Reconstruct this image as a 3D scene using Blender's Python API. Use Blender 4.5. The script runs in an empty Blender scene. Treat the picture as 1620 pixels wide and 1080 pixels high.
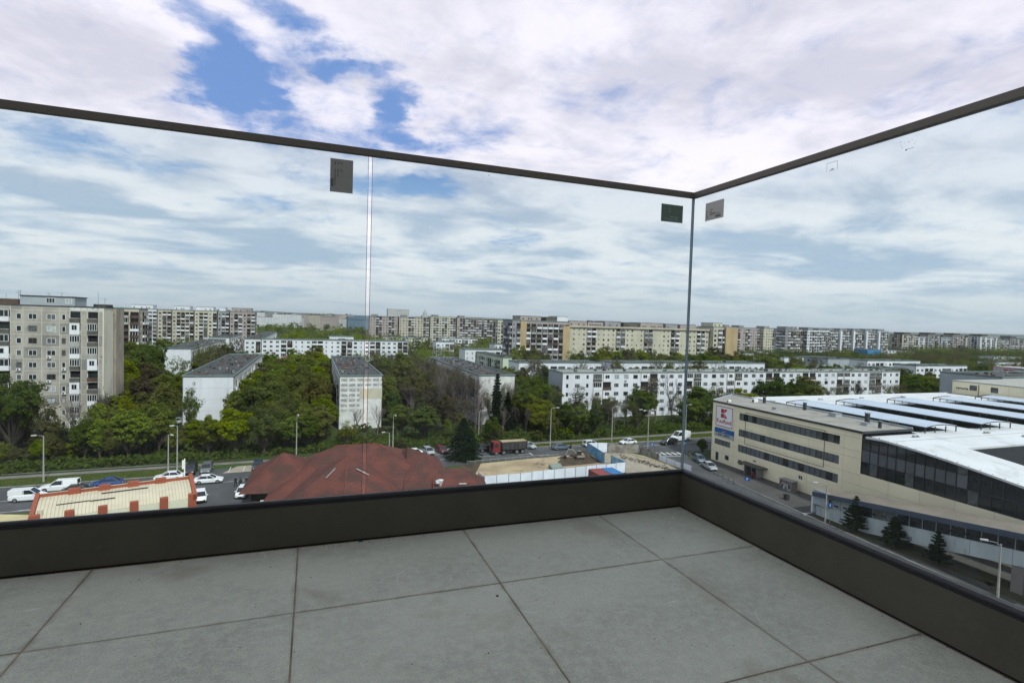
import bpy, math, random
import numpy as np
from mathutils import Vector, Matrix, noise as mnoise

random.seed(7)
rad = math.radians
scene = bpy.context.scene
COL = scene.collection

# ------------------------------------------------------------------ camera
HAZE = 0.00005
EYE = 30.0                    # the terrace stands about 30 m above the street
FLOOR = EYE - 1.09            # top of the terrace tiles
cam_d = bpy.data.cameras.new("camera")
cam = bpy.data.objects.new("camera", cam_d)
COL.objects.link(cam)
F = Vector((0.34501438, 0.93787778, -0.03674716)); Rv = Vector((0.9384543, -0.34401365, 0.03095382)); U = Rv.cross(F)
cam.matrix_world = Matrix(((Rv.x, U.x, -F.x, 0), (Rv.y, U.y, -F.y, 0), (Rv.z, U.z, -F.z, EYE), (0, 0, 0, 1)))
cam_d.sensor_width = 36
cam_d.lens = 19.065
cam_d.clip_start = 0.05
cam_d.clip_end = 30000
scene.camera = cam

# ------------------------------------------------------------------ render / exposure
scene.view_settings.view_transform = 'Standard'
scene.view_settings.look = 'None'
scene.view_settings.gamma = 1
scene.view_settings.use_curve_mapping = False
scene.view_settings.exposure = 0.0
scene.render.engine = 'CYCLES'
scene.cycles.use_denoising = True
scene.cycles.max_bounces = 8
scene.cycles.diffuse_bounces = 3
scene.cycles.glossy_bounces = 3
scene.cycles.transmission_bounces = 4
scene.cycles.transparent_max_bounces = 16
scene.cycles.sample_clamp_indirect = 6

# ------------------------------------------------------------------ node helpers
class NT:
    def __init__(s, nt):
        s.nt = nt; s.N = nt.nodes; s.L = nt.links
    def n(s, typ, **kw):
        nd = s.N.new(typ)
        for k, v in kw.items():
            if k.startswith('_'):
                setattr(nd, k[1:], v)
            else:
                key = int(k[1:]) if (k[0] == 'i' and k[1:].isdigit()) else k.replace('__', ' ')
                if hasattr(v, 'is_output') or isinstance(v, bpy.types.NodeSocket):
                    s.L.new(v, nd.inputs[key])
                else:
                    nd.inputs[key].default_value = v
        return nd
    def math(s, op, a, b=0.0, c=None, clamp=False):
        nd = s.n('ShaderNodeMath', _operation=op, _use_clamp=clamp, i0=a, i1=b)
        if c is not None:
            if isinstance(c, bpy.types.NodeSocket): s.L.new(c, nd.inputs[2])
            else: nd.inputs[2].default_value = c
        return nd.outputs[0]
    def vmath(s, op, a, b=(0, 0, 0)):
        nd = s.n('ShaderNodeVectorMath', _operation=op, i0=a, i1=b)
        return nd.outputs['Value'] if op in ('DISTANCE', 'LENGTH', 'DOT_PRODUCT') else nd.outputs[0]
    def noise(s, vec, scale, detail=4, rough=.55, dist=0.0):
        return s.n('ShaderNodeTexNoise', Vector=vec, Scale=scale, Detail=detail, Roughness=rough, Distortion=dist).outputs[0]
    def ramp(s, fac, lo, hi, a=0.0, b=1.0, smooth=True):
        nd = s.n('ShaderNodeMapRange', i0=fac, i1=lo, i2=hi, i3=a, i4=b)
        nd.interpolation_type = 'SMOOTHSTEP' if smooth else 'LINEAR'
        return nd.outputs[0]
    def mix(s, fac, a, b, typ='MIX'):
        nd = s.N.new('ShaderNodeMix'); nd.data_type = 'RGBA'; nd.blend_type = typ
        for k, v in ((0, fac), (6, a), (7, b)):
            if isinstance(v, bpy.types.NodeSocket): s.L.new(v, nd.inputs[k])
            else: nd.inputs[k].default_value = v if k == 0 else (tuple(v) + (1,))[:4]
        return nd.outputs[2]

# ------------------------------------------------------------------ world: Nishita sky under broken high cloud
SUN_EL, SUN_AZ = rad(48), rad(166)     # azimuth of the sun, clockwise from +Y (behind the camera, a little to the east)
world = bpy.data.worlds.new("World")
scene.world = world
world.use_nodes = True
w = NT(world.node_tree)
w.N.clear()
SKYK = 0.1
sky = w.n('ShaderNodeTexSky', _sky_type='NISHITA', _sun_disc=False, _sun_elevation=SUN_EL, _sun_rotation=SUN_AZ,
          _air_density=1.0, _dust_density=0.6, _ozone_density=2.0, _altitude=100)
gen = w.n('ShaderNodeTexCoord').outputs['Generated']
sx = w.n('ShaderNodeSeparateXYZ', i0=gen)
zc = w.math('ADD', w.math('MAXIMUM', sx.outputs[2], 0.0), 0.12)
uv = w.n('ShaderNodeCombineXYZ', i0=w.math('DIVIDE', sx.outputs[0], zc), i1=w.math('DIVIDE', sx.outputs[1], zc), i2=0.0).outputs[0]
wob = w.n('ShaderNodeTexNoise', Vector=uv, Scale=2.6, Detail=6, Roughness=.6).outputs[1]
uvw = w.vmath('ADD', uv, w.vmath('MULTIPLY', w.vmath('SUBTRACT', wob, (.5, .5, .5)), (.55, .55, 0)))
n1 = w.noise(w.vmath('MULTIPLY', uv, (1, 1, 1)), 3.2, 10, .62, .4)
n0 = w.noise(uv, 0.9, 5, .5, .2)
n2 = w.noise(w.vmath('MULTIPLY', uv, (1.25, .8, 1)), 9.0, 8, .68, .8)
dens = w.math('ADD', w.math('ADD', w.math('MULTIPLY', n1, .95), w.math('MULTIPLY', n2, .28)), w.math('MULTIPLY', n0, .32))
holes = [(-.30, 1.66, .14, .42), (-.24, 1.86, .17, .55), (-.26, 2.05, .16, .52), (-.22, 2.22, .18, .40), (-.10, 1.52, .10, .34), (-.02, 1.66, .07, .26), (.05, 1.80, .07, .28), (.17, 1.80, .10, .36),
         (.25, 1.95, .10, .44), (.32, 2.08, .13, .46), (.40, 2.22, .12, .38), (.14, 2.32, .22, .36), (-.12, 2.36, .16, .30), (-.02, 1.92, .45, .17),
         (.35, 2.76, .26, .46), (.56, 2.70, .20, .42), (.05, 2.85, .2, .28), (-.95, 2.60, .26, .44), (-.70, 2.85, .22, .30), (-.32, 3.25, .2, .30), (.02, 3.5, .2, .22),
         (1.27, 3.42, .26, .36), (.62, 2.08, .16, .30), (.80, 1.72, .14, .16), (.95, 1.57, .16, .17), (1.16, 1.46, .10, .18), (.72, 1.5, .12, .16), (-2.6, 1.2, .5, .3), (-1.6, -.8, .7, .3), (1.2, -1.4, .6, .3), (.1, .3, .25, .3), (3.4, .2, .6, .25)]
hs = None
for cx, cy, r, k in holes:
    d = w.vmath('DISTANCE', uvw, (cx, cy, 0))
    v = w.ramp(d, r * 1.25, r * .2, 0.0, k * (.86 if cy > 1.4 else 1))
    hs = v if hs is None else w.math('ADD', hs, v)
dens = w.math('SUBTRACT', dens, hs)
mask = w.ramp(dens, .26, .78)
# light and dark parts of the cloud deck; lower down it draws out in long grey-blue streaks
streak = w.noise(w.vmath('MULTIPLY', uv, (.75, 1.1, 1)), 1.15, 8, .58, .6)
puffs = w.noise(uv, 2.3, 8, .6, .3)
low = w.ramp(sx.outputs[2], .34, .10)
sh = w.math('ADD', w.math('MULTIPLY', streak, w.math('ADD', .55, w.math('MULTIPLY', low, .15))), w.math('MULTIPLY', puffs, w.math('SUBTRACT', .45, w.math('MULTIPLY', low, .15))))
for cx, cy, r, k in [(-1.12, 3.35, .42, .16), (-.75, 2.0, .5, .07), (3.6, 2.7, .7, .10), (2.5, 2.5, .35, .09), (-.6, 4.3, .9, .10), (1.1, 2.9, .4, .06), (1.5, 1.2, .25, .08)]:
    sh = w.math('SUBTRACT', sh, w.ramp(w.vmath('DISTANCE', uvw, (cx, cy, 0)), r, r*.3, 0.0, k))
shade = w.ramp(sh, .37, .57)
ccol_hi = w.mix(shade, (6.9, 6.9, 8.0), (10.0, 9.7, 10.6))
ccol_lo = w.mix(shade, (5.9, 6.9, 8.3), (11.2, 10.8, 10.8))
ccol = w.mix(low, ccol_hi, ccol_lo)
hor = w.ramp(sx.outputs[2], .11, .0)
ccol = w.mix(w.math('MULTIPLY', hor, .85), ccol, (7.0, 7.5, 7.9))
blue = w.mix(.8, sky.outputs[0], w.mix(w.ramp(sx.outputs[2], .30, .20), (1.9, 3.5, 7.4), (3.6, 5.6, 8.8)))
skyc = w.mix(w.math('MAXIMUM', w.math('MULTIPLY', mask, .97), w.math('MULTIPLY', hor, .8)), blue, ccol)
below = w.ramp(sx.outputs[2], -.002, -.03)
skyc = w.mix(below, skyc, (.9, 1.0, .9))
bg = w.n('ShaderNodeBackground', Color=skyc, Strength=SKYK)
out = w.n('ShaderNodeOutputWorld')
w.L.new(bg.outputs[0], out.inputs[0])

sun_d = bpy.data.lights.new("sun", 'SUN')
sun_d.energy = 4.4
sun_d.angle = rad(4)
sun_d.color = (1, .95, .87)
sun = bpy.data.objects.new("sun", sun_d)
COL.objects.link(sun)
sdir = Vector((math.sin(SUN_AZ) * math.cos(SUN_EL), math.cos(SUN_AZ) * math.cos(SUN_EL), math.sin(SUN_EL)))
sun.rotation_euler = (-sdir).to_track_quat('-Z', 'Y').to_euler()
sun.location = (0, 0, 200)

# ------------------------------------------------------------------ materials
MATS = {}
def mat(name, col, rough=.8, var=.25, vscale=1.0, bump=0.0, bscale=8.0, metal=0.0, spec=.4, coord='Object', col2=None, dirt=None, objvar=0.0, detail=5, stretch=(1, 1, 1)):
    """noise-mottled principled surface; col2 is the other end of the mottling"""
    if name in MATS: return MATS[name]
    m = bpy.data.materials.new(name); m.use_nodes = True
    t = NT(m.node_tree); t.N.clear()
    if coord == 'World':
        vec = t.n('ShaderNodeNewGeometry').outputs['Position']
    else:
        vec = t.n('ShaderNodeTexCoord').outputs['Object']
    if stretch != (1, 1, 1): vec = t.vmath('MULTIPLY', vec, stretch)
    c2 = col2 or tuple(c * (1 - var) for c in col)
    nz = t.noise(vec, vscale, detail, .6)
    c = t.mix(t.ramp(nz, .35, .65), col, c2)
    if dirt:
        dn = t.noise(vec, vscale * dirt[1], 6, .65, .4)
        c = t.mix(t.ramp(dn, dirt[2], dirt[2] + .12, 0, dirt[3]), c, dirt[0])
    if objvar:
        r = t.n('ShaderNodeObjectInfo').outputs['Random']
        h = t.n('ShaderNodeHueSaturation', Hue=t.math('ADD', .5 - .04 * objvar, t.math('MULTIPLY', r, .08 * objvar)),
                Saturation=1.0, Value=t.math('ADD', 1 - .3 * objvar, t.math('MULTIPLY', t.math('FRACT', t.math('MULTIPLY', r, 7.31)), .6 * objvar)), Color=c)
        c = h.outputs[0]
    b = t.n('ShaderNodeBsdfPrincipled', Base__Color=c, Roughness=rough, Metallic=metal)
    b.inputs['Specular IOR Level'].default_value = spec
    if bump:
        bn = t.n('ShaderNodeBump', Strength=bump, Distance=.02, Height=t.noise(vec, bscale, 6, .6))
        t.L.new(bn.outputs[0], b.inputs['Normal'])
    o = t.n('ShaderNodeOutputMaterial'); t.L.new(b.outputs[0], o.inputs[0])
    MATS[name] = m
    return m

def leaf_mat(name, col, col2, trans=.45, hue=1.0):
    m = bpy.data.materials.new(name); m.use_nodes = True
    t = NT(m.node_tree); t.N.clear()
    pos = t.n('ShaderNodeNewGeometry').outputs['Position']
    nz = t.noise(pos, .55, 3, .6)
    fine = t.noise(pos, 4.0, 2, .6)
    c = t.mix(t.ramp(nz, .35, .65), col, col2)
    c = t.mix(t.ramp(fine, .35, .7, 0, .45), c, tuple(x * .5 for x in col2))
    r = t.n('ShaderNodeObjectInfo').outputs['Random']
    h = t.n('ShaderNodeHueSaturation', Hue=t.math('ADD', .5 - .022 * hue, t.math('MULTIPLY', r, .044 * hue)), Saturation=t.math('ADD', .8, t.math('MULTIPLY', t.math('FRACT', t.math('MULTIPLY', r, 3.7)), .35)),
            Value=t.math('ADD', .75, t.math('MULTIPLY', t.math('FRACT', t.math('MULTIPLY', r, 7.3)), .55)), Color=c).outputs[0]
    d = t.n('ShaderNodeBsdfDiffuse', Color=h, Roughness=.5)
    tr = t.n('ShaderNodeBsdfTranslucent', Color=h)
    mx = t.n('ShaderNodeMixShader', i0=trans, i1=d.outputs[0], i2=tr.outputs[0])
    o = t.n('ShaderNodeOutputMaterial'); t.L.new(mx.outputs[0], o.inputs[0])
    return m

M = {}
M['asphalt'] = mat('asphalt', (.075, .078, .082), .85, .3, .12, .3, 30, coord='World', dirt=((.11, .11, .105), 3, .55, .5))
M['plaza'] = mat('worn_paving', (.085, .082, .078), .85, .3, .15, .3, 20, coord='World', dirt=((.05, .05, .048), 2.5, .5, .6))
M['pave'] = mat('pavement', (.19, .175, .16), .9, .3, .3, .3, 20, coord='World')
M['kerb'] = mat('kerb_stone', (.26, .25, .24), .85, .3, .6)
M['grass'] = mat('ground_grass', (.04, .075, .018), 1, .4, .16, .6, 3, coord='World', col2=(.065, .08, .03), dirt=((.09, .075, .05), 1.2, .60, .6), spec=.1)
M['lawn'] = mat('mown_grass', (.038, .06, .018), 1, .4, .3, .6, 3, coord='World', col2=(.055, .068, .026), dirt=((.09, .08, .05), 2.4, .62, .5), spec=.1)
M['wood_floor'] = mat('forest_floor', (.045, .045, .025), 1, .4, .2, .6, 3, coord='World', col2=(.04, .065, .02), spec=.1)
M['line'] = mat('road_paint', (.62, .62, .60), .7, .35, 1.5, coord='World')
M['sand'] = mat('sandy_earth', (.42, .345, .22), .95, .3, .12, .6, 4, coord='World', col2=(.28, .215, .14), dirt=((.13, .10, .075), 1.3, .56, .85), spec=.1)
M['dark_earth'] = mat('dug_earth', (.095, .072, .052), .95, .4, .6, .8, 4, coord='World', spec=.1)
M['rubble'] = mat('rubble', (.22, .2, .17), .95, .5, 1.2, .9, 5, coord='World', col2=(.07, .065, .05))
M['slab'] = mat('pale_concrete', (.34, .30, .235), .9, .25, .5, .4, 6, coord='World', dirt=((.2, .17, .13), 1.5, .55, .6))
M['white_wall'] = mat('white_render', (.66, .68, .72), .85, .12, .25, .1, 6, coord='World', dirt=((.42, .43, .44), 1.3, .60, .5), stretch=(1, 1, .45))
M['white_old'] = mat('weathered_white_render', (.62, .62, .60), .9, .2, .5, .2, 6, coord='World', dirt=((.25, .24, .22), 3, .54, .85), stretch=(1, 1, .5))
def peel_material():
    m = bpy.data.materials.new('peeling_white_render'); m.use_nodes = True
    t = NT(m.node_tree); t.N.clear()
    pos = t.n('ShaderNodeNewGeometry').outputs['Position']; q = t.n('ShaderNodeSeparateXYZ', i0=pos)
    wn = t.noise(pos, 1.6, 6, .7)
    fx = t.math('FRACT', t.math('ADD', t.math('DIVIDE', t.math('SUBTRACT', q.outputs[0], 7.2), 2.05), t.math('MULTIPLY', wn, .12)))
    fz = t.math('FRACT', t.math('ADD', t.math('DIVIDE', t.math('SUBTRACT', q.outputs[2], .2), 1.37), t.math('MULTIPLY', wn, .25)))
    band = t.math('MULTIPLY', t.math('MULTIPLY', t.ramp(fx, .06, .12), t.ramp(fx, .94, .86)), t.math('MULTIPLY', t.ramp(fz, .22, .34), t.ramp(fz, .86, .74)))
    left = t.math('MAXIMUM', t.ramp(q.outputs[0], 12.4, 11.9), t.ramp(q.outputs[2], 11.2, 11.6))
    hi = t.ramp(q.outputs[2], 3.2, 6.0)
    n = t.noise(t.vmath('MULTIPLY', pos, (1, 1, 1.3)), 2.6, 8, .75, .5)
    k = t.math('MULTIPLY', t.math('MULTIPLY', band, t.math('MULTIPLY', left, hi)), t.ramp(n, .40, .50))
    k2 = t.math('MULTIPLY', t.ramp(t.noise(pos, 3.0, 8, .75, .8), .56, .66), .55)
    c = t.mix(t.ramp(t.noise(pos, .5, 4), .35, .65), (.66, .66, .64), (.52, .53, .52))
    c = t.mix(t.math('MAXIMUM', t.math('MULTIPLY', k, .9), k2), c, (.19, .185, .175))
    b = t.n('ShaderNodeBsdfPrincipled', Base__Color=c, Roughness=.9)
    o = t.n('ShaderNodeOutputMaterial'); t.L.new(b.outputs[0], o.inputs[0])
    return m
M['peel'] = peel_material()
M['grey_panel'] = mat('grey_concrete_panel', (.39, .365, .315), .9, .25, .35, .25, 9, coord='World', dirt=((.17, .165, .15), 3.1, .56, .7), stretch=(1, 1, .5))
M['grey_panel2'] = mat('darker_concrete_panel', (.27, .26, .235), .9, .25, .35, .25, 9, coord='World', dirt=((.15, .14, .13), 3.1, .54, .7), stretch=(1, 1, .5))
M['panel_seam'] = mat('pale_panel_seam', (.50, .49, .42), .9, .2, 1.0, coord='World')
M['cream_wall'] = mat('cream_render', (.50, .475, .365), .9, .15, .3, .15, 8, coord='World', dirt=((.35, .33, .27), 2, .6, .6), stretch=(1, 1, .4))
M['tan_wall'] = mat('tan_render', (.42, .32, .18), .9, .2, .3, coord='World', dirt=((.33, .25, .16), 2, .58, .6), stretch=(1, 1, .4))
M['beige_wall'] = mat('beige_render', (.46, .42, .33), .9, .2, .3, coord='World', dirt=((.3, .27, .22), 2, .58, .6))
M['rose_wall'] = mat('rose_grey_render', (.36, .31, .29), .9, .2, .3, coord='World', dirt=((.24, .21, .2), 2, .58, .6))
M['grey_wall'] = mat('grey_render', (.28, .28, .29), .9, .2, .3, coord='World')
M['greyblue'] = mat('grey_blue_cladding', (.34, .38, .41), .7, .12, .3, coord='World')
M['aqua'] = mat('pale_aqua_render', (.40, .58, .58), .8, .15, .3, coord='World')
M['greenish'] = mat('pale_green_render', (.50, .57, .44), .85, .15, .3, coord='World')
M['bluehall'] = mat('blue_cladding', (.03, .22, .48), .6, .15, .3, coord='World')
M['yellow'] = mat('yellow_render', (.68, .62, .2), .9, .2, .3, coord='World')
M['orange_wall'] = mat('orange_render', (.55, .28, .12), .9, .2, .3, coord='World')
M['roof_dark'] = mat('bitumen_roof', (.028, .032, .036), .9, .3, .35, .4, 6, coord='World', col2=(.065, .066, .064), dirt=((.20, .165, .12), 1.2, .57, .85))
M['roof_grey'] = mat('gravel_roof', (.30, .285, .255), .95, .2, .25, .5, 20, coord='World', dirt=((.16, .15, .14), 2, .55, .7))
M['roof_trim'] = mat('green_grey_flashing', (.15, .21, .20), .6, .2, .5, coord='World')
M['membrane'] = mat('white_roof_membrane', (.60, .62, .63), .6, .08, .1, coord='World', dirt=((.44, .46, .46), 3, .52, .7))
M['cream_panel'] = mat('cream_cladding_panel', (.85, .77, .55), .55, .08, .15, coord='World', dirt=((.6, .57, .43), 3, .62, .5), objvar=.12)
M['charcoal'] = mat('charcoal_metal', (.035, .04, .047), .45, .2, .5)
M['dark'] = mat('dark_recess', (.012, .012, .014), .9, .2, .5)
M['glass_dark'] = mat('dark_window_glass', (.022, .027, .032), .08, .4, .5, spec=.6, objvar=.5)
M['glass_mid'] = mat('curtained_window_glass', (.12, .135, .14), .12, .5, .8, spec=.6, objvar=.5)
M['glass_pale'] = mat('pale_blind_behind_glass', (.42, .46, .47), .3, .3, 1, objvar=.3)
M['blind'] = mat('grey_blind', (.12, .135, .145), .3, .15, 1, objvar=.4)
M['frame_white'] = mat('white_window_frame', (.72, .73, .73), .5, .08, 2)
M['frame_brown'] = mat('brown_window_frame', (.09, .06, .045), .6, .2, 2)
M['balc_dark'] = mat('dark_balcony_parapet', (.11, .105, .085), .9, .35, .8, coord='World')
M['balc_brown'] = mat('brown_balcony_parapet', (.10, .065, .05), .9, .35, .8, coord='World')
M['balc_white'] = mat('white_balcony_parapet', (.70, .71, .73), .8, .1, .8, coord='World')
M['balc_grey'] = mat('grey_balcony_parapet', (.36, .36, .33), .9, .2, .8, coord='World')
M['metal'] = mat('galvanised_metal', (.32, .33, .33), .5, .2, 3, metal=.5)
M['concrete_pole'] = mat('concrete_pole', (.33, .32, .29), .85, .2, 1)
M['lamp_white'] = mat('lamp_housing', (.62, .63, .63), .4, .05, 2)
M['black_rubber'] = mat('black_rubber', (.012, .013, .015), .38, .2, 3)
M['tyre'] = mat('tyre_rubber', (.015, .015, .016), .8, .2, 5)
M['rim'] = mat('wheel_rim', (.3, .3, .31), .4, .2, 5, metal=.6)
M['bark'] = mat('bark', (.085, .07, .055), .95, .3, 2, .5, 6, dirt=((.14, .125, .1), 3, .55, .7))
M['twig'] = mat('bare_twigs', (.12, .095, .085), .95, .3, 2, col2=(.16, .135, .125))
M['twig_dark'] = mat('dark_bare_twigs', (.065, .05, .05), .95, .3, 2)
M['red_panel'] = mat('orange_red_panel', (.28, .07, .034), .6, .12, .5)
M['cream_roof'] = mat('cream_sheet_roof', (.55, .49, .36), .55, .1, .5, coord='World', dirt=((.45, .38, .28), 2, .6, .6))
M['cream_roof2'] = mat('ochre_flat_roof', (.50, .43, .24), .7, .15, .5, coord='World', dirt=((.4, .33, .2), 3, .58, .7))
M['facade_cream'] = mat('cream_fascia', (.60, .60, .46), .7, .1, .5)
M['blue_sheet'] = mat('blue_hoarding', (.02, .25, .50), .55, .3, .7, col2=(.25, .42, .52), coord='World')
M['white_sheet'] = mat('white_hoarding', (.68, .72, .80), .6, .1, .8, coord='World', dirt=((.4, .42, .45), 2, .62, .6), objvar=.1)
M['cont_red'] = mat('red_container_paint', (.25, .06, .05), .6, .2, 1)
M['cont_blue'] = mat('blue_container_paint', (.04, .17, .40), .6, .2, 1)
M['old_wall'] = mat('old_concrete_wall', (.30, .28, .24), .95, .3, .5, .5, 5, coord='World', dirt=((.14, .12, .1), 2, .5, .8))
M['solar'] = mat('pale_blue_canopy_sheet', (.42, .50, .60), .25, .08, .3, spec=.5, coord='World')
M['ramp_white'] = mat('streaked_white_ramp_wall', (.46, .52, .52), .8, .15, .7, coord='World', dirt=((.27, .29, .25), 2, .56, .7), stretch=(1, 1, .25))
M['ramp_roof'] = mat('brown_grey_ramp_roof', (.20, .175, .14), .9, .2, .4, coord='World')
M['ramp_fascia'] = mat('slate_blue_fascia', (.055, .075, .11), .5, .15, .5)
M['sign_red'] = mat('sign_red', (.42, .01, .02), .5, .05, 1)
M['sign_white'] = mat('sign_white', (.80, .83, .84), .5, .04, 1)
M['sign_grey'] = mat('sign_grey', (.36, .37, .38), .5, .04, 1)
M['sign_blue'] = mat('sign_blue', (.015, .11, .36), .5, .1, 1)
M['sign_navy'] = mat('sign_navy', (.01, .02, .06), .5, .1, 1)
M['sign_pink'] = mat('sign_pink', (.62, .25, .3), .5, .1, 1)
M['skin'] = mat('skin', (.45, .28, .2), .6, .1, 4)
M['cloth_dark'] = mat('dark_clothes', (.018, .02, .026), .9, .3, 4, objvar=.5)
M['exc_white'] = mat('excavator_paint', (.30, .26, .21), .5, .2, 2)
M['steel_dark'] = mat('dark_steel', (.05, .05, .05), .5, .3, 2, metal=.3)
M['truck_red'] = mat('truck_red_paint', (.17, .018, .018), .35, .1, 1, spec=.6)
M['tipper'] = mat('tipper_body', (.035, .038, .04), .55, .4, 1, col2=(.06, .06, .055))
M['sticker'] = mat('sticker_paper', (.27, .275, .26), .6, .06, 5, coord='Object')
M['sticker_green'] = mat('sticker_paper_green', (.12, .18, .14), .6, .15, 5)
M['sticker_pale'] = mat('sticker_paper_pale', (.46, .45, .43), .6, .06, 5)
M['ink'] = mat('black_ink', (.008, .008, .01), .6, .1, 3)
M['ink_pale'] = mat('pale_ink', (.3, .4, .38), .6, .1, 3)
M['kiosk_blue'] = mat('blue_door_paint', (.03, .06, .10), .4, .2, 1)
M['pebble'] = mat('dark_grit', (.02, .018, .015), .9, .3, 20)

def paint(name, col):
    return mat('car_paint_' + name, col, .22, .03, 1, spec=.7)
PAINT = {k: paint(k, v) for k, v in dict(white=(.72, .73, .74), black=(.012, .013, .016), blue=(.02, .07, .24), silver=(.33, .35, .37), navy=(.03, .045, .075),
         red=(.12, .015, .02), grey=(.12, .125, .13), slate=(.09, .13, .17)).items()}
LEAF = {
    'fresh': leaf_mat('fresh_green_leaves', (.21, .24, .020), (.145, .18, .016)),
    'green': leaf_mat('green_leaves', (.180, .208, .028), (.118, .150, .020)),
    'deep': leaf_mat('deep_green_leaves', (.105, .138, .024), (.068, .096, .018)),
    'olive': leaf_mat('olive_budding_leaves', (.150, .148, .050), (.098, .100, .034)),
    'brown': leaf_mat('brownish_budding_leaves', (.120, .100, .048), (.085, .075, .036)),
    'pine': leaf_mat('dark_conifer_needles', (.018, .036, .014), (.012, .022, .010), .15, .5),
}
# ------------------------------------------------------------------ mesh helper
class MB:
    def __init__(s): s.v = []; s.f = []; s.m = []
    def quad(s, a, b, c, d, m=0):
        i = len(s.v); s.v += [a, b, c, d]; s.f.append((i, i+1, i+2, i+3)); s.m.append(m); return s
    def poly(s, pts, m=0):
        i = len(s.v); s.v += list(pts); s.f.append(tuple(range(i, i+len(pts)))); s.m.append(m); return s
    def hexa(s, b, t, m=0):
        """b, t: four bottom and four top corners, counter-clockwise seen from above"""
        i = len(s.v); s.v += list(b) + list(t)
        for q in ((3, 2, 1, 0), (4, 5, 6, 7), (0, 1, 5, 4), (1, 2, 6, 5), (2, 3, 7, 6), (3, 0, 4, 7)):
            s.f.append(tuple(i+k for k in q)); s.m.append(m)
        return s
    def box(s, x0, x1, y0, y1, z0, z1, m=0):
        return s.hexa([(x0, y0, z0), (x1, y0, z0), (x1, y1, z0), (x0, y1, z0)], [(x0, y0, z1), (x1, y0, z1), (x1, y1, z1), (x0, y1, z1)], m)
    def prism(s, pts, z0, z1, m=0):
        n = len(pts); i = len(s.v)
        s.v += [(p[0], p[1], z0) for p in pts] + [(p[0], p[1], z1) for p in pts]
        s.f.append(tuple(i+n-1-k for k in range(n))); s.m.append(m)
        s.f.append(tuple(i+n+k for k in range(n))); s.m.append(m)
        for k in range(n):
            j = (k+1) % n; s.f.append((i+k, i+j, i+n+j, i+n+k)); s.m.append(m)
        return s
    def tube(s, pts, rs, n=6, m=0, cap=True):
        pts = [Vector(p) for p in pts]; i0 = len(s.v)
        for k, p in enumerate(pts):
            d = (pts[min(k+1, len(pts)-1)] - pts[max(k-1, 0)])
            if d.length < 1e-9: d = Vector((0, 0, 1))
            d.normalize()
            a = d.cross(Vector((0, 0, 1)) if abs(d.z) < .9 else Vector((1, 0, 0))).normalized(); b = d.cross(a)
            for j in range(n):
                t = 2*math.pi*j/n
                s.v.append(tuple(p + (a*math.cos(t) + b*math.sin(t)) * rs[k]))
        for k in range(len(pts)-1):
            for j in range(n):
                a0 = i0+k*n+j; a1 = i0+k*n+(j+1) % n
                s.f.append((a0, a0+n, a1+n, a1)); s.m.append(m)
        if cap:
            s.f.append(tuple(i0+j for j in range(n))); s.m.append(m)
            e = i0+(len(pts)-1)*n
            s.f.append(tuple(e+n-1-j for j in range(n))); s.m.append(m)
        return s
    def mesh(s, name, mats, smooth=False):
        me = bpy.data.meshes.new(name)
        me.from_pydata([tuple(v) for v in s.v], [], s.f)
        for mm in (mats if isinstance(mats, (list, tuple)) else [mats]): me.materials.append(mm)
        if any(s.m): me.polygons.foreach_set('material_index', s.m)
        if smooth: me.polygons.foreach_set('use_smooth', [True]*len(s.f))
        me.update()
        return me

def link(o): COL.objects.link(o); return o
def part(name, me, parent=None, loc=(0, 0, 0), rz=0, label=None, kind=None):
    o = bpy.data.objects.new(name, me); o.location = loc
    if rz: o.rotation_euler = (0, 0, rz)
    if parent is not None: o.parent = parent
    if label: o['label'] = label
    if kind: o['kind'] = kind
    return link(o)
def thing(name, label, cat, loc=(0, 0, 0), rz=0, group=None):
    o = bpy.data.objects.new(name, None); o.location = loc; o.rotation_euler = (0, 0, rz); o.empty_display_size = .3
    o['label'] = label; o['category'] = cat
    if group: o['group'] = group
    return link(o)
def single(name, me, label, cat, loc=(0, 0, 0), rz=0, group=None):
    o = part(name, me, None, loc, rz); o['label'] = label; o['category'] = cat
    if group: o['group'] = group
    return o
def struct(name, me, loc=(0, 0, 0), rz=0):
    return part(name, me, None, loc, rz, kind='structure')
def stuff(name, me, label, cat=None, loc=(0, 0, 0)):
    o = part(name, me, None, loc, 0, label, 'stuff')
    o['category'] = cat or name.replace('_', ' ')
    return o
def copy_tree(o, parent=None, loc=None, rz=None, label=None, scale=None, group=None):
    c = o.copy(); COL.objects.link(c)
    if parent is not None: c.parent = parent
    if loc is not None: c.location = loc
    if rz is not None: c.rotation_euler = (0, 0, rz)
    if scale is not None: c.scale = scale
    if label: c['label'] = label
    if group: c['group'] = group
    for ch in list(o.children): copy_tree(ch, c)
    return c

# ------------------------------------------------------------------ ground, roads
G = 12000
struct('ground', MB().quad((-G, -G, -.03), (G, -G, -.03), (G, G, -.03), (-G, G, -.03)).mesh('ground', M['grass']))
def sheet(name, pts, z, m):
    return struct(name, MB().poly([(x, y, z) for x, y in pts]).mesh(name, m))
sheet('forest_ground', [(-90, 118.2), (-50, 119.6), (75, 125.6), (230, 133), (230, 152), (60, 232), (-90, 240)], -.015, M['wood_floor'])
sheet('car_park', [(-32, -40), (66, -40), (67, 40), (68.5, 70), (30, 84), (-5, 72), (-32, 69)], -.012, M['plaza'])
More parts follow.
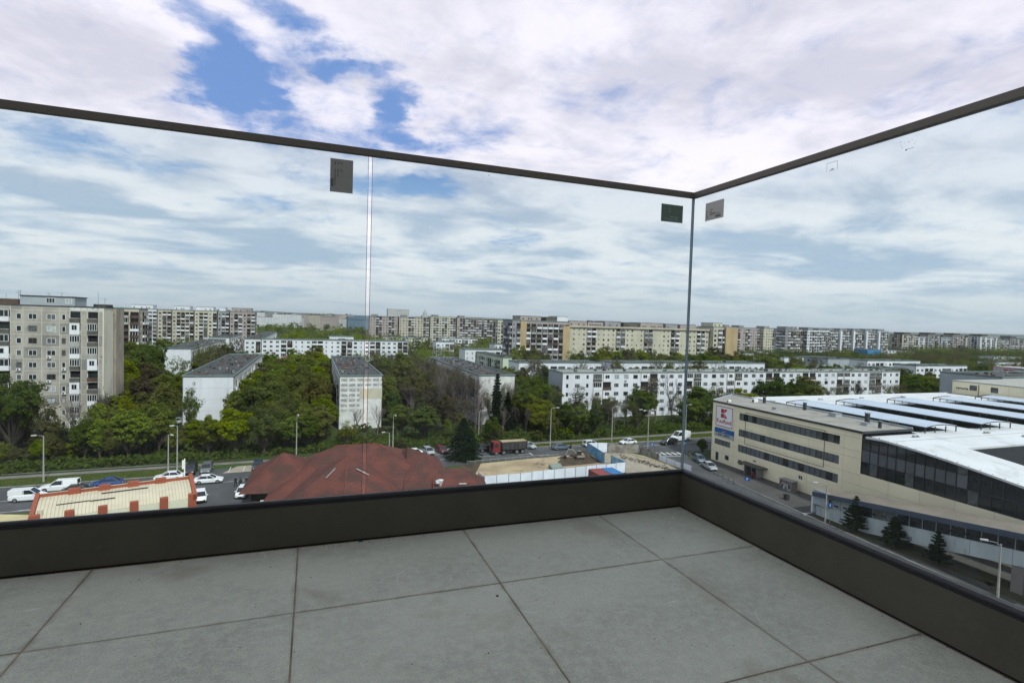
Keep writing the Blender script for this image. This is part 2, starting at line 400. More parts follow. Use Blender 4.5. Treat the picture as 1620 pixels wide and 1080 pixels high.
# boulevard (runs nearly east-west) with the side street coming up from the south
sheet('road', [(-400, 83), (-60, 96.5), (-32, 98), (-32, 70), (-6, 60), (-6, 96), (6, 102), (33, 108.8), (60, 110.6), (73, 109.6), (73.6, 104), (72.5, 96), (68, 60), (66, 35), (64, -40),
               (71, -40), (73.4, 35), (75.2, 60), (77, 80), (79.6, 95), (82.6, 103.5), (86, 107.2), (110, 109), (400, 123), (400, 134), (90, 118.6), (60, 118.9), (47, 119), (44.5, 121.5), (-20, 115.6), (-21, 112.6), (-60, 111), (-400, 95)], 0.0, M['asphalt'])
# pale parking bays on the far side
sheet('parking_strip', [(-15.5, 112.6), (-3, 113.2), (-4, 118), (-13.5, 117.2)], .008, M['slab'])
sheet('parking_bays', [(17, 116.2), (47, 118.6), (44.5, 122.5), (16, 120.6)], .008, M['pave'])
mb = MB()
for k in range(5):
    x = -14.6 + k*2.5; mb.box(x, x+.14, 113.0, 116.9, .016, .02)
struct('parking_lines', mb.mesh('parking_lines', M['line']))
sheet('footpath', [(-400, 101.5), (-50, 117.4), (54, 122.4), (106, 124.6), (400, 138), (400, 140), (106, 126.3), (54, 124.1), (-50, 119.2), (-400, 103.3)], .012, M['pave'])
sheet('verge', [(-400, 96), (-60, 111.8), (-22, 113.3), (-22, 118.6), (-50, 117.3), (-400, 101.4)], .006, M['lawn'])
sheet('verge', [(48, 119.6), (60, 119.6), (90, 119.3), (400, 134.6), (400, 137.8), (106, 124.5), (54, 122.2), (47, 121.6)], .006, M['lawn'])
sheet('verge', [(83.6, 103.8), (82.5, 100.2), (86, 99.8), (100, 107.6), (87.5, 107.0)], .03, M['lawn'])
sheet('plaza', [(79.9, 95), (77.3, 80), (75.5, 60), (73.7, 35), (73.2, 10), (140, 10), (140, 63), (86, 63), (86, 99.6), (82.4, 99.9)], .006, M['plaza'])
M['worn'] = mat('worn_verge', (.05, .06, .025), 1, .4, .5, .6, 3, coord='World', col2=(.07, .06, .04), spec=.1)
sheet('verge', [(76.6, 64.5), (77.9, 64.3), (78.2, 40), (77.2, 40), (76.2, 50), (76.1, 58)], .014, M['worn'])
sheet('verge', [(76.0, 39.5), (81, 44), (82, 30), (75.4, 30)], .014, M['worn'])
# kerbs (real steps)
def kerb(pts, w=.18, h=.12, name='kerb'):
    mb = MB()
    for (x0, y0), (x1, y1) in zip(pts[:-1], pts[1:]):
        d = Vector((x1-x0, y1-y0, 0)).normalized(); n = Vector((-d.y, d.x, 0))*w*.5
        mb.hexa([(x0-n.x*-1, y0+n.y, -.02), (x0-n.x, y0-n.y, -.02), (x1-n.x, y1-n.y, -.02), (x1+n.x, y1+n.y, -.02)],
                [(x0+n.x, y0+n.y, h), (x0-n.x, y0-n.y, h), (x1-n.x, y1-n.y, h), (x1+n.x, y1+n.y, h)])
    return struct(name, mb.mesh('kerb', M['kerb']))
kerb([(-200, 104.8), (-60, 111.4), (-22, 113.0)])
kerb([(47.5, 119.3), (60, 119.2), (90, 118.9), (200, 124.2)])
kerb([(68, 60), (66, 35), (64, -20)])
kerb([(73.3, 10), (73.6, 35), (75.4, 60), (77.2, 80), (79.8, 95), (82.6, 101.5), (84, 104.6), (87, 106.9), (110, 108.8)])
# painted markings
mb = MB()
def dash(x, y, l, w=.14, sl=.05):
    mb.hexa([(x, y, .016), (x+l, y+l*sl, .016), (x+l, y+l*sl+w, .016), (x, y+w, .016)], [(x, y, .02), (x+l, y+l*sl, .02), (x+l, y+l*sl+w, .02), (x, y+w, .02)])
for k in range(-10, 0):
    dash(-40.2+k*5.6+11, 98.6+(k*5.6+11)*.03, 2.6)
dash(-70, 103.0, 50, .13, .035)
dash(-70, 97.4, 40, .12, .03)
dash(-16, 106.5, 30, .13, .05)
dash(44, 113.1, 2.6); dash(47, 112.2, .25, 2.3); dash(48.3, 111.2, 5)
dash(12, 112.3, 28, .12, .05)
dash(62, 113.8, 12); dash(78, 114.4, 30)
dash(56, 117.6, 40, .12, .03)
for k in range(6):        # zebra crossing over the mouth of the side street
    x = 75.0+k*1.32; y = 108.2-k*.28
    mb.hexa([(x, y-2.3, .016), (x+.62, y-2.35, .016), (x+.86, y, .016), (x+.24, y+.05, .016)], [(x, y-2.3, .02), (x+.62, y-2.35, .02), (x+.86, y, .02), (x+.24, y+.05, .02)])
mb.hexa([(74.7, 104.3, .016), (81.4, 103.2, .016), (81.5, 103.5, .016), (74.8, 104.6, .016)], [(74.7, 104.3, .02), (81.4, 103.2, .02), (81.5, 103.5, .02), (74.8, 104.6, .02)])
for y0, y1 in ((26, 34.5), (37, 43), (46, 52), (55, 61)):
    xx = lambda y: 70.6+(y-30)*.062
    mb.hexa([(xx(y0), y0, .016), (xx(y0)+.13, y0, .016), (xx(y1)+.13, y1, .016), (xx(y1), y1, .016)], [(xx(y0), y0, .02), (xx(y0)+.13, y0, .02), (xx(y1)+.13, y1, .02), (xx(y1), y1, .02)])
struct('road_markings', mb.mesh('road_markings', M['line']))
sheet('drain_cover', [(74.6, 36.5), (75.2, 36.5), (76.6, 45.5), (76.0, 45.5)], .03, M['charcoal'])

# air: slightly hazy spring air between the camera and the skyline
hm = bpy.data.materials.new('haze_air'); hm.use_nodes = True
ht = NT(hm.node_tree); ht.N.clear()
pv = ht.n('ShaderNodeVolumePrincipled', Color=(.86, .90, .95, 1), Density=HAZE, Anisotropy=.2)
ho = ht.n('ShaderNodeOutputMaterial'); ht.L.new(pv.outputs[0], ho.inputs['Volume'])
if HAZE:
    hz = part('haze', MB().box(-12200, 12200, -12200, 12200, -1.2, 105).mesh('haze', hm), None, kind='stuff')
    hz['label'] = 'thin pale haze filling the air over the city'; hz['category'] = 'haze'

# ------------------------------------------------------------------ windows, panels, facades
def rot(ang, x, y): return (x*math.cos(ang)-y*math.sin(ang), x*math.sin(ang)+y*math.cos(ang))
SOUTH, WEST, EAST, NORTH = 0.0, -math.pi/2, math.pi/2, math.pi
_wc = {}
def win_meshes(w, h, n=2, frame='frame_white', glass='glass_dark', t=.07):
    key = (round(w, 1), round(h, 1), n, frame, glass)
    if key not in _wc:
        w, h = key[0], key[1]
        a = MB()
        a.box(0, w, -.07, 0, 0, t); a.box(0, w, -.07, 0, h-t, h); a.box(0, t, -.07, 0, t, h-t); a.box(w-t, w, -.07, 0, t, h-t)
        for k in range(1, n):
            x = w*k/n; a.box(x-t*.45, x+t*.45, -.065, 0, t, h-t)
        p = MB(); p.box(t, w-t, -.03, -.005, t, h-t)
        _wc[key] = (a.mesh('window_frame', M[frame]), p.mesh('window_pane', M[glass]))
    return _wc[key]
def glass_pick(rng):
    r = rng.random()
    return 'glass_dark' if r < .55 else ('glass_mid' if r < .86 else 'glass_pale')

class Face:
    """a wall plane: local x to the right seen from outside, z up, -y outwards"""
    def __init__(s, root, P0, ang): s.root = root; s.P0 = P0; s.ang = ang
    def loc(s, x, z, y=0.0):
        dx, dy = rot(s.ang, x, y)
        r = s.root.location
        return (s.P0[0]+dx-r.x, s.P0[1]+dy-r.y, z-r.z)
    def add(s, name, me, x=0, z=0, y=0.0, parent=None, **kw):
        return part(name, me, parent or s.root, s.loc(x, z, y), s.ang, **kw)
    def window(s, x, z, w, h, n=2, frame='frame_white', glass='glass_dark', y=-.004, split=True):
        fm, pm = win_meshes(w, h, n, frame, glass)
        o = s.add('window', fm, x, z, y)
        part('pane', pm, o)
        return o

_pc = {}
def panel_mesh(w, h, holes, thick, m, key=None):
    """flat panel with rectangular holes; local origin at its lower left corner on the backing wall"""
    k = (round(w, 3), round(h, 3), tuple(tuple(round(q, 2) for q in hh) for hh in holes), thick, m.name)
    if k in _pc: return _pc[k]
    xs = sorted({0, w} | {min(max(q, 0), w) for hh in holes for q in hh[:2]})
    zs = sorted({0, h} | {min(max(q, 0), h) for hh in holes for q in hh[2:4]})
    solid = [[not any(hh[0]-1e-6 <= (xs[i]+xs[i+1])/2 <= hh[1]+1e-6 and hh[2]-1e-6 <= (zs[j]+zs[j+1])/2 <= hh[3]+1e-6 for hh in holes) for j in range(len(zs)-1)] for i in range(len(xs)-1)]
    mb = MB(); T = -thick
    nx, nz = len(xs)-1, len(zs)-1
    S = lambda i, j: 0 <= i < nx and 0 <= j < nz and solid[i][j]
    for i in range(nx):
        for j in range(nz):
            if not solid[i][j]: continue
            x0, x1, z0, z1 = xs[i], xs[i+1], zs[j], zs[j+1]
            mb.quad((x0, T, z0), (x1, T, z0), (x1, T, z1), (x0, T, z1))
            if not S(i-1, j): mb.quad((x0, 0, z0), (x0, T, z0), (x0, T, z1), (x0, 0, z1))
            if not S(i+1, j): mb.quad((x1, T, z0), (x1, 0, z0), (x1, 0, z1), (x1, T, z1))
            if not S(i, j-1): mb.quad((x0, 0, z0), (x1, 0, z0), (x1, T, z0), (x0, T, z0))
            if not S(i, j+1): mb.quad((x0, T, z1), (x1, T, z1), (x1, 0, z1), (x0, 0, z1))
    me = mb.mesh('wall_panel', m); _pc[k] = me
    return me
def panels(face, xs, zs, holes, m, thick=.16, gap=.03, name='wall_panel', pick=None):
    for i in range(len(xs)-1):
        for j in range(len(zs)-1):
            x0, x1, z0, z1 = xs[i]+gap/2, xs[i+1]-gap/2, zs[j]+gap/2, zs[j+1]-gap/2
            hh = [(max(a-x0, 0), min(b-x0, x1-x0), max(c-z0, 0), min(d-z0, z1-z0)) for a, b, c, d in holes if a < x1 and b > x0 and c < z1 and d > z0]
            mm = pick(i, j) if pick else m
            # an opening as wide as the panel parts it into separate pieces
            cuts = sorted((q[2], q[3]) for q in hh if q[0] <= .02 and q[1] >= x1-x0-.02)
            zz, rngs = 0.0, []
            for c0, c1 in cuts:
                if c0-zz > .03: rngs.append((zz, c0))
                zz = max(zz, c1)
            if (z1-z0)-zz > .03: rngs.append((zz, z1-z0))
            for r0, r1 in rngs:
                h2 = [(q[0], q[1], max(q[2]-r0, 0), min(q[3]-r0, r1-r0)) for q in hh if q[2] < r1-.001 and q[3] > r0+.001 and not (q[0] <= .02 and q[1] >= x1-x0-.02)]
                xc = sorted((q[0], q[1]) for q in h2 if q[2] <= .02 and q[3] >= r1-r0-.02)
                xx, xr = 0.0, []
                for c0, c1 in xc:
                    if c0-xx > .03: xr.append((xx, c0))
                    xx = max(xx, c1)
                if (x1-x0)-xx > .03: xr.append((xx, x1-x0))
                for s0, s1 in xr:
                    h3 = [(max(q[0]-s0, 0), min(q[1]-s0, s1-s0), q[2], q[3]) for q in h2 if q[0] < s1-.001 and q[1] > s0+.001 and not (q[2] <= .02 and q[3] >= r1-r0-.02)]
                    face.add(name, panel_mesh(s1-s0, r1-r0, h3, thick, mm), x0+s0, z0+r0)

# ------------------------------------------------------------------ the terrace
DX, DY = 2.109, 2.693          # inner faces of the two kerbs
TX0, TY0 = -5.2, -1.6
def tile_material():
    m = bpy.data.materials.new('grey_stoneware_tile'); m.use_nodes = True
    t = NT(m.node_tree); t.N.clear()
    pos = t.n('ShaderNodeNewGeometry').outputs['Position']
    r = t.n('ShaderNodeObjectInfo').outputs['Random']
    big = t.noise(pos, 1.7, 6, .6, .3); mid = t.noise(pos, 22, 9, .78); fine = t.noise(pos, 210, 3, .7)
    c = t.mix(t.ramp(big, .35, .68), (.335, .352, .288), (.245, .262, .210))
    c = t.mix(t.ramp(mid, .38, .66, 0, .65), c, (.40, .42, .34))
    c = t.mix(t.ramp(fine, .5, .72, 0, .55), c, (.50, .51, .46))
    c = t.mix(t.ramp(fine, .48, .3, 0, .5), c, (.17, .175, .16))
    # brown damp stains, dark specks, chalky scuffs
    st = t.noise(t.vmath('MULTIPLY', pos, (1, 1, 1)), 3.1, 4, .5, .5)
    c = t.mix(t.ramp(st, .62, .76, 0, .4), c, (.20, .175, .115))
    sp = t.noise(pos, 46, 2, .5)
    c = t.mix(t.ramp(sp, .74, .78, 0, .7), c, (.07, .06, .045))
    ch = t.noise(t.vmath('MULTIPLY', t.vmath('ADD', pos, (3.3, 1.2, 0)), (7, 34, 1)), 1.0, 4, .6, .8)
    chm = t.math('MULTIPLY', t.ramp(ch, .64, .74), t.ramp(t.noise(pos, 2.6, 3, .5), .52, .66))
    c = t.mix(t.math('MULTIPLY', chm, .75), c, (.52, .53, .49))
    ar = t.n('ShaderNodeTexVoronoi', Vector=t.vmath('ADD', t.vmath('MULTIPLY', pos, (2.3, 2.3, 1)), (.4, .7, 0)), Scale=1.0).outputs['Distance']
    ring = t.math('MULTIPLY', t.ramp(t.math('ABSOLUTE', t.math('SUBTRACT', ar, .42)), .008, .001), t.ramp(t.noise(pos, 3.4, 4, .6), .5, .62))
    c = t.mix(t.math('MULTIPLY', ring, .4), c, (.5, .51, .47))
    # worn dirt near the edges of each tile
    oc = t.n('ShaderNodeTexCoord').outputs['Object']
    sx_ = t.n('ShaderNodeSeparateXYZ', i0=oc)
    ex = t.math('MINIMUM', sx_.outputs[0], t.math('SUBTRACT', .795, sx_.outputs[0])); ey = t.math('MINIMUM', sx_.outputs[1], t.math('SUBTRACT', .795, sx_.outputs[1]))
    e = t.math('ADD', t.math('MINIMUM', ex, ey), t.math('MULTIPLY', t.math('SUBTRACT', t.noise(pos, 9, 6, .7), .5), .07))
    c = t.mix(t.ramp(e, .016, -.012, 0, .5), c, (.15, .135, .10))
    val = t.math('ADD', .94, t.math('MULTIPLY', r, .12))
    c = t.n('ShaderNodeHueSaturation', Value=val, Color=c).outputs[0]
    b = t.n('ShaderNodeBsdfPrincipled', Base__Color=c, Roughness=t.ramp(mid, .3, .7, .55, .75))
    b.inputs['Specular IOR Level'].default_value = .35
    h = t.math('ADD', t.math('MULTIPLY', mid, .5), t.math('MULTIPLY', fine, .5))
    bn = t.n('ShaderNodeBump', Strength=.35, Distance=.004, Height=h); t.L.new(bn.outputs[0], b.inputs['Normal'])
    o = t.n('ShaderNodeOutputMaterial'); t.L.new(b.outputs[0], o.inputs[0])
    return m
TILE = tile_material()
M['joint'] = mat('sandy_joint_filling', (.26, .215, .13), .95, .5, 7, .5, 40, coord='World', col2=(.12, .10, .07))
M['bronze'] = mat('dark_bronze_cladding', (.074, .069, .051), .5, .18, 3, .08, 30, coord='World', spec=.35, dirt=((.085, .08, .068), 4, .6, .5))
M['bronze_rail'] = mat('bronze_handrail', (.12, .11, .092), .5, .1, 8, .05, 60, coord='World', spec=.35)
floor = struct('terrace_floor', MB().box(TX0, DX+.02, TY0, DY+.02, FLOOR-.30, FLOOR-.0022).mesh('terrace_floor', M['joint']))
xs = [-.848+.8*k for k in range(-6, 4)] + [DX]
xs[0] = TX0
ys = [2.094-.8*k for k in range(4, -1, -1)] + [DY]
ys = [TY0] + ys
rng = random.Random(3)
_tc = {}
for i in range(len(xs)-1):
    for j in range(len(ys)-1):
        g_ = .0023
        x0, x1, y0, y1 = xs[i]+g_, xs[i+1]-g_, ys[j]+g_, ys[j+1]-g_
        if i == len(xs)-2: x1 = DX-.006
        if j == len(ys)-2: y1 = DY-.006
        k = (round(x1-x0, 3), round(y1-y0, 3))
        if k not in _tc:
            a, b_, c_ = k[0], k[1], .0016
            mb = MB(); zt = .0; zb = -.018
            mb.hexa([(0, 0, zb), (a, 0, zb), (a, b_, zb), (0, b_, zb)], [(0, 0, zt-c_), (a, 0, zt-c_), (a, b_, zt-c_), (0, b_, zt-c_)])
            mb.f.pop(1); mb.m.pop(1)
            mb.quad((c_, c_, zt), (a-c_, c_, zt), (a-c_, b_-c_, zt), (c_, b_-c_, zt))
            for q in (((0, 0), (a, 0), (a-c_, c_), (c_, c_)), ((a, 0), (a, b_), (a-c_, b_-c_), (a-c_, c_)), ((a, b_), (0, b_), (c_, b_-c_), (a-c_, b_-c_)), ((0, b_), (0, 0), (c_, c_), (c_, b_-c_))):
                mb.quad((*q[0], zt-c_), (*q[1], zt-c_), (*q[2], zt), (*q[3], zt))
            _tc[k] = mb.mesh('floor_tile', TILE)
        part('floor_tile', _tc[k], floor, (x0, y0, FLOOR+rng.uniform(-.0007, .0007)))

def glass_material():
    m = bpy.data.materials.new('tinted_safety_glass'); m.use_nodes = True
    t = NT(m.node_tree); t.N.clear()
    tint = (.85, .902, .915, 1)       # one face of the sheet; light crosses two
    tr = t.n('ShaderNodeBsdfTransparent', Color=tint)
    gl = t.n('ShaderNodeBsdfGlossy', Color=(1, 1, 1, 1), Roughness=.0)
    geo = t.n('ShaderNodeNewGeometry')     # the same reflectance on both faces of the sheet, rising at grazing angles
    cosv = t.math('ABSOLUTE', t.vmath('DOT_PRODUCT', geo.outputs['Normal'], geo.outputs['Incoming']))
    fr = t.math('ADD', .016, t.math('MULTIPLY', t.math('POWER', t.math('SUBTRACT', 1.0, cosv), 5.0), .6))
    mx = t.n('ShaderNodeMixShader', i0=fr, i1=tr.outputs[0], i2=gl.outputs[0])
    pos = t.n('ShaderNodeNewGeometry').outputs['Position']
    g1 = t.noise(t.vmath('MULTIPLY', pos, (22, 22, 1.1)), 1.0, 6, .65, .3); g2 = t.noise(pos, 2.2, 5, .6, 1.0)
    gr = t.math('ADD', t.ramp(g1, .52, .74, .0, .012), t.ramp(g2, .56, .75, 0, .006))
    df = t.n('ShaderNodeBsdfTranslucent', Color=(.8, .82, .8, 1))
    mx = t.n('ShaderNodeMixShader', i0=gr, i1=mx.outputs[0], i2=df.outputs[0])
    o = t.n('ShaderNodeOutputMaterial'); t.L.new(mx.outputs[0], o.inputs[0])
    return m
GLASS = glass_material()
M['glass_edge'] = mat('ground_glass_edge', (.10, .15, .16), .25, .2, 5, spec=.7)
ZB, ZR = FLOOR, FLOOR+1.867
bal = thing('glass_balustrade', 'frameless glass terrace balustrade with bronze kerb cladding, black gasket and thin bronze handrail', 'balustrade', (DX, DY, FLOOR))
def bpart(name, mb, m, label=None, smooth=False):
    o = part(name, mb.mesh(name, m, smooth), bal, (-DX, -DY, -FLOOR), label=label)
    return o
# kerb claddings: north (a along x) and east (a along y)
bpart('kerb_cladding', MB().box(TX0, DX+.095, DY, DY+.095, ZB+.009, ZB+.196), M['bronze'])
bpart('kerb_cladding', MB().box(DX, DX+.095, TY0, DY-.001, ZB+.009, ZB+.196), M['bronze'])
bpart('kerb_base', MB().box(TX0, DX+.09, DY+.008, DY+.09, ZB-.3, ZB+.012).box(DX+.008, DX+.09, TY0, DY+.007, ZB-.3, ZB+.012), M['dark'])  # near-black foot; the shade of the gap is put into its colour
def gasket(along, a0, a1):
    prof = [(.002, .196), (.002, .2015), (.010, .2025), (.011, .212), (.015, .219), (.021, .2225), (.028, .2215), (.0335, .217), (.0335, .196)]
    mb = MB(); n = len(prof)
    for a in (a0, a1):
        for b, z in prof: mb.v.append((a, DY+b, ZB+z) if along == 'x' else (DX+b, a, ZB+z))
    for k in range(n):
        k2 = (k+1) % n; mb.f.append((k, k2, n+k2, n+k)); mb.m.append(0)
    return mb
bpart('gasket', gasket('x', TX0, DX+.0335), M['black_rubber'])
bpart('gasket', gasket('y', TY0, 1.50), M['black_rubber'])
bpart('gasket', gasket('y', 1.502, DY+.0), M['black_rubber'])
GY0, GY1 = DY+.035, DY+.052
def pane(x0, x1, y0, y1):
    o = bpart('glass_pane', MB().box(x0, x1, y0, y1, ZB+.12, ZR+.02), GLASS)
    return o
pane(-2.16, .2385, GY0, GY1)
pane(-4.6, -2.19, GY0, GY1)
pane(.2590, DX+.0335, GY0, GY1)
pane(DX+.035, DX+.052, -1.55, DY+.033)
for x in (.2385, .2572): bpart('pane_edge', MB().box(x+.0002, x+.0016, GY0, GY1, ZB+.13, ZR), M['glass_edge'])

M['seal'] = mat('grey_silicone_seal', (.30, .36, .42), .4, .15, 6)
bpart('corner_seal', MB().box(DX+.0338, DX+.0405, DY+.0335, DY+.052, ZB+.12, ZR), M['seal'])
bpart('outer_cap', MB().box(TX0, DX+.1, DY+.054, DY+.1, ZB+.19, ZB+.2).box(DX+.054, DX+.1, TY0, DY+.052, ZB+.19, ZB+.2), M['bronze'])
def rail(x0, x1, y0, y1):
    c = .002
    mb = MB().box(x0, x1, y0, y1, ZR, ZR+.030)
    return bpart('handrail', mb, M['bronze_rail'])
rail(TX0, DX+.060, DY+.027, DY+.060)
rail(DX+.027, DX+.060, 1.4867, DY+.0267)
rail(DX+.027, DX+.060, TY0, 1.486)

# stickers on the panes, with their small print, and what is left of removed ones
def sticker(name, label, facing, u0, u1, z0, z1, m, marks, ink):
    zc_ = FLOOR
    if facing == 'n':    # on the pane along x, read from inside
        to = lambda u, z, d: (u, GY0-.0004-d, zc_+z)
    else:
        to = lambda u, z, d: (DX+.035-.0004-d, u, zc_+z)
    mb = MB(); mb.hexa([to(u0, z0, .0004), to(u1, z0, .0004), to(u1, z0, 0), to(u0, z0, 0)], [to(u0, z1, .0004), to(u1, z1, .0004), to(u1, z1, 0), to(u0, z1, 0)])
    s_ = single(name, mb.mesh(name, m), label, 'sticker')
    if marks:
        pm = MB()
        for a, b, c, d in marks:    # fractions of the sticker from its top left as seen
            ua, ub = u0+(u1-u0)*a, u0+(u1-u0)*b
            za, zb_ = z1-(z1-z0)*d, z1-(z1-z0)*c
            pm.hexa([to(ua, za, .0007), to(ub, za, .0007), to(ub, za, .0004), to(ua, za, .0004)], [to(ua, zb_, .0007), to(ub, zb_, .0007), to(ub, zb_, .0004), to(ua, zb_, .0004)])
        part('printed_text', pm.mesh('printed_text', ink), s_, kind='stuff')
    return s_
def textrow(u, v, length, h, vertical=False, n=8, seed=1):
    r = random.Random(seed); out = []; p = 0
    while p < length:
        wd = length/n*r.uniform(.5, .95)
        out.append((u, u+h, v+p, v+p+wd) if vertical else (u+p, u+p+wd, v, v+h)); p += length/n*1.08
    return out
mk = []
for u, rows in ((.20, [(.10, .09), (.30, .10), (.43, .09), (.53, .28)]), (.32, [(.08, .08), (.32, .10), (.45, .08)]), (.41, [(.09, .05), (.30, .04)]), (.49, [(.10, .08), (.32, .08), (.50, .03)])):
    for q, (v, l) in enumerate(rows): mk += textrow(u, v, l, .032, True, 5 if l < .2 else 16, int(u*100)+q)
mk += [(.04, .15, .60+k*.017, .60+k*.017+(.010 if k % 3 else .006)) for k in range(14)]
sticker('glass_sticker', 'upright grey paper sticker with barcode and sideways print beside the open pane joint', 'n', .0645, .168, 1.676, 1.832, M['sticker'], mk, M['ink'])
mk = textrow(.34, .22, .09, .04, seed=4, n=4) + textrow(.34, .38, .09, .04, seed=5, n=4) + textrow(.42, .68, .34, .05, seed=6, n=9) + textrow(.12, .80, .62, .03, seed=7, n=14) + textrow(.3, .88, .4, .03, seed=8, n=9) + textrow(.7, .76, .05, .1, seed=9, n=1)
sticker('glass_sticker', 'dark green backed sticker on the pane, on the west side of the glass corner', 'n', 1.914, 2.067, 1.708, 1.811, M['sticker_green'], mk, M['ink_pale'])
mk = textrow(.27, .40, .14, .04, seed=14, n=4) + textrow(.25, .52, .1, .04, seed=15, n=3) + textrow(.25, .60, .3, .035, seed=16, n=9) + textrow(.25, .68, .55, .035, seed=17, n=16) + \
     [(.05, .12, .46, .5), (.05, .11, .58, .61), (.05, .13, .66, .69), (.05, .15, .78, .82)] + [(.56+k*.02, .57+k*.02+(.004 if k % 2 else 0), .79, .9) for k in range(15)]
sticker('glass_sticker', 'pale grey sticker with barcode on the pane east of the glass corner', 'e', 2.619, 2.468, 1.709, 1.812, M['sticker_pale'], mk, M['ink'])
M['residue'] = mat('glue_residue', (.5, .55, .58), .6, .2, 40)
def residue(label, facing, bits, m):
    mb = MB()
    for u0, u1, z0, z1 in bits:
        if facing == 'n': mb.box(u0, u1, GY0-.0009, GY0-.0003, FLOOR+z0, FLOOR+z1)
        else: mb.box(DX+.0341, DX+.0347, u0, u1, FLOOR+z0, FLOOR+z1)
    single('sticker_residue', mb.mesh('sticker_residue', m), label, 'residue')
residue('faint square outline left by a removed sticker on the side pane', 'e', [(1.771, 1.824, 1.836, 1.8375), (1.771, 1.7722, 1.80, 1.8375), (1.8228, 1.824, 1.80, 1.8375), (1.785, 1.81, 1.801, 1.804), (1.79, 1.802, 1.806, 1.809)], M['residue'])
rr = random.Random(5)
residue('scattered dark adhesive specks on the side pane under the handrail', 'e', [(1.474, 1.480, 1.797, 1.8015), (1.448, 1.474, 1.8005, 1.8016)] + [(u, u+rr.uniform(.0012, .003), z, z+rr.uniform(.001, .0026)) for u, z in [(1.497, 1.822), (1.492, 1.812), (1.50, 1.835), (1.47, 1.825), (1.466, 1.828), (1.446, 1.814), (1.443, 1.822), (1.455, 1.832), (1.484, 1.829)]], M['ink'])
residue('few tiny dark adhesive specks on the middle pane', 'n', [(.845, .8485, 1.843, 1.849), (.856, .860, 1.832, 1.8335), (.872, .874, 1.838, 1.8395), (.875, .8765, 1.828, 1.8295), (.838, .840, 1.829, 1.830)], M['ink'])
# grit on the tiles
def blob(x, y, r, seed):
    mb = MB(); rr = random.Random(seed); n = 7
    rings = [(.0, 1.0), (.5, .85), (.85, .4)]
    for z, k in rings:
        for j in range(n): mb.v.append((r*k*math.cos(j*6.283/n)*rr.uniform(.8, 1.15), r*k*math.sin(j*6.283/n)*rr.uniform(.8, 1.15), r*z*.8))
    for q in range(2):
        for j in range(n): mb.f.append((q*n+j, q*n+(j+1) % n, (q+1)*n+(j+1) % n, (q+1)*n+j)); mb.m.append(0)
    mb.f.append(tuple(2*n+j for j in range(n))); mb.m.append(0)
    return mb.mesh('pebble', M['pebble'], True)
single('pebble', blob(0, 0, .0062, 1), 'small black pebble lying alone on the tile near the joint crossing', 'pebble', (.705, 1.995, FLOOR))
cr = MB(); rr = random.Random(11)
for k in range(170):
    if k < 90:
        if rr.random() < .5: x, y = rr.uniform(-2.5, DX-.02), DY-abs(rr.gauss(0, .02))-.008
        else: x, y = DX-abs(rr.gauss(0, .02))-.008, rr.uniform(.6, DY)
    else: x, y = rr.uniform(-1.6, DX), rr.uniform(.9, DY)
    r = rr.uniform(.0008, .0026)
    cr.hexa([(x-r, y-r*.7, FLOOR), (x+r, y-r, FLOOR), (x+r*.8, y+r, FLOOR), (x-r*.7, y+r*.6, FLOOR)], [(x-r*.5, y-r*.4, FLOOR+r), (x+r*.6, y-r*.5, FLOOR+r), (x+r*.4, y+r*.5, FLOOR+r), (x-r*.4, y+r*.3, FLOOR+r)])
stuff('floor_grit', cr.mesh('floor_grit', M['pebble']), 'fine dark grit scattered on the grey terrace tiles', 'grit')
single('chewed_scrap', MB().box(-.011, .011, -.004, .004, 0, .003).mesh('scrap', mat('blue_scrap', (.01, .05, .09), .7)), 'tiny dark blue scrap lying against the foot of the kerb', 'scrap', (.235, DY-.012, FLOOR))
# the terrace's building; unseen upper wall made high and wide to block the sun
own = thing('own_building', 'pale rendered apartment tower carrying the terrace', 'building', (-3, -6, 0))
M['own'] = mat('own_building_render', (.66, .66, .64), .9, .1, .5, coord='World')
part('wall', MB().box(-16, DX+.06, -16, DY+.05, .2, FLOOR-.31).box(-16, 9, -16, TY0-.2, FLOOR-.30, 37).mesh('own_wall', M['own']), own, (3, 6, 0))
of = Face(own, (TX0, TY0-.2), NORTH)
part('glass_door', MB().box(-2.6, .6, TY0-.2, TY0-.14, FLOOR, FLOOR+2.2).mesh('glass_door', M['glass_dark']), own, (3, 6, 0))

# ------------------------------------------------------------------ apartment tower A (with separate wall panels and windows)
def antenna(root, x, y, z, h, seed=0):
    mb = MB(); mb.tube([(0, 0, 0), (0, 0, h)], [.03, .02], 4)
    r = random.Random(seed)
    for k in range(r.randint(2, 4)):
        zz = h*(.95-.12*k); l = r.uniform(.25, .6); mb.box(-l, l, -.015, .015, zz, zz+.03)
    L = root.location
    part('aerial', mb.mesh('aerial', M['steel_dark']), root, (x-L.x, y-L.y, z-L.z), r.uniform(0, 3))
def ac_unit(face, x, z):
    mb = MB(); mb.box(0, .75, -.42, -.12, 0, .52).box(.1, .16, -.12, 0, .05, .1).box(.6, .66, -.12, 0, .05, .1)
    mb.tube([(.3, -.425, .26), (.3, -.43, .26)], [.2, .2], 10, 1)
    key = 'ac'
    if key not in _wc: _wc[key] = mb.mesh('air_conditioner', [M['frame_white'], M['charcoal']])
    face.add('air_conditioner', _wc[key], x, z, -.16)
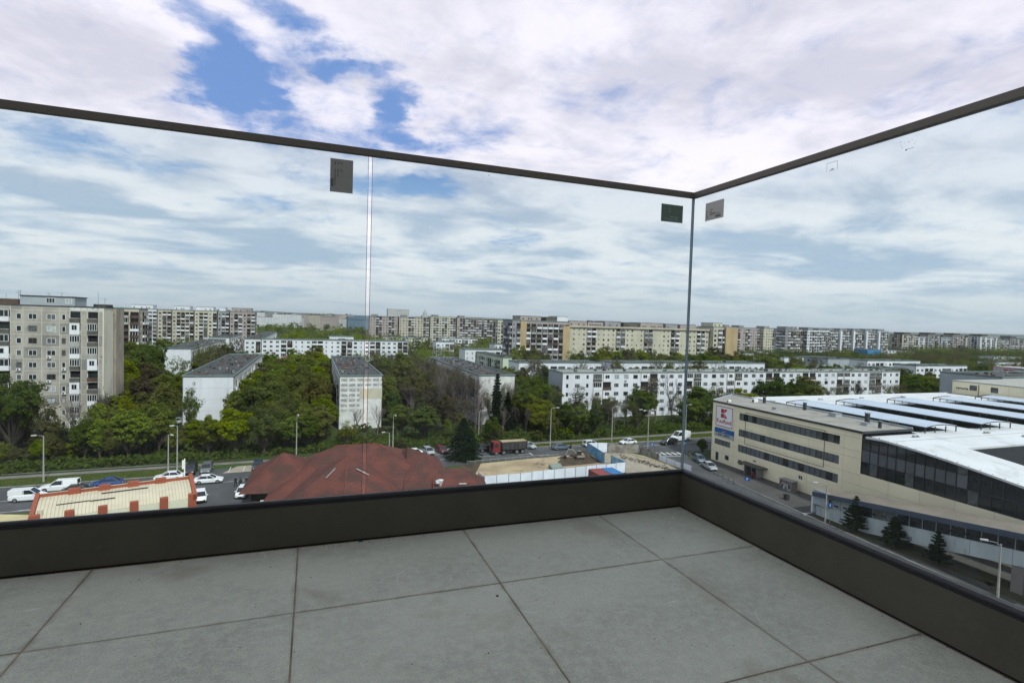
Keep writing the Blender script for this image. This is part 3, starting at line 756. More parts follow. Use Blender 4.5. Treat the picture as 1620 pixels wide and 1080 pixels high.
def balcony(face, x, z, w, kind, rng, h=2.65, proj=.55, name='balcony'):
    """slab, parapet and sometimes glazing"""
    key = ('balc', round(w, 1), kind, h, proj)
    if key not in _wc:
        mats = {'open': 'balc_dark', 'brown': 'balc_brown', 'white': 'balc_white', 'glazed_white': 'balc_white', 'glazed_dark': 'balc_dark', 'grey': 'balc_grey', 'glazed_grey': 'balc_grey', 'closed': 'balc_white'}
        mb = MB()
        mb.box(0, w, -proj, 0, -.12, 0, 2)
        mb.box(0, w, -proj, -proj+.07, 0, .95, 0).box(0, .07, -proj+.07, 0, 0, .95, 0).box(w-.07, w, -proj+.07, 0, 0, .95, 0)
        if kind == 'open' or kind == 'brown':
            mb.box(0, w, -proj-.03, -proj+.09, .95, 1.0, 1)
        elif kind == 'closed':
            mb.box(0, w, -proj, -proj+.07, .95, h-.15, 0)
            mb.box(w*.22, w*.75, -proj-.02, -proj-.001, 1.05, 2.1, 3)
            for q in (.22, .48, .74): mb.box(w*q-.03, w*q+.03, -proj-.05, -proj-.021, 1.05, 2.1, 1)
        else:
            mb.box(.05, w-.05, -proj+.02, -proj+.05, .95, h-.2, 3)
            n = 4
            for k in range(n+1):
                xx = min(max(.0, w*k/n-.04), w-.08); mb.box(xx, xx+.08, -proj-.01, -proj+.08, .95, h-.2, 1)
            mb.box(0, w, -proj-.01, -proj+.08, h-.28, h-.2, 1).box(0, w, -proj-.015, -proj+.085, .93, 1.0, 1)
        _wc[key] = mb.mesh('balcony', [M[mats[kind]], M['frame_white' if kind != 'brown' else 'frame_brown'], M['balc_grey'], M['glass_dark']])
    return face.add(name, _wc[key], x, z, -.17)

rng = random.Random(21)
tA = thing('apartment_tower', 'tall stained grey concrete apartment tower with stacked balconies at the west edge of the view', 'apartment tower', (-63, 151, 0))
part('core', MB().box(-82, -44.6, 147.17, 153.3, 0, 30.2).mesh('core', M['grey_panel2']), tA, (63, -151, 0))
part('roof', MB().box(-82.2, -44.3, 146.9, 153.5, 30.2, 30.4).mesh('roof', M['roof_dark']), tA, (63, -151, 0))
fA = Face(tA, (-82, 147.17), SOUTH)
X = lambda wx: wx+82
floorsz = [1.4+2.65*k for k in range(11)]       # window centres
wins = [(-60.2, -59.35, 1), (-58.1, -56.6, 2), (-54.85, -53.3, 2), (-52.15, -51.45, 1), (-66.9, -66.0, 1), (-69.6, -68.1, 2), (-73.2, -71.6, 2), (-76, -75.2, 1)]
balcs = [(-64.4, 3.1), (-50.6, 1.85), (-47.35, 1.85), (-80.5, 3.0)]
holes = []
for z in floorsz:
    for a, b, n in wins: holes.append((X(a), X(b), z-.62, z+.62))
    for a, bw in balcs: holes.append((X(a), X(a)+bw, z-1.18, z+1.32))
pxs = [0] + [X(v) for v in (-80.6, -77.4, -74.3, -70.7, -67.3, -64.5, -61.2, -59.05, -55.75, -52.55, -50.75, -48.65, -47.45, -45.4, -44.6)]
pzs = [0, .15] + [.15+2.65*k+.0 for k in range(1, 12)] + [30.2]
panels(fA, pxs, pzs, holes, M['grey_panel'], .16, .17, pick=lambda i, j: M['white_old'] if (i in (11, 13) and j > 1) or (j == 12 and i > 10) else (M['grey_panel2'] if (i*7+j*3) % 5 == 0 else M['grey_panel']))
part('panel_seams', MB().box(-82, -44.62, 147.045, 147.168, .0, 30.2).mesh('panel_seams', M['panel_seam']), tA, (63, -151, 0), kind='stuff')
for k, z in enumerate(floorsz):
    for a, b, n in wins:
        if (a, k) in (): continue
        fA.window(X(a), z-.62, b-a, 1.24, n, 'frame_white' if rng.random() < .75 else 'frame_brown', glass_pick(rng), y=-.128)
        if rng.random() < .22: ac_unit(fA, X(a)+.1, z-1.25)
    for bi, (a, bw) in enumerate(balcs):
        kinds = {1: ['glazed_white', 'closed', 'grey', 'glazed_grey', 'closed', 'open', 'glazed_dark', 'glazed_white', 'grey', 'closed', 'open'],
                 2: ['grey', 'glazed_white', 'glazed_dark', 'glazed_white', 'open', 'brown', 'closed', 'grey', 'open', 'glazed_dark', 'open'],
                 0: ['glazed_white', 'open', 'glazed_white', 'brown', 'glazed_grey', 'open', 'glazed_white', 'closed', 'glazed_dark', 'open', 'glazed_white']}.get(bi, ['open', 'glazed_white']*6)
        if k == 0:
            fA.window(X(a)+.2, z-.6, bw-.4, 1.2, 3, 'frame_white', 'glass_dark', y=-.128); continue
        fA.add('balcony_recess', panel_mesh(round(bw, 2), 2.5, [], .01, M['dark' if rng.random() < .6 else 'glass_dark']), X(a), z-1.18, -.128)  # flat dark panel, the shade behind the balcony put into its colour
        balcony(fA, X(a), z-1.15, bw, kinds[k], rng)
    for q in range(1):
        pass
# east gable and the second, set-back section
eA = Face(tA, (-44.6, 147.0), EAST)
panels(eA, [0, 6.3], [0, 30.2], [], mat('gable_cream', (.66, .62, .50), .9, .15, .3, .15, 8, coord='World', dirt=((.45, .42, .34), 2, .56, .6), stretch=(1, 1, .4)), .2, .0, name='gable_wall')
part('rear_section', MB().box(-70, -44.3, 154.9, 160.6, 0, 30.1).mesh('rear_section', mat('peach_grey_render', (.38, .325, .25), .9, .25, .3, coord='World', dirt=((.25, .22, .19), 2, .52, .8), stretch=(1, 1, .3))), tA, (63, -151, 0))
part('recess_wall', MB().box(-60, -46.2, 153.31, 154.89, 0, 30.0).mesh('recess_wall', M['grey_wall']), tA, (63, -151, 0))
# roof box with its strip of windows
part('roof_house', MB().box(-60.0, -50.2, 148.2, 155, 30.41, 32.35).box(-60.2, -50.0, 148.0, 155.2, 32.35, 32.5, 1).box(-82, -60.3, 150.5, 155, 30.41, 31.6, 2).box(-47.0, -44.7, 149, 154, 30.41, 31.0, 1).mesh('roof_house', [M['greyblue'], M['roof_dark'], M['balc_brown']]), tA, (63, -151, 0))
hA = Face(tA, (-60.0, 148.2), SOUTH)
hA.window(4.6, .55+30.4, 1.6, 1.1, 3, y=-.01); hA.window(8.1, .4+30.4, 1.2, 1.2, 2, glass='glass_pale', y=-.01)
for k, (x, y, h) in enumerate([(-60.3, 149, 3.2), (-61.0, 150, 3.0), (-56.3, 152, 2.9), (-53.6, 151, 3.0), (-43+(-3), 153, 2.0), (-39+(-8), 152, 3.6), (-64, 152, 2.4)]): antenna(tA, x, y, 30.4, h, k)

# ------------------------------------------------------------------ generic slab blocks
def block(name, label, x0, x1, y0, y1, h, wall='white_wall', gable=None, roof='roof_dark', faces='S', floor_h=2.75, bay=3.0, seed=1, detail=2, cat='apartment block',
          balc_every=4, group=None, base=.9, parapet=.35, clutter=True, bmix=('open', 'glazed_white', 'glazed_grey', 'brown', 'closed'), winfrac=.5, win_h=1.3, attic=None, side='plain', palette=None, trim='roof_trim', top_gap=None):
    """detail 2: every window and balcony its own part; 1: joined windows and balconies in relief"""
    rng = random.Random(seed)
    t = thing(name, label, cat, ((x0+x1)/2, (y0+y1)/2, 0), group=group)
    L = t.location; off = (-L.x, -L.y, 0)
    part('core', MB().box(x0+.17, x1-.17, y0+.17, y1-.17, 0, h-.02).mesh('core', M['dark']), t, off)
    rb = MB(); o = .12
    rb.box(x0-o, x1+o, y0-o, y1+o, h, h+.12)
    part('roof', rb.mesh('roof', M[roof]), t, off)
    pb = MB(); z1 = h+.12+parapet
    pb.box(x0-o, x1+o, y0-o, y0+.15, h+.121, z1).box(x0-o, x1+o, y1-.15, y1+o, h+.121, z1).box(x0-o, x0+.15, y0+.151, y1-.151, h+.121, z1).box(x1-.15, x1+o, y0+.151, y1-.151, h+.121, z1)
    part('parapet', pb.mesh('parapet', M[trim]), t, off)
    if clutter:
        cb = MB()
        for k in range(min(140, int((x1-x0)*(y1-y0)/(14 if detail == 2 else 45))+2)):
            x = rng.uniform(x0+1, x1-1.5); y = rng.uniform(y0+1, y1-1.5); s = rng.uniform(.12, .45); hh = rng.uniform(.15, .7)
            cb.box(x, x+s*rng.choice([1, 1, 2.2]), y, y+s*rng.choice([1, 1, 3]), h+.122, h+.12+hh, rng.choice([0, 0, 0, 1, 1, 2]))
        for k in range(6):
            x = rng.uniform(x0+1, x1-3); y = rng.uniform(y0+1, max(y0+1.1, y1-6)); cb.box(x, x+rng.choice([.2, 2.5]), y, y+rng.choice([4, .2, 5]), h+.121, h+.3, 1)
        part('chimneys', cb.mesh('chimneys', [M['charcoal'], M['balc_brown'], M['grey_wall']]), t, off, kind='stuff')
        for k in range(max(2, int(max(x1-x0, y1-y0)/20))):
            antenna(t, rng.uniform(x0+1, x1-1), rng.uniform(y0+1, y1-1), h+.12, rng.uniform(1.5, 3.5), seed*10+k)
    if attic:
        for ax0, ax1, am, ah in attic:
            part('attic', MB().box(ax0, ax1, y0+1.2, y1-1.2, h+.121, h+ah).box(ax0-.1, ax1+.1, y0+1.1, y1-1.1, h+ah, h+ah+.15, 1).mesh('attic', [M[am], M['roof_dark']]), t, off)
            wb = MB(); q = ax0+1.2
            while q < ax1-1.5:
                if rng.random() < .5: wb.box(q, q+.8, y0+1.15, y0+1.199, h+.9, h+1.6)
                q += 1.5
            if wb.f: part('attic_windows', wb.mesh('attic_windows', M['glass_dark']), t, off, kind='stuff')
    segs = {'S': ((x0, y0+.17), SOUTH, x1-x0), 'W': ((x0+.17, y1), WEST, y1-y0), 'E': ((x1-.17, y0), EAST, y1-y0), 'N': ((x1, y1-.17), NORTH, x1-x0)}
    nfl = max(1, int((h-base)/floor_h+.15))
    for s in 'SWEN':
        P0, ang, ln = segs[s]
        f = Face(t, P0, ang)
        wm = M[wall]
        if s in faces:
            nb = max(1, int(round(ln/bay))); bw = ln/nb
            hl = []; wl = []; bl = []
            seg_mats = []
            for i in range(nb):
                c = bw*(i+.5); r = rng.random()
                typ = 'b' if (balc_every and i % balc_every in (balc_every-1, balc_every-2) and i > 0) else ('n' if r < .2 else 'w')
                for k in range(nfl):
                    z = base+k*floor_h+(h-base-nfl*floor_h)*.5
                    if typ == 'b':
                        a, b = c-bw*.42, c+bw*.42
                        hl.append((a, b, z, z+floor_h-.25)); bl.append((a, z, b-a))
                    else:
                        ww = bw*winfrac if typ == 'w' else bw*winfrac*.5
                        hl.append((c-ww/2, c+ww/2, z+.85, z+.85+win_h)); wl.append((c-ww/2, z+.85, ww, 2 if typ == 'w' else 1))
            f.add('wall', panel_mesh(ln, h, hl, .17, wm), 0, 0)
            if detail == 2:
                for x, z, ww, n in wl:
                    f.window(x, z, ww, win_h, n if ww < 1.7 else 3, 'frame_white' if rng.random() < .8 else 'frame_brown', glass_pick(rng), y=-.02)
                    if rng.random() < .09: ac_unit(f, x+.3, z-.75)
                for x, z, ww in bl: balcony(f, x, z+.02, ww, rng.choice(bmix), rng, floor_h, .3)
            else:
                wb = MB(); bb = MB()
                for x, z, ww, n in wl:
                    g = rng.choice([0, 0, 0, 1])
                    wb.box(x, x+ww, -.06, -.02, z, z+win_h, g)
                    if rng.random() < .7:
                        wb.box(x, x+.1, -.1, -.061, z, z+win_h, 2).box(x+ww-.1, x+ww, -.1, -.061, z, z+win_h, 2).box(x+.101, x+ww-.101, -.1, -.061, z, z+.1, 2).box(x+ww*.5-.05, x+ww*.5+.05, -.1, -.061, z+.1, z+win_h, 2)
                for x, z, ww in bl:
                    kd = rng.choice([0, 0, 1, 1, 2, 3])
                    bb.box(x, x+ww, -.75, -.68, z, z+1.0, kd).box(x, x+.08, -.679, -.0, z, z+1.0, kd).box(x+ww-.08, x+ww, -.679, -.0, z, z+1.0, kd)
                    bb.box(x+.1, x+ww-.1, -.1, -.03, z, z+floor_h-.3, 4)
                    if rng.random() < .45:
                        bb.box(x, x+ww, -.72, -.69, z+1.001, z+floor_h-.3, 4)
                        for q in range(4): bb.box(x+ww*q/3.2, x+ww*q/3.2+.1, -.78, -.721, z+1.001, z+floor_h-.3, 1)
                if wb.f: f.add('windows', wb.mesh('windows', [M['glass_dark'], M['glass_mid'], M['frame_white']]), kind='stuff')
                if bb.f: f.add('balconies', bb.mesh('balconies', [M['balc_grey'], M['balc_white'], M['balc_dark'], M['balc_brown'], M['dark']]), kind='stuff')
        else:
            f.add('gable' if ln < 20 else 'wall', panel_mesh(ln, h, [], .17, M[gable or wall]), 0, 0)
    return t

# B1, B2: white slabs seen gable first, balconies down their east sides
def slab(label, x0, x1, y0, y1, h, gable, seed, faces='E', **kw):
    return block('apartment_block', label, x0, x1, y0, y1, h, 'white_old', gable, faces=faces, seed=seed, detail=kw.pop('detail', 2), bay=kw.pop('bay', 3.3), balc_every=3, **kw)
b1 = slab('white five-storey block, plain white gable and dark cluttered flat roof, slender tree in front', -29.6, -18.3, 151, 231, 14.0, 'white_wall', 2)
gf = Face(b1, (-29.6, 150.999), SOUTH)
for k in range(1, 5): gf.add('panel_joint', MB().box(.02, 11.28, -.012, 0, 0, .03).mesh('panel_joint', M['balc_grey']), 0, 2.8*k)
for x in (3.8, 10.0): gf.add('panel_joint', MB().box(0, .03, -.010, -.0, 0, 13.9).mesh('panel_joint', M['balc_grey']), x, 0)
slab('pale blue-white five-storey block behind the first, long dark roof', -58.5, -48.3, 262, 360, 14.0, 'white_wall', 3, detail=1)
slab('farthest of the pale five-storey blocks in line, low roof half hidden by trees', -60.5, -49.5, 382, 500, 14.0, 'white_wall', 4, detail=1)
b3 = slab('five-storey block with badly peeling white gable behind the open pane joint', 6.8, 18.0, 150, 223, 14.0, 'peel', 5, faces='W')
pf = Face(b3, (6.8, 149.999), SOUTH)
pf.add('repaired_panel', MB().box(0, 5.9, -.035, 0, 0, 2.7).mesh('repaired_panel', M['cream_wall']), 5.25, 8.0)
for k in range(1, 5): pf.add('panel_joint', MB().box(.02, 11.18, -.012, 0, 0, .04).mesh('panel_joint', M['balc_grey']), 0, 2.8*k-.4)
b4 = slab('five-storey block with weathered white gable behind two dark conifers', 45.0, 56.2, 149.2, 221, 14.0, 'white_old', 6, faces='W')
# B5: the long white block; the west side's shade is in the gable's grey
b5 = block('apartment_block', 'very long white five-storey block facing the boulevard with a grey west gable', 73.4, 226, 153, 163.5, 14.3, 'white_wall', 'greyblue', roof='roof_grey', faces='S', seed=8, detail=2, bay=3.55, balc_every=5, floor_h=2.75, base=.6, winfrac=.48,
           bmix=('glazed_white', 'glazed_dark', 'brown', 'glazed_dark', 'closed'))
# B6: second row
for k, (a, b) in enumerate([(75, 112), (117, 158), (163, 198)]):
    block('apartment_block', ['white-walled block of the second row, its top floor showing over the trees by the conifers', 'middle white and mauve block of the second row behind the long block', 'white block end of the second row beside the teal roofs'][k],
          a, b, 196, 207, 14.0, 'white_wall', 'white_wall', roof='roof_dark', faces='S', seed=20+k, detail=1, bay=3.4, balc_every=6)

# ------------------------------------------------------------------ further blocks
def far(label, x0, x1, y0, y1, h, wall, seed, faces='S', gable=None, **kw):
    return block('apartment_block', label, x0, x1, y0, y1, h, wall, gable, faces=faces, seed=seed, detail=1, clutter=kw.pop('clutter', True), **kw)
far('beige ten-storey block just beyond the corner of the tall grey tower', -100, -67.6, 265, 277, 30.3, 'beige_wall', 31, 'SE', gable='cream_wall', bay=3.6, balc_every=3)
# row 1: the long mixed block at the back on the west side
r1 = [(-121, -104, 'white_wall', 'white_wall'), (-104, -95, 'beige_wall', None), (-95, -81, 'beige_wall', 'white_wall'), (-81, -66, 'cream_wall', 'white_wall'), (-66, -58, 'grey_wall', 'white_wall'), (-58, -40.5, 'rose_wall', 'rose_wall')]
lab1 = ['white ten-storey section with white attic at the near end of the long back row', 'narrow beige section between white-attic sections of the long back row', 'beige section with white attic and striped balconies in the long back row',
        'cream section with white attic beside the dark stair bay in the long back row', 'dark grey stair section of the long back row', 'mauve-grey section with big white balconies ending the long back row']
for k, (a, b, m, at) in enumerate(r1):
    far(lab1[k], a, b-.3, 450, 463, 30.6, m, 40+k, 'SE', balc_every=[2, 3, 2, 3, 2, 3][k], bay=2.9, attic=[(a+1, b-3, at, 3.0)] if at else None, bmix=('white',))
# T4: the big ten-storey cream block in the middle with its tan ends
far('dark grey end section of the big ten-storey block in the middle', 93.9, 98.6, 256, 270, 30.6, 'grey_wall', 50, 'SW', bay=2.4, balc_every=2, win_h=1.5)
t = far('grey balcony section between two tan strips of the big ten-storey block', 98.7, 127.0, 258, 272, 30.4, 'rose_wall', 51, 'S', bay=3.1, balc_every=2, attic=[(99.5, 111, 'rose_wall', 2.6), (114, 120, 'balc_dark', 2.4), (120.2, 126.5, 'white_wall', 3.0)])
L = t.location
for a, b in ((98.7, 102.4), (123.0, 126.9)):
    part('tan_strip', MB().box(a, b, 257.2, 257.99, 0, 30.4 if a < 100 else 28.5).mesh('tan_strip', M['tan_wall']), t, (-L.x, -L.y, 0))
t = far('long cream facade with small windows and dark balcony bays of the big ten-storey block', 127.2, 221, 262, 276, 28.3, 'cream_wall', 52, 'S', bay=3.0, balc_every=6, winfrac=.36, win_h=1.1, base=1.2, floor_h=2.65,
        attic=[(129, 140, 'rose_wall', 3.0), (140.5, 150, 'rose_wall', 2.8), (151, 161, 'grey_wall', 3.4), (163, 172, 'balc_dark', 3.0), (174, 189, 'rose_wall', 3.2), (191, 199, 'grey_wall', 3.0), (201, 212, 'rose_wall', 2.9)])
L = t.location
part('cornice', MB().box(127.0, 221.2, 261.2, 262.2, 28.0, 29.0).mesh('cornice', M['beige_wall']), t, (-L.x, -L.y, 0))
t = far('cream corner section with tan end wall east of the glass corner, ten storeys', 221.3, 238, 259, 272, 30.2, 'cream_wall', 53, 'S', bay=3.2, balc_every=3, attic=[(222, 229, 'cream_wall', 2.6)])
L = t.location
part('tan_strip', MB().box(229.5, 238.2, 257.6, 258.99, 0, 30.5).mesh('tan_strip', M['tan_wall']), t, (-L.x, -L.y, 0))
# T5 row and its neighbours
t5 = [(56, 86, 'rose_wall'), (87, 120, 'beige_wall'), (121, 150, 'cream_wall'), (151, 196, 'rose_wall')]
l5 = ['rose-grey section of the distant ten-storey row just east of the pane joint', 'beige middle section of the distant ten-storey row',
      'pale cream section of the distant ten-storey row', 'rose-grey end section of the distant ten-storey row near the big block']
for k, (a, b, m) in enumerate(t5):
    far(l5[k], a, b-.5, 590, 603, 31.0+(k > 1)*1.5, m, 60+k, 'S', bay=3.2, balc_every=[4, 5, 3, 2, 4][k], attic=[(a+3, a+9, 'grey_wall', 2)])
far('cream ten-storey block between the distant row and the big block', 141.5, 153.5, 420, 434, 30.6, 'cream_wall', 66, 'SW', bay=3.0, balc_every=3)
# right-hand back rows
for k, (a, b, y, m, g, lb) in enumerate([(371, 392, 420, 'grey_wall', None, 'dark grey ten-storey block next to the tan corner section, roof tanks on top'),
        (392.5, 420, 424, 'rose_wall', None, 'rose-grey middle part of the eastern grey back row'),
        (420.5, 447, 420, 'cream_wall', None, 'pale cream part of the eastern grey back row'),
        (404, 417, 378, 'grey_wall', 'tan_wall', 'narrow grey tower with tan flank in the east'),
        (418, 432, 384, 'beige_wall', 'tan_wall', 'beige block with tan flank and stepped white balconies in the east'),
        (433, 452, 380, 'white_wall', None, 'white-topped block beside the white towers')]):
    far(lb, a, b-.4, y, y+13, 30.5, m, 70+k, 'SW', bay=3.0, balc_every=[4, 5, 6, 2, 2, 2][k], gable=g, attic=[(a+2, a+8, 'grey_wall', 2.5)])
# the white towers
for k in range(6):
    a = 462+k*18.2
    t = far(['grey-white tower starting the row of white towers', 'second white tower of the row, big white balconies', 'third white tower of the row, big white balconies', 'fourth white tower of the row, big white balconies', 'fifth white tower of the row, big white balconies', 'last white tower of the row, lower end with stacked balconies'][k],
            a, a+16.4, 400+(k == 0)*-6, 414, 30.6+.2*k, 'white_wall', 80+k, 'SW', bay=2.7, balc_every=2, attic=[(a+3, a+12, 'grey_wall', 2.2)], winfrac=.6)
    L = t.location
    part('pier', MB().box(a-.9, a+1.2, 397.5 if k else 392.5, 400 if k else 393.9, 0, 31).mesh('pier', M['white_wall']), t, (-L.x, -L.y, 0))
# far east row
l4 = ['dark-topped grey', 'pale grey', 'brownish', 'greenish grey', 'rose', 'beige', 'light blue-grey', 'white', 'dark striped', 'long dark']
for k, (a, b, m) in enumerate([(672, 700, 'beige_wall'), (701, 716, 'white_wall'), (718, 742, 'grey_wall'), (743, 764, 'greyblue'), (765, 790, 'rose_wall'), (791, 815, 'cream_wall'), (816, 846, 'greyblue'), (775, 812, 'white_wall'), (850, 880, 'grey_wall'), (882, 960, 'grey_wall')]):
    far('%s ten-storey block in the far eastern row under the horizon' % l4[k], a, b-.4, 455 if k != 7 else 430, 470 if k != 7 else 443, [28.6, 26.5, 29.2, 27, 29.4, 27.5, 28.8, 29.0, 26, 28][k], m, 90+k, 'SW', bay=3.2, balc_every=3, attic=[(a+5, a+16, 'balc_dark', 3.0)])

# low white and coloured blocks in the middle distance
def low(label, x0, x1, y0, y1, h, wall='white_wall', seed=1, faces='S', **kw):
    return block('low_block', label, x0, x1, y0, y1, h, wall, faces=faces, seed=seed, detail=1, cat=kw.pop('cat', 'low building'), **kw)
low('long white four-storey block crossing behind the brown hipped roof', -29.8, 61, 370, 381, 14.0, seed=100, bay=3.6, balc_every=5, base=2.5)
low('white wing with dark flat roof at the west end of the long white block', -39.5, -30.2, 371, 525, 13.9, seed=101, faces='SE', bay=3.4)
low('white four-storey block continuing the long white block eastward', 81, 94, 374, 385, 14.0, seed=102)
low('low white block with pale roof below the distant rose-grey row', 79, 106, 290, 302, 13.6, seed=103)
low('pale green gable block west of the big ten-storey block', 77.5, 82.0, 222, 262, 14.0, 'greenish', seed=104, faces='W')
low('white low-rise strip in front of the distant row', 107, 140, 470, 484, 13.0, seed=105)
low('cream low-rise strip in front of the distant row', 60, 104, 505, 518, 12.0, 'cream_wall', seed=106)
low('white low block among trees before the cream tower', 122, 152, 368, 380, 13.0, seed=107)
low('small white block showing between treetops beyond the long white block', 12, 30, 440, 452, 14.0, seed=108)
low('grey school-like block with a row of square windows in the east', 238, 286, 262, 274, 11.2, 'grey_wall', seed=110, bay=3.4, balc_every=0)
low('pale windowless hall end beside the grey school-like block', 276, 292, 258, 261.5, 12.6, 'white_wall', seed=111, faces='', clutter=False)
low('teal-roofed low hall with grey walls', 262, 281, 238, 250, 9.6, 'greyblue', seed=112, faces='', roof='roof_trim', clutter=False)
low('pale aqua low hall', 284, 300, 246, 256, 9.4, 'aqua', seed=113, faces='', clutter=False)
low('light grey-blue hall with a few windows behind the end of the long block', 303, 332, 250, 275, 12.4, 'greyblue', seed=114, faces='W', balc_every=0)
low('flat white-roofed supermarket hall in the eastern distance', 380, 455, 372, 415, 8.0, 'white_wall', seed=115, faces='', roof='membrane')
low('small white house with flat roof left of the white-roofed hall', 300, 322, 330, 344, 11.0, 'white_wall', seed=119, faces='S')
low('bright blue hall end below the white towers', 510, 530, 378, 392, 13.0, 'bluehall', seed=116, faces='', clutter=False)
low('white hall beside the bright blue hall', 540, 612, 400, 425, 11.5, 'white_wall', seed=117, faces='S', balc_every=0, bay=5)
low('white four-storey block behind trees, end of the middle eastern row', 300, 345, 222, 233, 13.6, seed=118, bay=3.4)
low('long white four-storey block behind the roof canopies', 286, 326, 186, 197, 13.8, seed=120, bay=3.2)
low('white block with pink flank left of the long eastern white block', 268, 285, 192, 203, 12.0, 'rose_wall', seed=121)
low('white low block far out among the eastern trees', 560, 600, 300, 312, 12.0, seed=122)
low('pale low block deep in the eastern trees', 470, 500, 250, 262, 11.0, seed=123)
low('grey blue building beyond the roof terrace, dark entrance low on its flank', 226, 300, 118, 138, 15.6, 'greyblue', seed=124, faces='', roof='roof_dark', cat='service building')
low('white-walled block with odd windows behind the grey blue building', 300, 352, 140, 152, 15.2, 'white_wall', seed=125, bay=4)
low('dark low garage in the west with a dark roof', -100, -60, 330, 345, 9.0, 'grey_wall', seed=126, faces='')
# brown hipped house
t = thing('hipped_house', 'dark brown house with a red-brown hipped roof among trees', 'house', (-7, 280, 0))
part('wall', MB().box(-8, 8, -7, 7, 0, 7.4).mesh('wall', M['balc_brown']), t)
part('roof', MB().poly([(-9.4, -8, 7.4), (9.4, -8, 7.4), (5, 0, 10.6), (-5, 0, 10.6)]).poly([(9.4, -8, 7.4), (9.4, 8, 7.4), (5, 0, 10.6)]).poly([(9.4, 8, 7.4), (-9.4, 8, 7.4), (-5, 0, 10.6), (5, 0, 10.6)]).poly([(-9.4, 8, 7.4), (-9.4, -8, 7.4), (-5, 0, 10.6)]).poly([(-9.4, -8, 7.39), (-9.4, 8, 7.39), (9.4, 8, 7.39), (9.4, -8, 7.39)]).mesh('roof', mat('maroon_roof', (.17, .075, .07), .9, .2, .5, coord='World')), t)
hf = Face(t, (-15, 273), SOUTH)
for k in range(5): hf.window(1.2+k*3.1, 5.0, 1.4, 1.5, 2, 'frame_white', 'glass_pale', y=-.02)
# skyline beyond: blocks a few pixels high, windows as relief texture
def winmat(name, col, dark=(.12, .13, .15)):
    m = bpy.data.materials.new(name); m.use_nodes = True
    t = NT(m.node_tree); t.N.clear()
    pos = t.n('ShaderNodeNewGeometry').outputs['Position']; s = t.n('ShaderNodeSeparateXYZ', i0=pos)
    fx = t.math('FRACT', t.math('DIVIDE', t.math('ADD', s.outputs[0], s.outputs[1]), 3.2)); fz = t.math('FRACT', t.math('DIVIDE', s.outputs[2], 2.8))
    a = t.math('MULTIPLY', t.math('GREATER_THAN', fx, .45), t.math('GREATER_THAN', fz, .52))
    c = t.mix(t.math('MULTIPLY', a, .9), col, dark)
    c = t.mix(t.ramp(t.noise(pos, .06, 3), .4, .6, 0, .3), c, tuple(x*.6 for x in col))
    b = t.n('ShaderNodeBsdfPrincipled', Base__Color=c, Roughness=.9)
    o = t.n('ShaderNodeOutputMaterial'); t.L.new(b.outputs[0], o.inputs[0]); return m
FW = [winmat('far_facade_pale', (.46, .46, .45)), winmat('far_facade_beige', (.40, .36, .29)), winmat('far_facade_grey', (.27, .27, .28)), winmat('far_facade_rose', (.33, .28, .26)), winmat('far_facade_white', (.6, .61, .63))]
rng = random.Random(77)
def sky_block(x, y, wd, dp, h, m, label, grp='blocks on the skyline'):
    mb = MB(); mb.box(0, wd, 0, dp, 0, h, 0); mb.box(-.3, wd+.3, -.3, dp+.3, h, h+.5, 1)
    q = 3
    while q < wd-6:
        if rng.random() < .6: mb.box(q, q+5, 2, dp-2, h+.51, h+rng.uniform(1.5, 3.2), rng.choice([1, 0]))
        q += 10
    single('skyline_block', mb.mesh('skyline_block', [m, M['roof_dark']]), label, 'apartment block', (x, y, 0), group=grp)
cn = ['pale', 'beige', 'grey', 'rose-grey', 'white']
dirn = lambda x, y: 'behind the back row in the west' if x/y < .05 else ('on the horizon by the open pane joint' if x/y < .3 else ('behind the big ten-storey block' if x/y < .85 else ('behind the white towers' if x/y < 1.5 else 'at the far eastern horizon')))
for k in range(150):
    y = rng.choice([680, 760, 860, 980, 1150, 1350, 1600, 1900])+k*.17+k%7*2.3; u = rng.uniform(-.2, 2.05); 
    if u > 1.0:
        if k % 2: continue
        y *= .8
    if u < .14 and y < 1100: y += 700
    if 1.36 < u < 1.5: continue
    x = u*y; mi = rng.randrange(5); wd = rng.uniform(24, 75)
    hh = rng.choice([24, 26, 29, 30, 14]) if y < 1000 else rng.uniform(22, 36)
    if u > 1: hh = min(hh, 26)
    sky_block(x, y, wd, 13, hh, FW[mi], '%s %s slab block %s' % ('low' if hh < 20 else ('long' if wd > 50 else ('mid-sized' if wd > 35 else 'short')), cn[mi]+(' nearer' if y < 900 else ' distant'), dirn(x, y)))
rng = random.Random(78)
for k in range(26):
    y = 1420+k*9; u = -.03+k*.012; mi = rng.choice([0, 1, 3])
    sky_block(u*y, y, rng.choice([22, 34, 15]), 13, rng.uniform(18, 33), FW[mi], 'small %s slab block %s' % (cn[mi], dirn(u*y, y)))
single('domed_hall', MB().box(-22, 22, 0, 50, 24, 33).box(-40, -22.1, 0, 50, 24, 31).box(-40, 22, 1, 49, 0, 23.9).mesh('hall', mat('slate_blue_hall', (.10, .16, .21), .8, .1, .2)), 'low blue-roofed hall rising over the far roofs', 'hall', (112, 1250, 0))
single('office_slab', MB().box(-25, 25, 0, 20, 0, 50).box(-25.2, 25.2, -.2, 20.2, 50, 51, 0).mesh('office', [FW[0]]), 'pale boxy office building beside the blue-roofed hall on the skyline', 'office building', (190, 1300, 0))
mb = MB()
mb.box(-8, 8, -8, 8, 0, 30).box(-5.5, 5.5, -5.5, 5.5, 30.01, 36).box(-3, 3, -3, 3, 36.01, 41).tube([(0, 0, 41), (0, 0, 46)], [2.4, .6], 8)
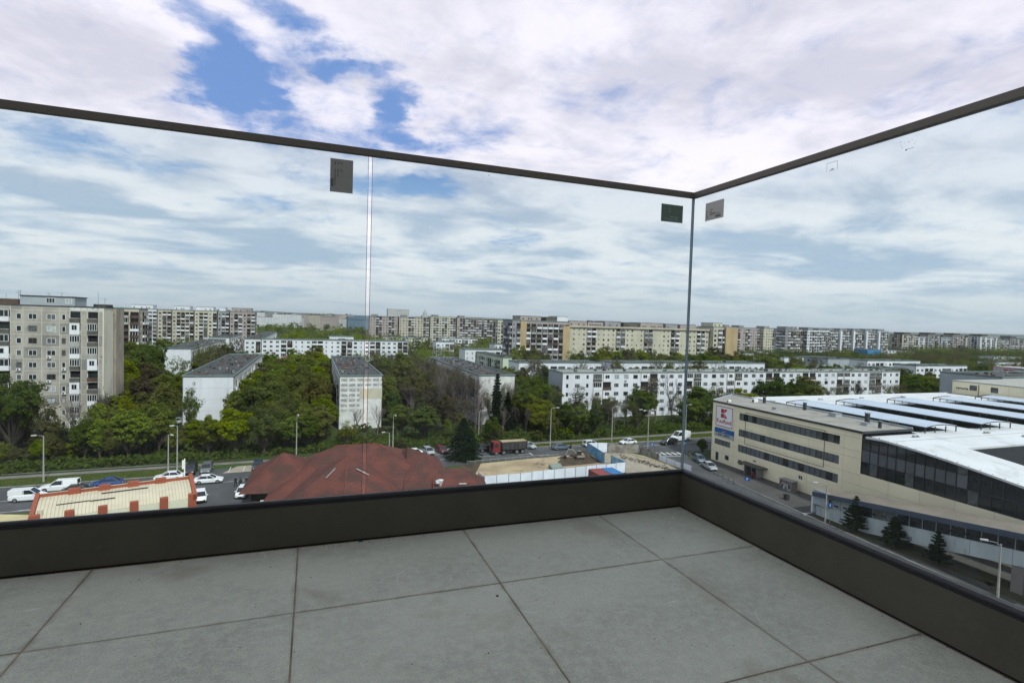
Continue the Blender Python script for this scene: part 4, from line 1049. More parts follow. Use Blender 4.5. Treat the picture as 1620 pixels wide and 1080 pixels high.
single('stepped_tower', mb.mesh('stepped_tower', FW[0]), 'stepped pale tower with a short spire on the skyline by the pane joint', 'tower', (181, 930, 0))
# low hills along the horizon
hb = MB(); prev = None; rng = random.Random(9)
pts = []
for k in range(121):
    a = math.radians(-60+k*1.5); R_ = 7500
    hgt = 25+70*max(0, mnoise.noise(Vector((k*.09, 3.1, 0)))+.25)+12*mnoise.noise(Vector((k*.5, 1, 0)))
    pts.append((R_*math.sin(a), R_*math.cos(a), max(hgt, 12)))
for a, b in zip(pts[:-1], pts[1:]):
    hb.quad((a[0]*.8, a[1]*.8, -1), (b[0]*.8, b[1]*.8, -1), (b[0], b[1], b[2]), (a[0], a[1], a[2]))
    hb.quad((a[0], a[1], a[2]), (b[0], b[1], b[2]), (b[0]*1.2, b[1]*1.2, -1), (a[0]*1.2, a[1]*1.2, -1))
struct('hills', hb.mesh('hills', mat('distant_hill_green', (.07, .10, .06), 1, .4, .004, coord='World'), True))

# ------------------------------------------------------------------ the supermarket with its parking roof
K = thing('supermarket_building', 'cream clad supermarket block with ribbon windows, big glazed corner and white parking roof', 'supermarket', (86, 82, 0))
Ko = (-86, -82, 0)
KH = 13.45
part('core', MB().prism([(86.17, 63.9), (98.2, 63.9), (98.2, 106.4), (86.17, 99.3)], 0, KH-.2).mesh('core', M['dark']), K, Ko)
part('roof', MB().prism([(86.0, 63.8), (98.3, 63.8), (98.3, 107.0), (86.0, 99.6)], KH-.19, KH).mesh('roof', M['roof_grey']), K, Ko)
pr = MB()
def strip(mb, p, q, wdt, z0, z1, m=0):
    d = Vector((q[0]-p[0], q[1]-p[1], 0)).normalized(); n = Vector((-d.y, d.x, 0))*wdt*.5
    mb.hexa([(p[0]+n.x, p[1]+n.y, z0), (p[0]-n.x, p[1]-n.y, z0), (q[0]-n.x, q[1]-n.y, z0), (q[0]+n.x, q[1]+n.y, z0)], [(p[0]+n.x, p[1]+n.y, z1), (p[0]-n.x, p[1]-n.y, z1), (q[0]-n.x, q[1]-n.y, z1), (q[0]+n.x, q[1]+n.y, z1)], m)
strip(pr, (85.96, 63.6), (85.96, 99.8), .3, KH-.25, KH+.12); strip(pr, (86.12, 63.7), (98.1, 63.7), .3, KH-.25, KH+.12)
part('parapet', pr.mesh('parapet', M['charcoal']), K, Ko)
pr = MB(); strip(pr, (86.2, 99.8), (98.3, 107.2), .3, KH-.1, KH+.25); strip(pr, (98.25, 63.9), (98.25, 107), .25, KH+.001, KH+.3)
part('parapet', pr.mesh('parapet', M['greyblue']), K, Ko)
kf = Face(K, (86.17, 99.6), WEST)
KX = lambda y: 99.6-y
kh = [(KX(91.4), KX(67.8), 10.5, 12.0), (KX(91.4), KX(67.8), 7.05, 8.55), (KX(91.4), KX(67.8), 3.7, 5.25), (KX(98.6), KX(93.7), 3.85, 5.1), (KX(98.2), KX(97.2), .2, 2.1), (KX(95.2), KX(94.0), 1.0, 2.0), (KX(91.2), KX(90.0), 1.0, 2.0), (KX(75.9), KX(75.0), 2.15, 2.9), (KX(87.1), KX(86.3), 2.5, 3.0),
      (KX(87.4), KX(84.6), .05, 1.75)]
kxs = [0, KX(92.6), KX(89), KX(83.8), KX(78.9), KX(74), KX(67.0), KX(63.8)]
kzs = [0, 2.2, 4.4, 6.2, 8.9, 10.1, 12.3, KH-.26]
panels(kf, kxs, kzs, kh, M['cream_panel'], .17, .035, name='cladding_panel')
kf.add('backing', MB().box(0, 35.8, .002, .03, 0, KH-.26).mesh('backing', M['balc_grey']))
rng = random.Random(31)
def ribbon(a, b, z0, z1, n, pick):
    wd = (b-a)/n
    for k in range(n):
        key = ('rib', round(wd, 2), round(z1-z0, 2), pick(k))
        if key not in _wc:
            fm = MB(); h_ = z1-z0
            fm.box(0, wd, -.09, -.01, 0, .06).box(0, wd, -.09, -.01, h_-.06, h_).box(0, .05, -.09, -.01, .06, h_-.06).box(wd-.05, wd, -.09, -.01, .06, h_-.06)
            pm = MB(); pm.box(.05, wd-.05, -.05, -.02, .06, h_-.06)
            _wc[key] = (fm.mesh('ribbon_window', M['charcoal']), pm.mesh('pane', M[pick(k)]))
        fm, pm = _wc[key]
        o = kf.add('window', fm, a+k*wd, z0, 0); part('pane', pm, o)
pk = lambda k: rng.choice(['blind', 'blind', 'blind', 'glass_dark', 'glass_mid'])
seq = [pk(k) for k in range(80)]
for q, h_ in enumerate(kh[:3]): ribbon(h_[0], h_[1], h_[2], h_[3], 20, lambda k, q=q: seq[k+20*q])
ribbon(*kh[3], 4, lambda k: seq[60+k])
for h_ in kh[5:9]: kf.window(h_[0], h_[2], round(h_[1]-h_[0], 1), round(h_[3]-h_[2], 1), 2, 'frame_brown' if h_[2] < 2.1 else 'frame_white', 'glass_dark', y=-.02)
kf.add('side_door', MB().box(0, 1.0, -.06, 0, 0, 1.9).mesh('side_door', M['charcoal']), KX(98.2), .2)
kf.add('entrance_door', MB().box(0, 2.8, -.05, 0, 0, 1.7).box(.05, .1, -.1, -.05, 0, 1.7, 1).box(1.37, 1.43, -.1, -.05, 0, 1.7, 1).box(2.7, 2.76, -.1, -.05, 0, 1.7, 1).mesh('entrance_door', [M['kiosk_blue'], M['metal']]), KX(87.4), .05)
can = kf.add('entrance_canopy', MB().box(0, 6.2, -2.0, -.02, 0, .22).box(.1, 6.1, -1.9, -.1, .221, .26, 0).mesh('entrance_canopy', M['balc_dark']), KX(89.3), 1.95, -.17)
part('bracket', MB().box(1.7, 1.9, -1.8, -.1, -1.94, -.001).mesh('bracket', M['metal']), can); part('bracket', MB().box(5.0, 5.2, -1.8, -.1, -1.94, -.001).mesh('bracket', M['metal']), can)
# thin raised frame drawn on the facade
rf = MB(); fr_ = [(KX(89.6), KX(70.7), 12.3, 12.36), (KX(89.6), KX(70.7), 3.0+2.75, 5.81), (KX(89.6), KX(89.6)+.06, 5.82, 12.29), (KX(70.7)-.06, KX(70.7), 5.82, 12.29)]
for a, b, c, d in fr_: rf.box(a, b, -.24, -.18, c, d)
kf.add('cable_duct', rf.mesh('cable_duct', M['charcoal']))
# sign board with the K mark, and the smaller blue-grey board under it
def text(name, body, size, m, face, x, z, y, parent=None, sx=1.0, ext=.012):
    c = bpy.data.curves.new(name, 'FONT'); c.body = body; c.size = size; c.extrude = ext; c.align_x = 'CENTER'
    c.materials.append(m)
    tmp = bpy.data.objects.new('tmp', c); COL.objects.link(tmp)
    dg = bpy.context.evaluated_depsgraph_get(); dg.update()
    me_ = bpy.data.meshes.new_from_object(tmp.evaluated_get(dg)); bpy.data.objects.remove(tmp)
    o = bpy.data.objects.new(name, me_); o.parent = face.root
    o.location = face.loc(x, z, y); o.rotation_euler = (math.pi/2, 0, face.ang); o.scale = (sx, 1, 1)
    return link(o)
def kmark(mb, x, z, s, y0, y1, m=0):
    """four-part K emblem: two squares on the left, two cut shapes on the right"""
    g_ = .07*s; h_ = (s-g_)/2
    mb.box(x, x+h_, y0, y1, z, z+h_, m); mb.box(x, x+h_, y0, y1, z+h_+g_, z+s, m)
    def tri(pts):
        i = len(mb.v); mb.v += [(p[0], y0, p[1]) for p in pts]+[(p[0], y1, p[1]) for p in pts]
        mb.f += [(i, i+1, i+2), (i+5, i+4, i+3), (i, i+3, i+4, i+1), (i+1, i+4, i+5, i+2), (i+2, i+5, i+3, i)]; mb.m += [m]*5
    a = x+h_+g_; b = x+s*1.02
    tri([(a, z+s), (b, z+s), (a, z+h_+g_)]); tri([(a, z+h_), (b, z), (a, z)])
sg = kf.add('sign_board', MB().box(0, 5.5, -.16, 0, 0, 4.85).mesh('sign_board', M['sign_white']), KX(98.5), 7.95, -.175)
sb = MB(); y0, y1 = -.19, -.161
sb.box(.18, 5.32, y0, y1, .18, .33).box(.18, 5.32, y0, y1, 4.52, 4.67).box(.18, .33, y0, y1, .331, 4.519).box(5.17, 5.32, y0, y1, .331, 4.519)
part('red_border', sb.mesh('red_border', M['sign_red']), sg)
kb = MB(); kmark(kb, 1.75, 2.15, 1.95, y0, y1)
part('k_emblem', kb.mesh('k_emblem', M['sign_red']), sg)
tx = text('lettering', 'Kaufland', 1.3, M['sign_red'], kf, KX(98.5)+2.75, 8.9, -.36, ext=.02)
bs = kf.add('small_sign_board', MB().box(0, 5.9, -.14, 0, .95, 1.95).box(0, 5.9, -.14, 0, 0, .949, 1).mesh('small_sign_board', [M['sign_blue'], M['sign_grey']]), KX(98.6), 5.7, -.175)
lb = MB()
for k in range(3): lb.box(2.3+k*.35, 2.75+k*.35, -.16, -.141, 1.1+k*.13, 1.28+k*.13)
part('logo', lb.mesh('logo', M['sign_pink']), bs)
lb = MB(); rr = random.Random(4)
for x0_, n in ((1.1, 5), (3.0, 6)):
    for k in range(n): lb.box(x0_+k*.29, x0_+k*.29+.2, -.155, -.141, .42, .42+rr.uniform(.26, .42))
part('lettering', lb.mesh('lettering_blocks', M['sign_navy']), bs)
# glazed corner south of the cream wall
gk = Face(K, (86.17, 63.8), WEST)
def ztop(y):     # the roof edge droops toward the south
    return 13.1-max(0, 62-y)**1.45*.0265
gx = [0]+[1.42*k for k in range(1, 34)]
mull = MB(); spl = MB(); gp = MB(); inner = MB()
part('glass_hall', MB().box(88.5, 98, 20, 63.7, 6.6, 8.9).mesh('glass_hall', M['dark']), K, Ko)
for k in range(len(gx)-1):
    a, b = gx[k]+.03, gx[k+1]-.03
    za, zb_ = ztop(63.8-gx[k]), ztop(63.8-gx[k+1])
    zl = [6.62, 8.55, 10.5, 12.1, 20]
    for j in range(4):
        z0 = zl[j]+.03
        zt0, zt1 = min(zl[j+1]-.03, za-.12), min(zl[j+1]-.03, zb_-.12)
        if zt1 <= z0+.1: continue
        m_ = 'glass_dark'
        if k < 11 and j == 1: m_ = 'blind'
        elif k > 11 and j == 0: m_ = 'glass_dark'
        elif rng.random() < .12: m_ = 'glass_mid'
        me = MB().hexa([(0, -.04, 0), (b-a, -.04, 0), (b-a, 0, 0), (0, 0, 0)], [(0, -.04, zt0-z0), (b-a, -.04, zt1-z0), (b-a, 0, zt1-z0), (0, 0, zt0-z0)]).mesh('glass_panel', M[m_])
        gk.add('glass_panel', me, a, z0, -.02)
    mull.box(a-.06-(.05 if k % 2 == 0 else 0), a, -.16, -.0, 6.6, za)
for z in (6.55, 8.52, 10.47, 12.07):
    e_ = [g_ for g_ in gx if ztop(63.8-g_) > z+.2]
    if e_: mull.box(0, e_[-1], -.14, -.061, z, z+.08)
gk.add('mullions', mull.mesh('mullions', M['charcoal']), kind='stuff')
gk.add('hall_floor_edge', MB().box(0, 47, .3, 2.2, 8.9, 9.2).box(0, 47, .3, .6, 9.2, 10.0).mesh('hall_floor_edge', M['blind']))
for k in range(10):
    x0_, x1_ = k*4.75, (k+1)*4.75-.035
    for z0, z1 in ((0, 2.2), (2.235, 4.4), (4.435, 6.52)):
        gk.add('cladding_panel', panel_mesh(4.715, z1-z0, [], .17, M['cream_panel']), x0_, z0, .0)
# parking roof: white membrane with drooping south part and the round ramp opening
RX0, RX1, RY1 = 98.4, 300, 105.5
ym = [105.5, 63.0, 60, 57, 54.0, 51, 48, 45, 42, 39, 36, 33, 30, 26, 20]
zr = lambda y: 12.85 if y > 62 else ztop(y)-.05
rm = MB()
def rq(x0, x1, y0, y1):
    rm.hexa([(x0, y0, zr(y0)-.3), (x1, y0, zr(y0)-.3), (x1, y1, zr(y1)-.3), (x0, y1, zr(y1)-.3)], [(x0, y0, zr(y0)), (x1, y0, zr(y0)), (x1, y1, zr(y1)), (x0, y1, zr(y1))])
rq(98.42, 176, 63.0, 105.5)
for y1, y0 in zip(ym[1:-1], ym[2:]):
    if y0 >= 53.9: rq(85.7, 260, y0, y1)
    else:
        rq(85.7, 95.8, y0, y1); rq(150, 260, y0, y1)
rq(176, 260, 63.0, 80)
part('parking_roof', rm.mesh('parking_roof', M['membrane']), K, Ko)
pit = MB()
pit.box(95.9, 150, 24, 53.9, 4.5, 4.6, 1)
pit.box(95.85, 96.1, 20, 53.95, 4.6, 9.2, 0).box(96.1, 150, 53.7, 53.95, 4.6, 12.2, 0).box(149.7, 149.95, 20, 53.7, 4.6, 11)
pit.hexa([(104, 45, 7.5), (140, 38, 9.5), (140, 44, 9.5), (106, 50, 7.5)], [(104, 45, 7.9), (140, 38, 9.9), (140, 44, 9.9), (106, 50, 7.9)], 1)
part('ramp_well', pit.mesh('ramp_well', [M['charcoal'], M['roof_grey']]), K, Ko)
part('lower_walls', MB().box(98.4, 296, 20.5, 105.0, 0, 4.4).box(98.4, 150, 54.2, 105.2, 4.41, 12.5).box(150, 175.9, 21, 105.2, 4.41, 10.5).mesh('lower_walls', M['cream_wall']), K, Ko)
rim_ = MB(); strip(rim_, (98.6, 105.4), (176, 105.4), .3, 12.851, 13.05)
part('roof_rim', rim_.mesh('roof_rim', M['membrane']), K, Ko)
# joint lines and little vent pairs on the membrane
jl = MB()
for y in (98, 60.9): jl.box(99, 176, y, y+.06, 12.851, 12.865) if y > 62 else None
jl.hexa([(86.2, 58.9, zr(58.9)+.004), (150, 58.9, zr(58.9)+.004), (150, 59.0, zr(59)+.004), (86.2, 59, zr(59)+.004)], [(86.2, 58.9, zr(58.9)+.02), (150, 58.9, zr(58.9)+.02), (150, 59.0, zr(59)+.02), (86.2, 59, zr(59)+.02)])
part('roof_seams', jl.mesh('roof_seams', M['balc_grey']), K, Ko)
vm = MB().tube([(0, 0, 0), (0, 0, .3)], [.22, .22], 8).tube([(.9, 0, 0), (.9, 0, .22)], [.2, .2], 8).box(-.3, 1.3, -.2, .2, .0, .06).mesh('roof_vent', M['metal'])
for x, y in ((93.5, 60.5), (111, 60.0), (128, 60.2), (103, 99.5), (119, 100), (134, 100.5), (150, 100.8), (116, 57.0)):
    part('roof_vent', vm, K, (x-86, y-82, zr(y)))
# louvred canopies on the roof
for k, (x0_, x1_) in enumerate([(99.9, 108.2), (115.1, 123.8), (132.2, 141.0), (149.0, 157.8), (165.7, 174.5)]):
    cn_ = ['first sheet canopy on the parking roof, beside the gravel roof', 'second sheet canopy on the parking roof', 'middle sheet canopy on the parking roof', 'fourth sheet canopy on the parking roof', 'farthest sheet canopy on the parking roof, by the cream penthouse'][k]
    yA, yB = 62.8, 92.2
    c = thing('roof_canopy', 'long pale blue arched '+cn_, 'roof canopy', ((x0_+x1_)/2, (yA+yB)/2, 12.85), group='arched canopies on the parking roof')
    off = (-(x0_+x1_)/2, -(yA+yB)/2, 0)
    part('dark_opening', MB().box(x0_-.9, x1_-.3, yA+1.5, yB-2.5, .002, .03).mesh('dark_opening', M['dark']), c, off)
    nseg = 16
    key = ('canopy', k > 1)
    prof = [(x0_+(x1_-x0_)*q/8, 1.12+.36*math.sin(math.pi*q/8)) for q in range(9)]
    sl = (yB-yA-1.2)/nseg
    for q in range(nseg):
        a, b = yA+.0+q*sl+.02, yA+(q+1)*sl-.02
        mb = MB()
        for (p0, z0), (p1, z1) in zip(prof[:-1], prof[1:]):
            mb.hexa([(p0, a, z0-.05), (p1, a, z1-.05), (p1, b, z1-.05), (p0, b, z0-.05)], [(p0, a, z0), (p1, a, z1), (p1, b, z1), (p0, b, z0)])
        part('canopy_sheet', mb.mesh('canopy_sheet', M['solar']), c, off)
    for y in [yA+.02+q*4.85 for q in range(6)]+[yB]:
        fb = MB()
        for x in (x0_, x0_+2.6, x0_+5.4, x1_-.12): fb.box(x, x+.14, y, y+.14, 0, 1.06)
        for (p0, z0), (p1, z1) in zip(prof[:-1], prof[1:]):
            fb.hexa([(p0, y, z0-.2), (p1, y, z1-.2), (p1, y+.12, z1-.2), (p0, y+.12, z0-.2)], [(p0, y, z0-.052), (p1, y, z1-.052), (p1, y+.12, z1-.052), (p0, y+.12, z0-.052)])
        part('frame', fb.mesh('frame', M['charcoal']), c, off)
    part('edge_beam', MB().box(x0_-.06, x0_+.06, yA+.2, yB, .9, 1.04).mesh('edge_beam', M['charcoal']), c, off)
# things on the gravel roof
def roof_unit(x, y, s, label, kind=0):
    t = thing('roof_unit', label, 'ventilation unit', (x, y, KH))
    if kind == 0:
        part('housing', MB().box(-s, s, -s*.7, s*.7, .15, .15+s*1.3).box(-s, -s+.1, -s*.7, -s*.7+.1, 0, .15).box(s-.1, s, s*.7-.1, s*.7, 0, .15).mesh('housing', M['frame_white']), t)
        part('fan', MB().tube([(-s-.02, 0, s*.8), (-s-.05, 0, s*.8)], [s*.45, s*.45], 12).mesh('fan', M['charcoal']), t)
    elif kind == 1:
        part('duct', MB().box(-s*.5, s*.5, -s*.5, s*.5, 0, s*3).mesh('duct', M['charcoal']), t); part('cap', MB().box(-s*.65, s*.65, -s*.65, s*.65, s*3+.001, s*3.2).mesh('cap', M['metal']), t)
    else:
        part('housing', MB().box(-s, s, -s, s, 0, s*.8).mesh('housing', M['greyblue']), t); part('lid', MB().box(-s*1.1, s*1.1, -s*1.1, s*1.1, s*.8+.001, s*.9).mesh('lid', M['metal']), t)
roof_unit(87.6, 96.4, .35, 'small white fan unit at the corner over the big sign', 0)
roof_unit(93.6, 95.0, .55, 'white fan unit beside the pale upright duct', 0)
roof_unit(95.6, 94.3, .45, 'tall pale duct standing on the gravel roof', 1)
roof_unit(96.6, 84.5, .5, 'dark small duct near the roof edge above the ribbon windows', 1)
roof_unit(90.8, 86.5, .5, 'flat low hatch on the gravel roof', 2)
roof_unit(96.0, 77.0, .8, 'white boxed skylight on the gravel roof', 2)
roof_unit(92.8, 68.3, .6, 'pale square hatch on the gravel roof beside the dark chimney', 2)
roof_unit(95.4, 70.0, .6, 'tall charcoal chimney box on the gravel roof', 1)
roof_unit(93.0, 65.9, .4, 'short dark vent box near the south parapet of the gravel roof', 1)
lad = MB()
for q in range(3): lad.tube([(0, q*.5, 0), (0, q*.5, 1.0), (.35, q*.5, 1.2), (.7, q*.5, 1.0), (.7, q*.5, 0)], [.04]*5, 5)
single('roof_ladder_hoops', lad.mesh('ladder_hoops', M['metal']), 'curved steel ladder hoops at the edge of the gravel roof', 'ladder', (97.2, 66.2, KH))
# cream penthouse at the back
P_ = thing('roof_penthouse', 'cream clad penthouse with two square windows and dark lettering on the parking roof', 'penthouse', (178, 90, 12.85))
Po = (-178, -90, -12.85)
part('core', MB().box(178.17, 230, 70, 105.2, 12.86, 16.5).mesh('core', M['cream_wall']), P_, Po)
part('roof', MB().box(177.9, 230, 69.8, 105.4, 16.5, 16.75).mesh('roof', M['balc_grey']), P_, Po)
pf = Face(P_, (178.17, 105.2), WEST)
ph = [(4.5, 6.4, 14.3, 15.8), (9.7, 11.5, 14.3, 15.8)]
panels(pf, [0, 7.0, 14, 21, 28, 35.2], [12.86, 14.0, 16.49], ph, M['cream_panel'], .17, .05, name='cladding_panel')
for a, b, c, d in ph: pf.window(a, c, b-a, d-c, 1, 'frame_brown', 'glass_mid', y=-.03)
lb = MB()
for k in range(6): lb.box(k*.55, k*.55+.38, -.04, 0, .1*(k % 2 == 0), .55-.08*(k % 3 == 0))
pf.add('lettering', lb.mesh('lettering_blocks', M['charcoal']), 1.0, 14.3, -.175)
pf.add('drain_pipe', MB().tube([(0, 0, 0), (0, 0, 3.2)], [.06, .06], 6).mesh('drain_pipe', M['charcoal']), 6.8, 12.9, -.26)
# advertising pylon with the K mark
bb = thing('sign_pylon', 'grey boxed sign pylon carrying a dark red K emblem on each face behind the penthouse', 'sign', (330, 166, 0))
part('mast', MB().box(-5, 5, -5, 5, 0, 8).mesh('mast', M['greyblue']), bb)
part('box', MB().box(-7, 7, -7, 7, 8, 15.0).mesh('box', M['sign_grey']), bb)
for ang, P0 in ((WEST, (322.99, 173)), (SOUTH, (323, 158.99))):
    f = Face(bb, P0, ang)
    s_ = f.add('sign_face', MB().box(.3, 13.7, -.1, 0, 8.4, 14.7).mesh('sign_face', M['sign_grey' if ang == WEST else 'sign_white']), 0, 0, -.0)  # grey west face, white south face: shade and light put into the colours
    kb = MB(); kmark(kb, 4.7, 9.5, 4.4, -.15, -.101); part('k_emblem', kb.mesh('k_emblem', M['sign_red']), s_)
    kb = MB().box(0, 14, -.16, -.101, 14.71, 15.0).box(0, .29, -.16, -.101, 8, 14.7).box(13.71, 14, -.16, -.101, 8, 14.7); part('red_border', kb.mesh('red_border', M['sign_red']), s_)
# sloping travelator gallery in front
ra = thing('travelator_gallery', 'sloping covered travelator gallery with white stained wall, slate fascia and flat brown roof', 'gallery', (78, 50, 0))
ro = (-78, -50, 0)
zg = lambda y: max(0.0, (64.2-y)*.147)          # rise of the lower wall above y
Y0g, Y1g = 12.0, 65.0
def sl_box(mb, x0, x1, y0, y1, b0, b1, t0, t1, m=0):   # b0/t0 at y0 (south), b1/t1 at y1 (north)
    mb.hexa([(x0, y0, b0), (x1, y0, b0), (x1, y1, b1), (x0, y1, b1)], [(x0, y0, t0), (x1, y0, t0), (x1, y1, t1), (x0, y1, t1)], m)
nW = 12; st = (Y1g-Y0g)/nW
for k in range(nW):
    ya, yb = Y0g+k*st+.02, Y0g+(k+1)*st-.02
    mb = MB(); bt = lambda y: max(0.0, (57.5-y)*.168)
    sl_box(mb, 77.85, 78.1, ya, yb, bt(ya), bt(yb), 1.5+zg(ya)*.93, 1.5+zg(yb)*.93)
    part('wall_panel', mb.mesh('wall_panel', M['ramp_white']), ra, ro)
mb = MB(); sl_box(mb, 78.12, 81.9, Y0g, 64.8, max(0, (57.5-Y0g)*.168-.05), .0, 1.2+zg(Y0g)*.93, 1.2); part('deck', mb.mesh('deck', M['balc_grey']), ra, ro)
mb = MB(); sl_box(mb, 77.2, 82.6, Y0g, 65.0, 3.2+zg(Y0g)*.90, 3.2, 3.78+zg(Y0g)*.90, 3.78); part('roof', mb.mesh('roof', M['ramp_roof']), ra, ro)
mb = MB(); sl_box(mb, 77.0, 77.19, Y0g, 65.1, 3.1+zg(Y0g)*.90, 3.1, 3.82+zg(Y0g)*.90, 3.82); part('fascia', mb.mesh('fascia', M['ramp_fascia']), ra, ro)
part('end_wall', MB().box(77.3, 82.8, 65.15, 65.45, .4, 3.6).mesh('end_wall', M['white_wall']), ra, ro)
part('end_panel', MB().box(77.3, 77.5, 62.4, 65.1, 1.9, 4.25).mesh('end_panel', M['greyblue']), ra, ro)
for k in range(30):
    y = 64.2-k*1.72
    if y < 13: break
    mb = MB().box(78.0, 78.1, y-.05, y+.05, 1.5+zg(y)*.93, 3.2+zg(y)*.9); part('post', mb.mesh('post', M['metal']), ra, ro)
    if k < 29:
        mb = MB(); sl_box(mb, 78.03, 78.06, y-1.67, y-.06, 1.5+zg(y-1.67)*.93, 1.5+zg(y-.06)*.93, 3.2+zg(y-1.67)*.9, 3.2+zg(y-.06)*.9); part('glass_panel', mb.mesh('glass_panel', M['glass_pale' if k < 3 else ('glass_mid' if k in (3, 5, 6) else 'glass_dark')]), ra, ro)
bd = MB()
for k in range(26):
    y = 65.0-k*1.5 - .5
    if y < 30: break
    bd.box(77.9, 78.02, y-.3, y+.3, 2.0+zg(y)*.93, 2.2+zg(y)*.93)
part('bird_stickers', bd.mesh('bird_stickers', M['dark']), ra, ro, kind='stuff')
gs = Face(ra, (77.849, 53.4), WEST)
gr_ = MB(); rr = random.Random(8)
for k in range(9): gr_.tube([(k*.28, -.012, 1.5+rr.uniform(-.1, .2)), (k*.28+.15, -.012, 1.95+rr.uniform(-.1, .2)), (k*.28+.3, -.012, 1.5+rr.uniform(-.1, .2))], [.03]*3, 4)
gs.add('graffiti', gr_.mesh('graffiti', M['sign_pink']))
gr_ = MB().box(0, .12, -.012, 0, 1.5, 2.1).box(.4, .52, -.012, 0, 1.5, 2.1).box(.2, .3, -.012, 0, 1.4, 2.05); gs.add('graffiti', gr_.mesh('graffiti', M['sign_navy']), 3.0)
for y in (38.0, 22): 
    part('pier', MB().box(77.95, 79.0, y-.6, y+.6, 0, (57.5-y)*.168+.1).mesh('pier', M['pave']), ra, ro)

# ------------------------------------------------------------------ market hall with its brown-red hipped roofs
M['shingle'] = mat('brown_red_shingles', (.118, .042, .033), .9, .3, .35, .5, 3.5, coord='World', col2=(.068, .035, .030), dirt=((.055, .035, .03), 1.4, .56, .6), spec=.15)
_m = M['shingle']; _t = NT(_m.node_tree)
_p = _t.N.get('Principled BSDF'); _pos = _t.n('ShaderNodeNewGeometry').outputs['Position']; _q = _t.n('ShaderNodeSeparateXYZ', i0=_pos)
_r = _t.math('FRACT', _t.math('MULTIPLY', _t.math('ADD', _q.outputs[2], _t.math('MULTIPLY', _t.noise(_pos, 2.0, 3), .08)), 3.2))
_tab = _t.noise(_t.vmath('MULTIPLY', _pos, (3.5, 3.5, 9)), 1.0, 2, .5)
_c = _p.inputs['Base Color'].links[0].from_socket
_c2 = _t.n('ShaderNodeHueSaturation', Color=_c, Value=_t.math('ADD', _t.ramp(_r, 0, .3, .88, 1.08), _t.ramp(_tab, .35, .65, -.07, .07))).outputs[0]
_t.L.new(_c2, _p.inputs['Base Color'])
M['ridge'] = mat('ridge_capping', (.15, .05, .04), .9, .2, 1, spec=.15)
mk_ = thing('market_hall', 'sprawling low hall under brown-red hipped shingle roofs', 'market hall', (8, 86, 0))
mo = (-8, -86, 0)
def roofpart(faces, ridges=(), name='roof'):
    mb = MB()
    for f in faces: mb.poly(f)
    o = part(name, mb.mesh(name, M['shingle']), mk_, mo)
    if ridges:
        rb = MB()
        for a, b in ridges: rb.tube([a, b], [.11, .11], 5)
        part('ridge_cap', rb.mesh('ridge_cap', M['ridge']), o)
# small west pavilion
A = (-3.9, 93.0, 8.0)
c = [(-9.7, 86.5, 3.7), (1.5, 85.0, 3.7), (3.0, 101, 3.7), (-9.0, 101.5, 3.7)]
roofpart([(c[0], c[1], A), (c[1], c[2], A), (c[2], c[3], A), (c[3], c[0], A)], [(A, c[0])])
# back body: ridge from west to east
a0, a1 = (-2.6, 93.6, 7.75), (1.8, 92.0, 8.0)
r0, r1 = (4.2, 93.5, 8.55), (10.4, 93.0, 8.75)
e0, e1, e2, e3 = (-6.2, 82.0, 3.7), (20.6, 80.2, 3.9), (22.5, 101, 3.9), (-4.0, 102, 3.7)
roofpart([(e0, (6.0, 80.9, 3.75), r0), ((6.0, 80.9, 3.75), e1, r1, r0), (e1, e2, r1), (e2, e3, r0, r1), (e3, e0, r0)], [(r0, r1), (r1, e1), (r0, e0)])
# east gable body
g0 = (15.6, 92.5, 8.0)
roofpart([((13, 80.3, 4.1), (21.0, 79.7, 4.0), (17.6, 89.2, 7.7), g0), ((21.0, 79.7, 4.0), (22.6, 99, 4.0), (17.6, 89.2, 7.7)), ((22.6, 99, 4.0), (13, 99, 4.0), g0, (17.6, 89.2, 7.7)), ((13, 99, 4.0), (13, 80.3, 4.1), g0)], [((17.6, 89.2, 7.7), (21, 79.7, 4.0))])
# front pyramid with broken slopes
T_ = (5.1, 84.3, 9.0)
n_ = (4.4, 75.5, 6.1)
lw, rw = (-4.6, 77.0, 3.6), (13.6, 77.4, 3.9)
fl, fr2 = (-1.2, 70.5, 3.5), (9.6, 69.0, 3.6)
bl_, br_ = (-2, 90, 4.4), (12, 91, 4.6)
roofpart([(lw, n_, T_), (n_, rw, T_), (lw, (-.5, 69.5, 3.4), n_), ((-.5, 69.5, 3.4), fr2, n_), (fr2, rw, n_), (rw, br_, T_), (br_, bl_, T_), (bl_, lw, T_)], [(T_, n_), (T_, rw)])
# low east wing with rounded hips
w0 = [(18.2, 83, 6.0), (21.8, 82.6, 6.1)]
roofpart([((16.4, 74.0, 3.3), (25.8, 75.2, 3.2), (23.4, 84.6, 5.9), (18.6, 86, 5.9)), ((25.8, 75.2, 3.2), (27.8, 88, 3.2), (23.4, 84.6, 5.9)), ((27.8, 88, 3.2), (18, 94, 3.2), (18.6, 86, 5.9), (23.4, 84.6, 5.9)), ((18, 94, 3.2), (16.4, 74.0, 3.3), (18.6, 86, 5.9))], [((16.4, 74, 3.32), (18.6, 86, 5.92))])
part('wall', MB().box(-8.2, 1, 87.4, 100, 0, 3.6).box(-4.5, 21, 83.0, 100, 0, 3.6).box(-1.5, 12, 72, 84, 0, 3.4).box(17.5, 25.2, 77, 90, 0, 3.1).mesh('wall', mat('dark_brown_timber_wall', (.03, .02, .015), .9, .3, 1)), mk_, mo)
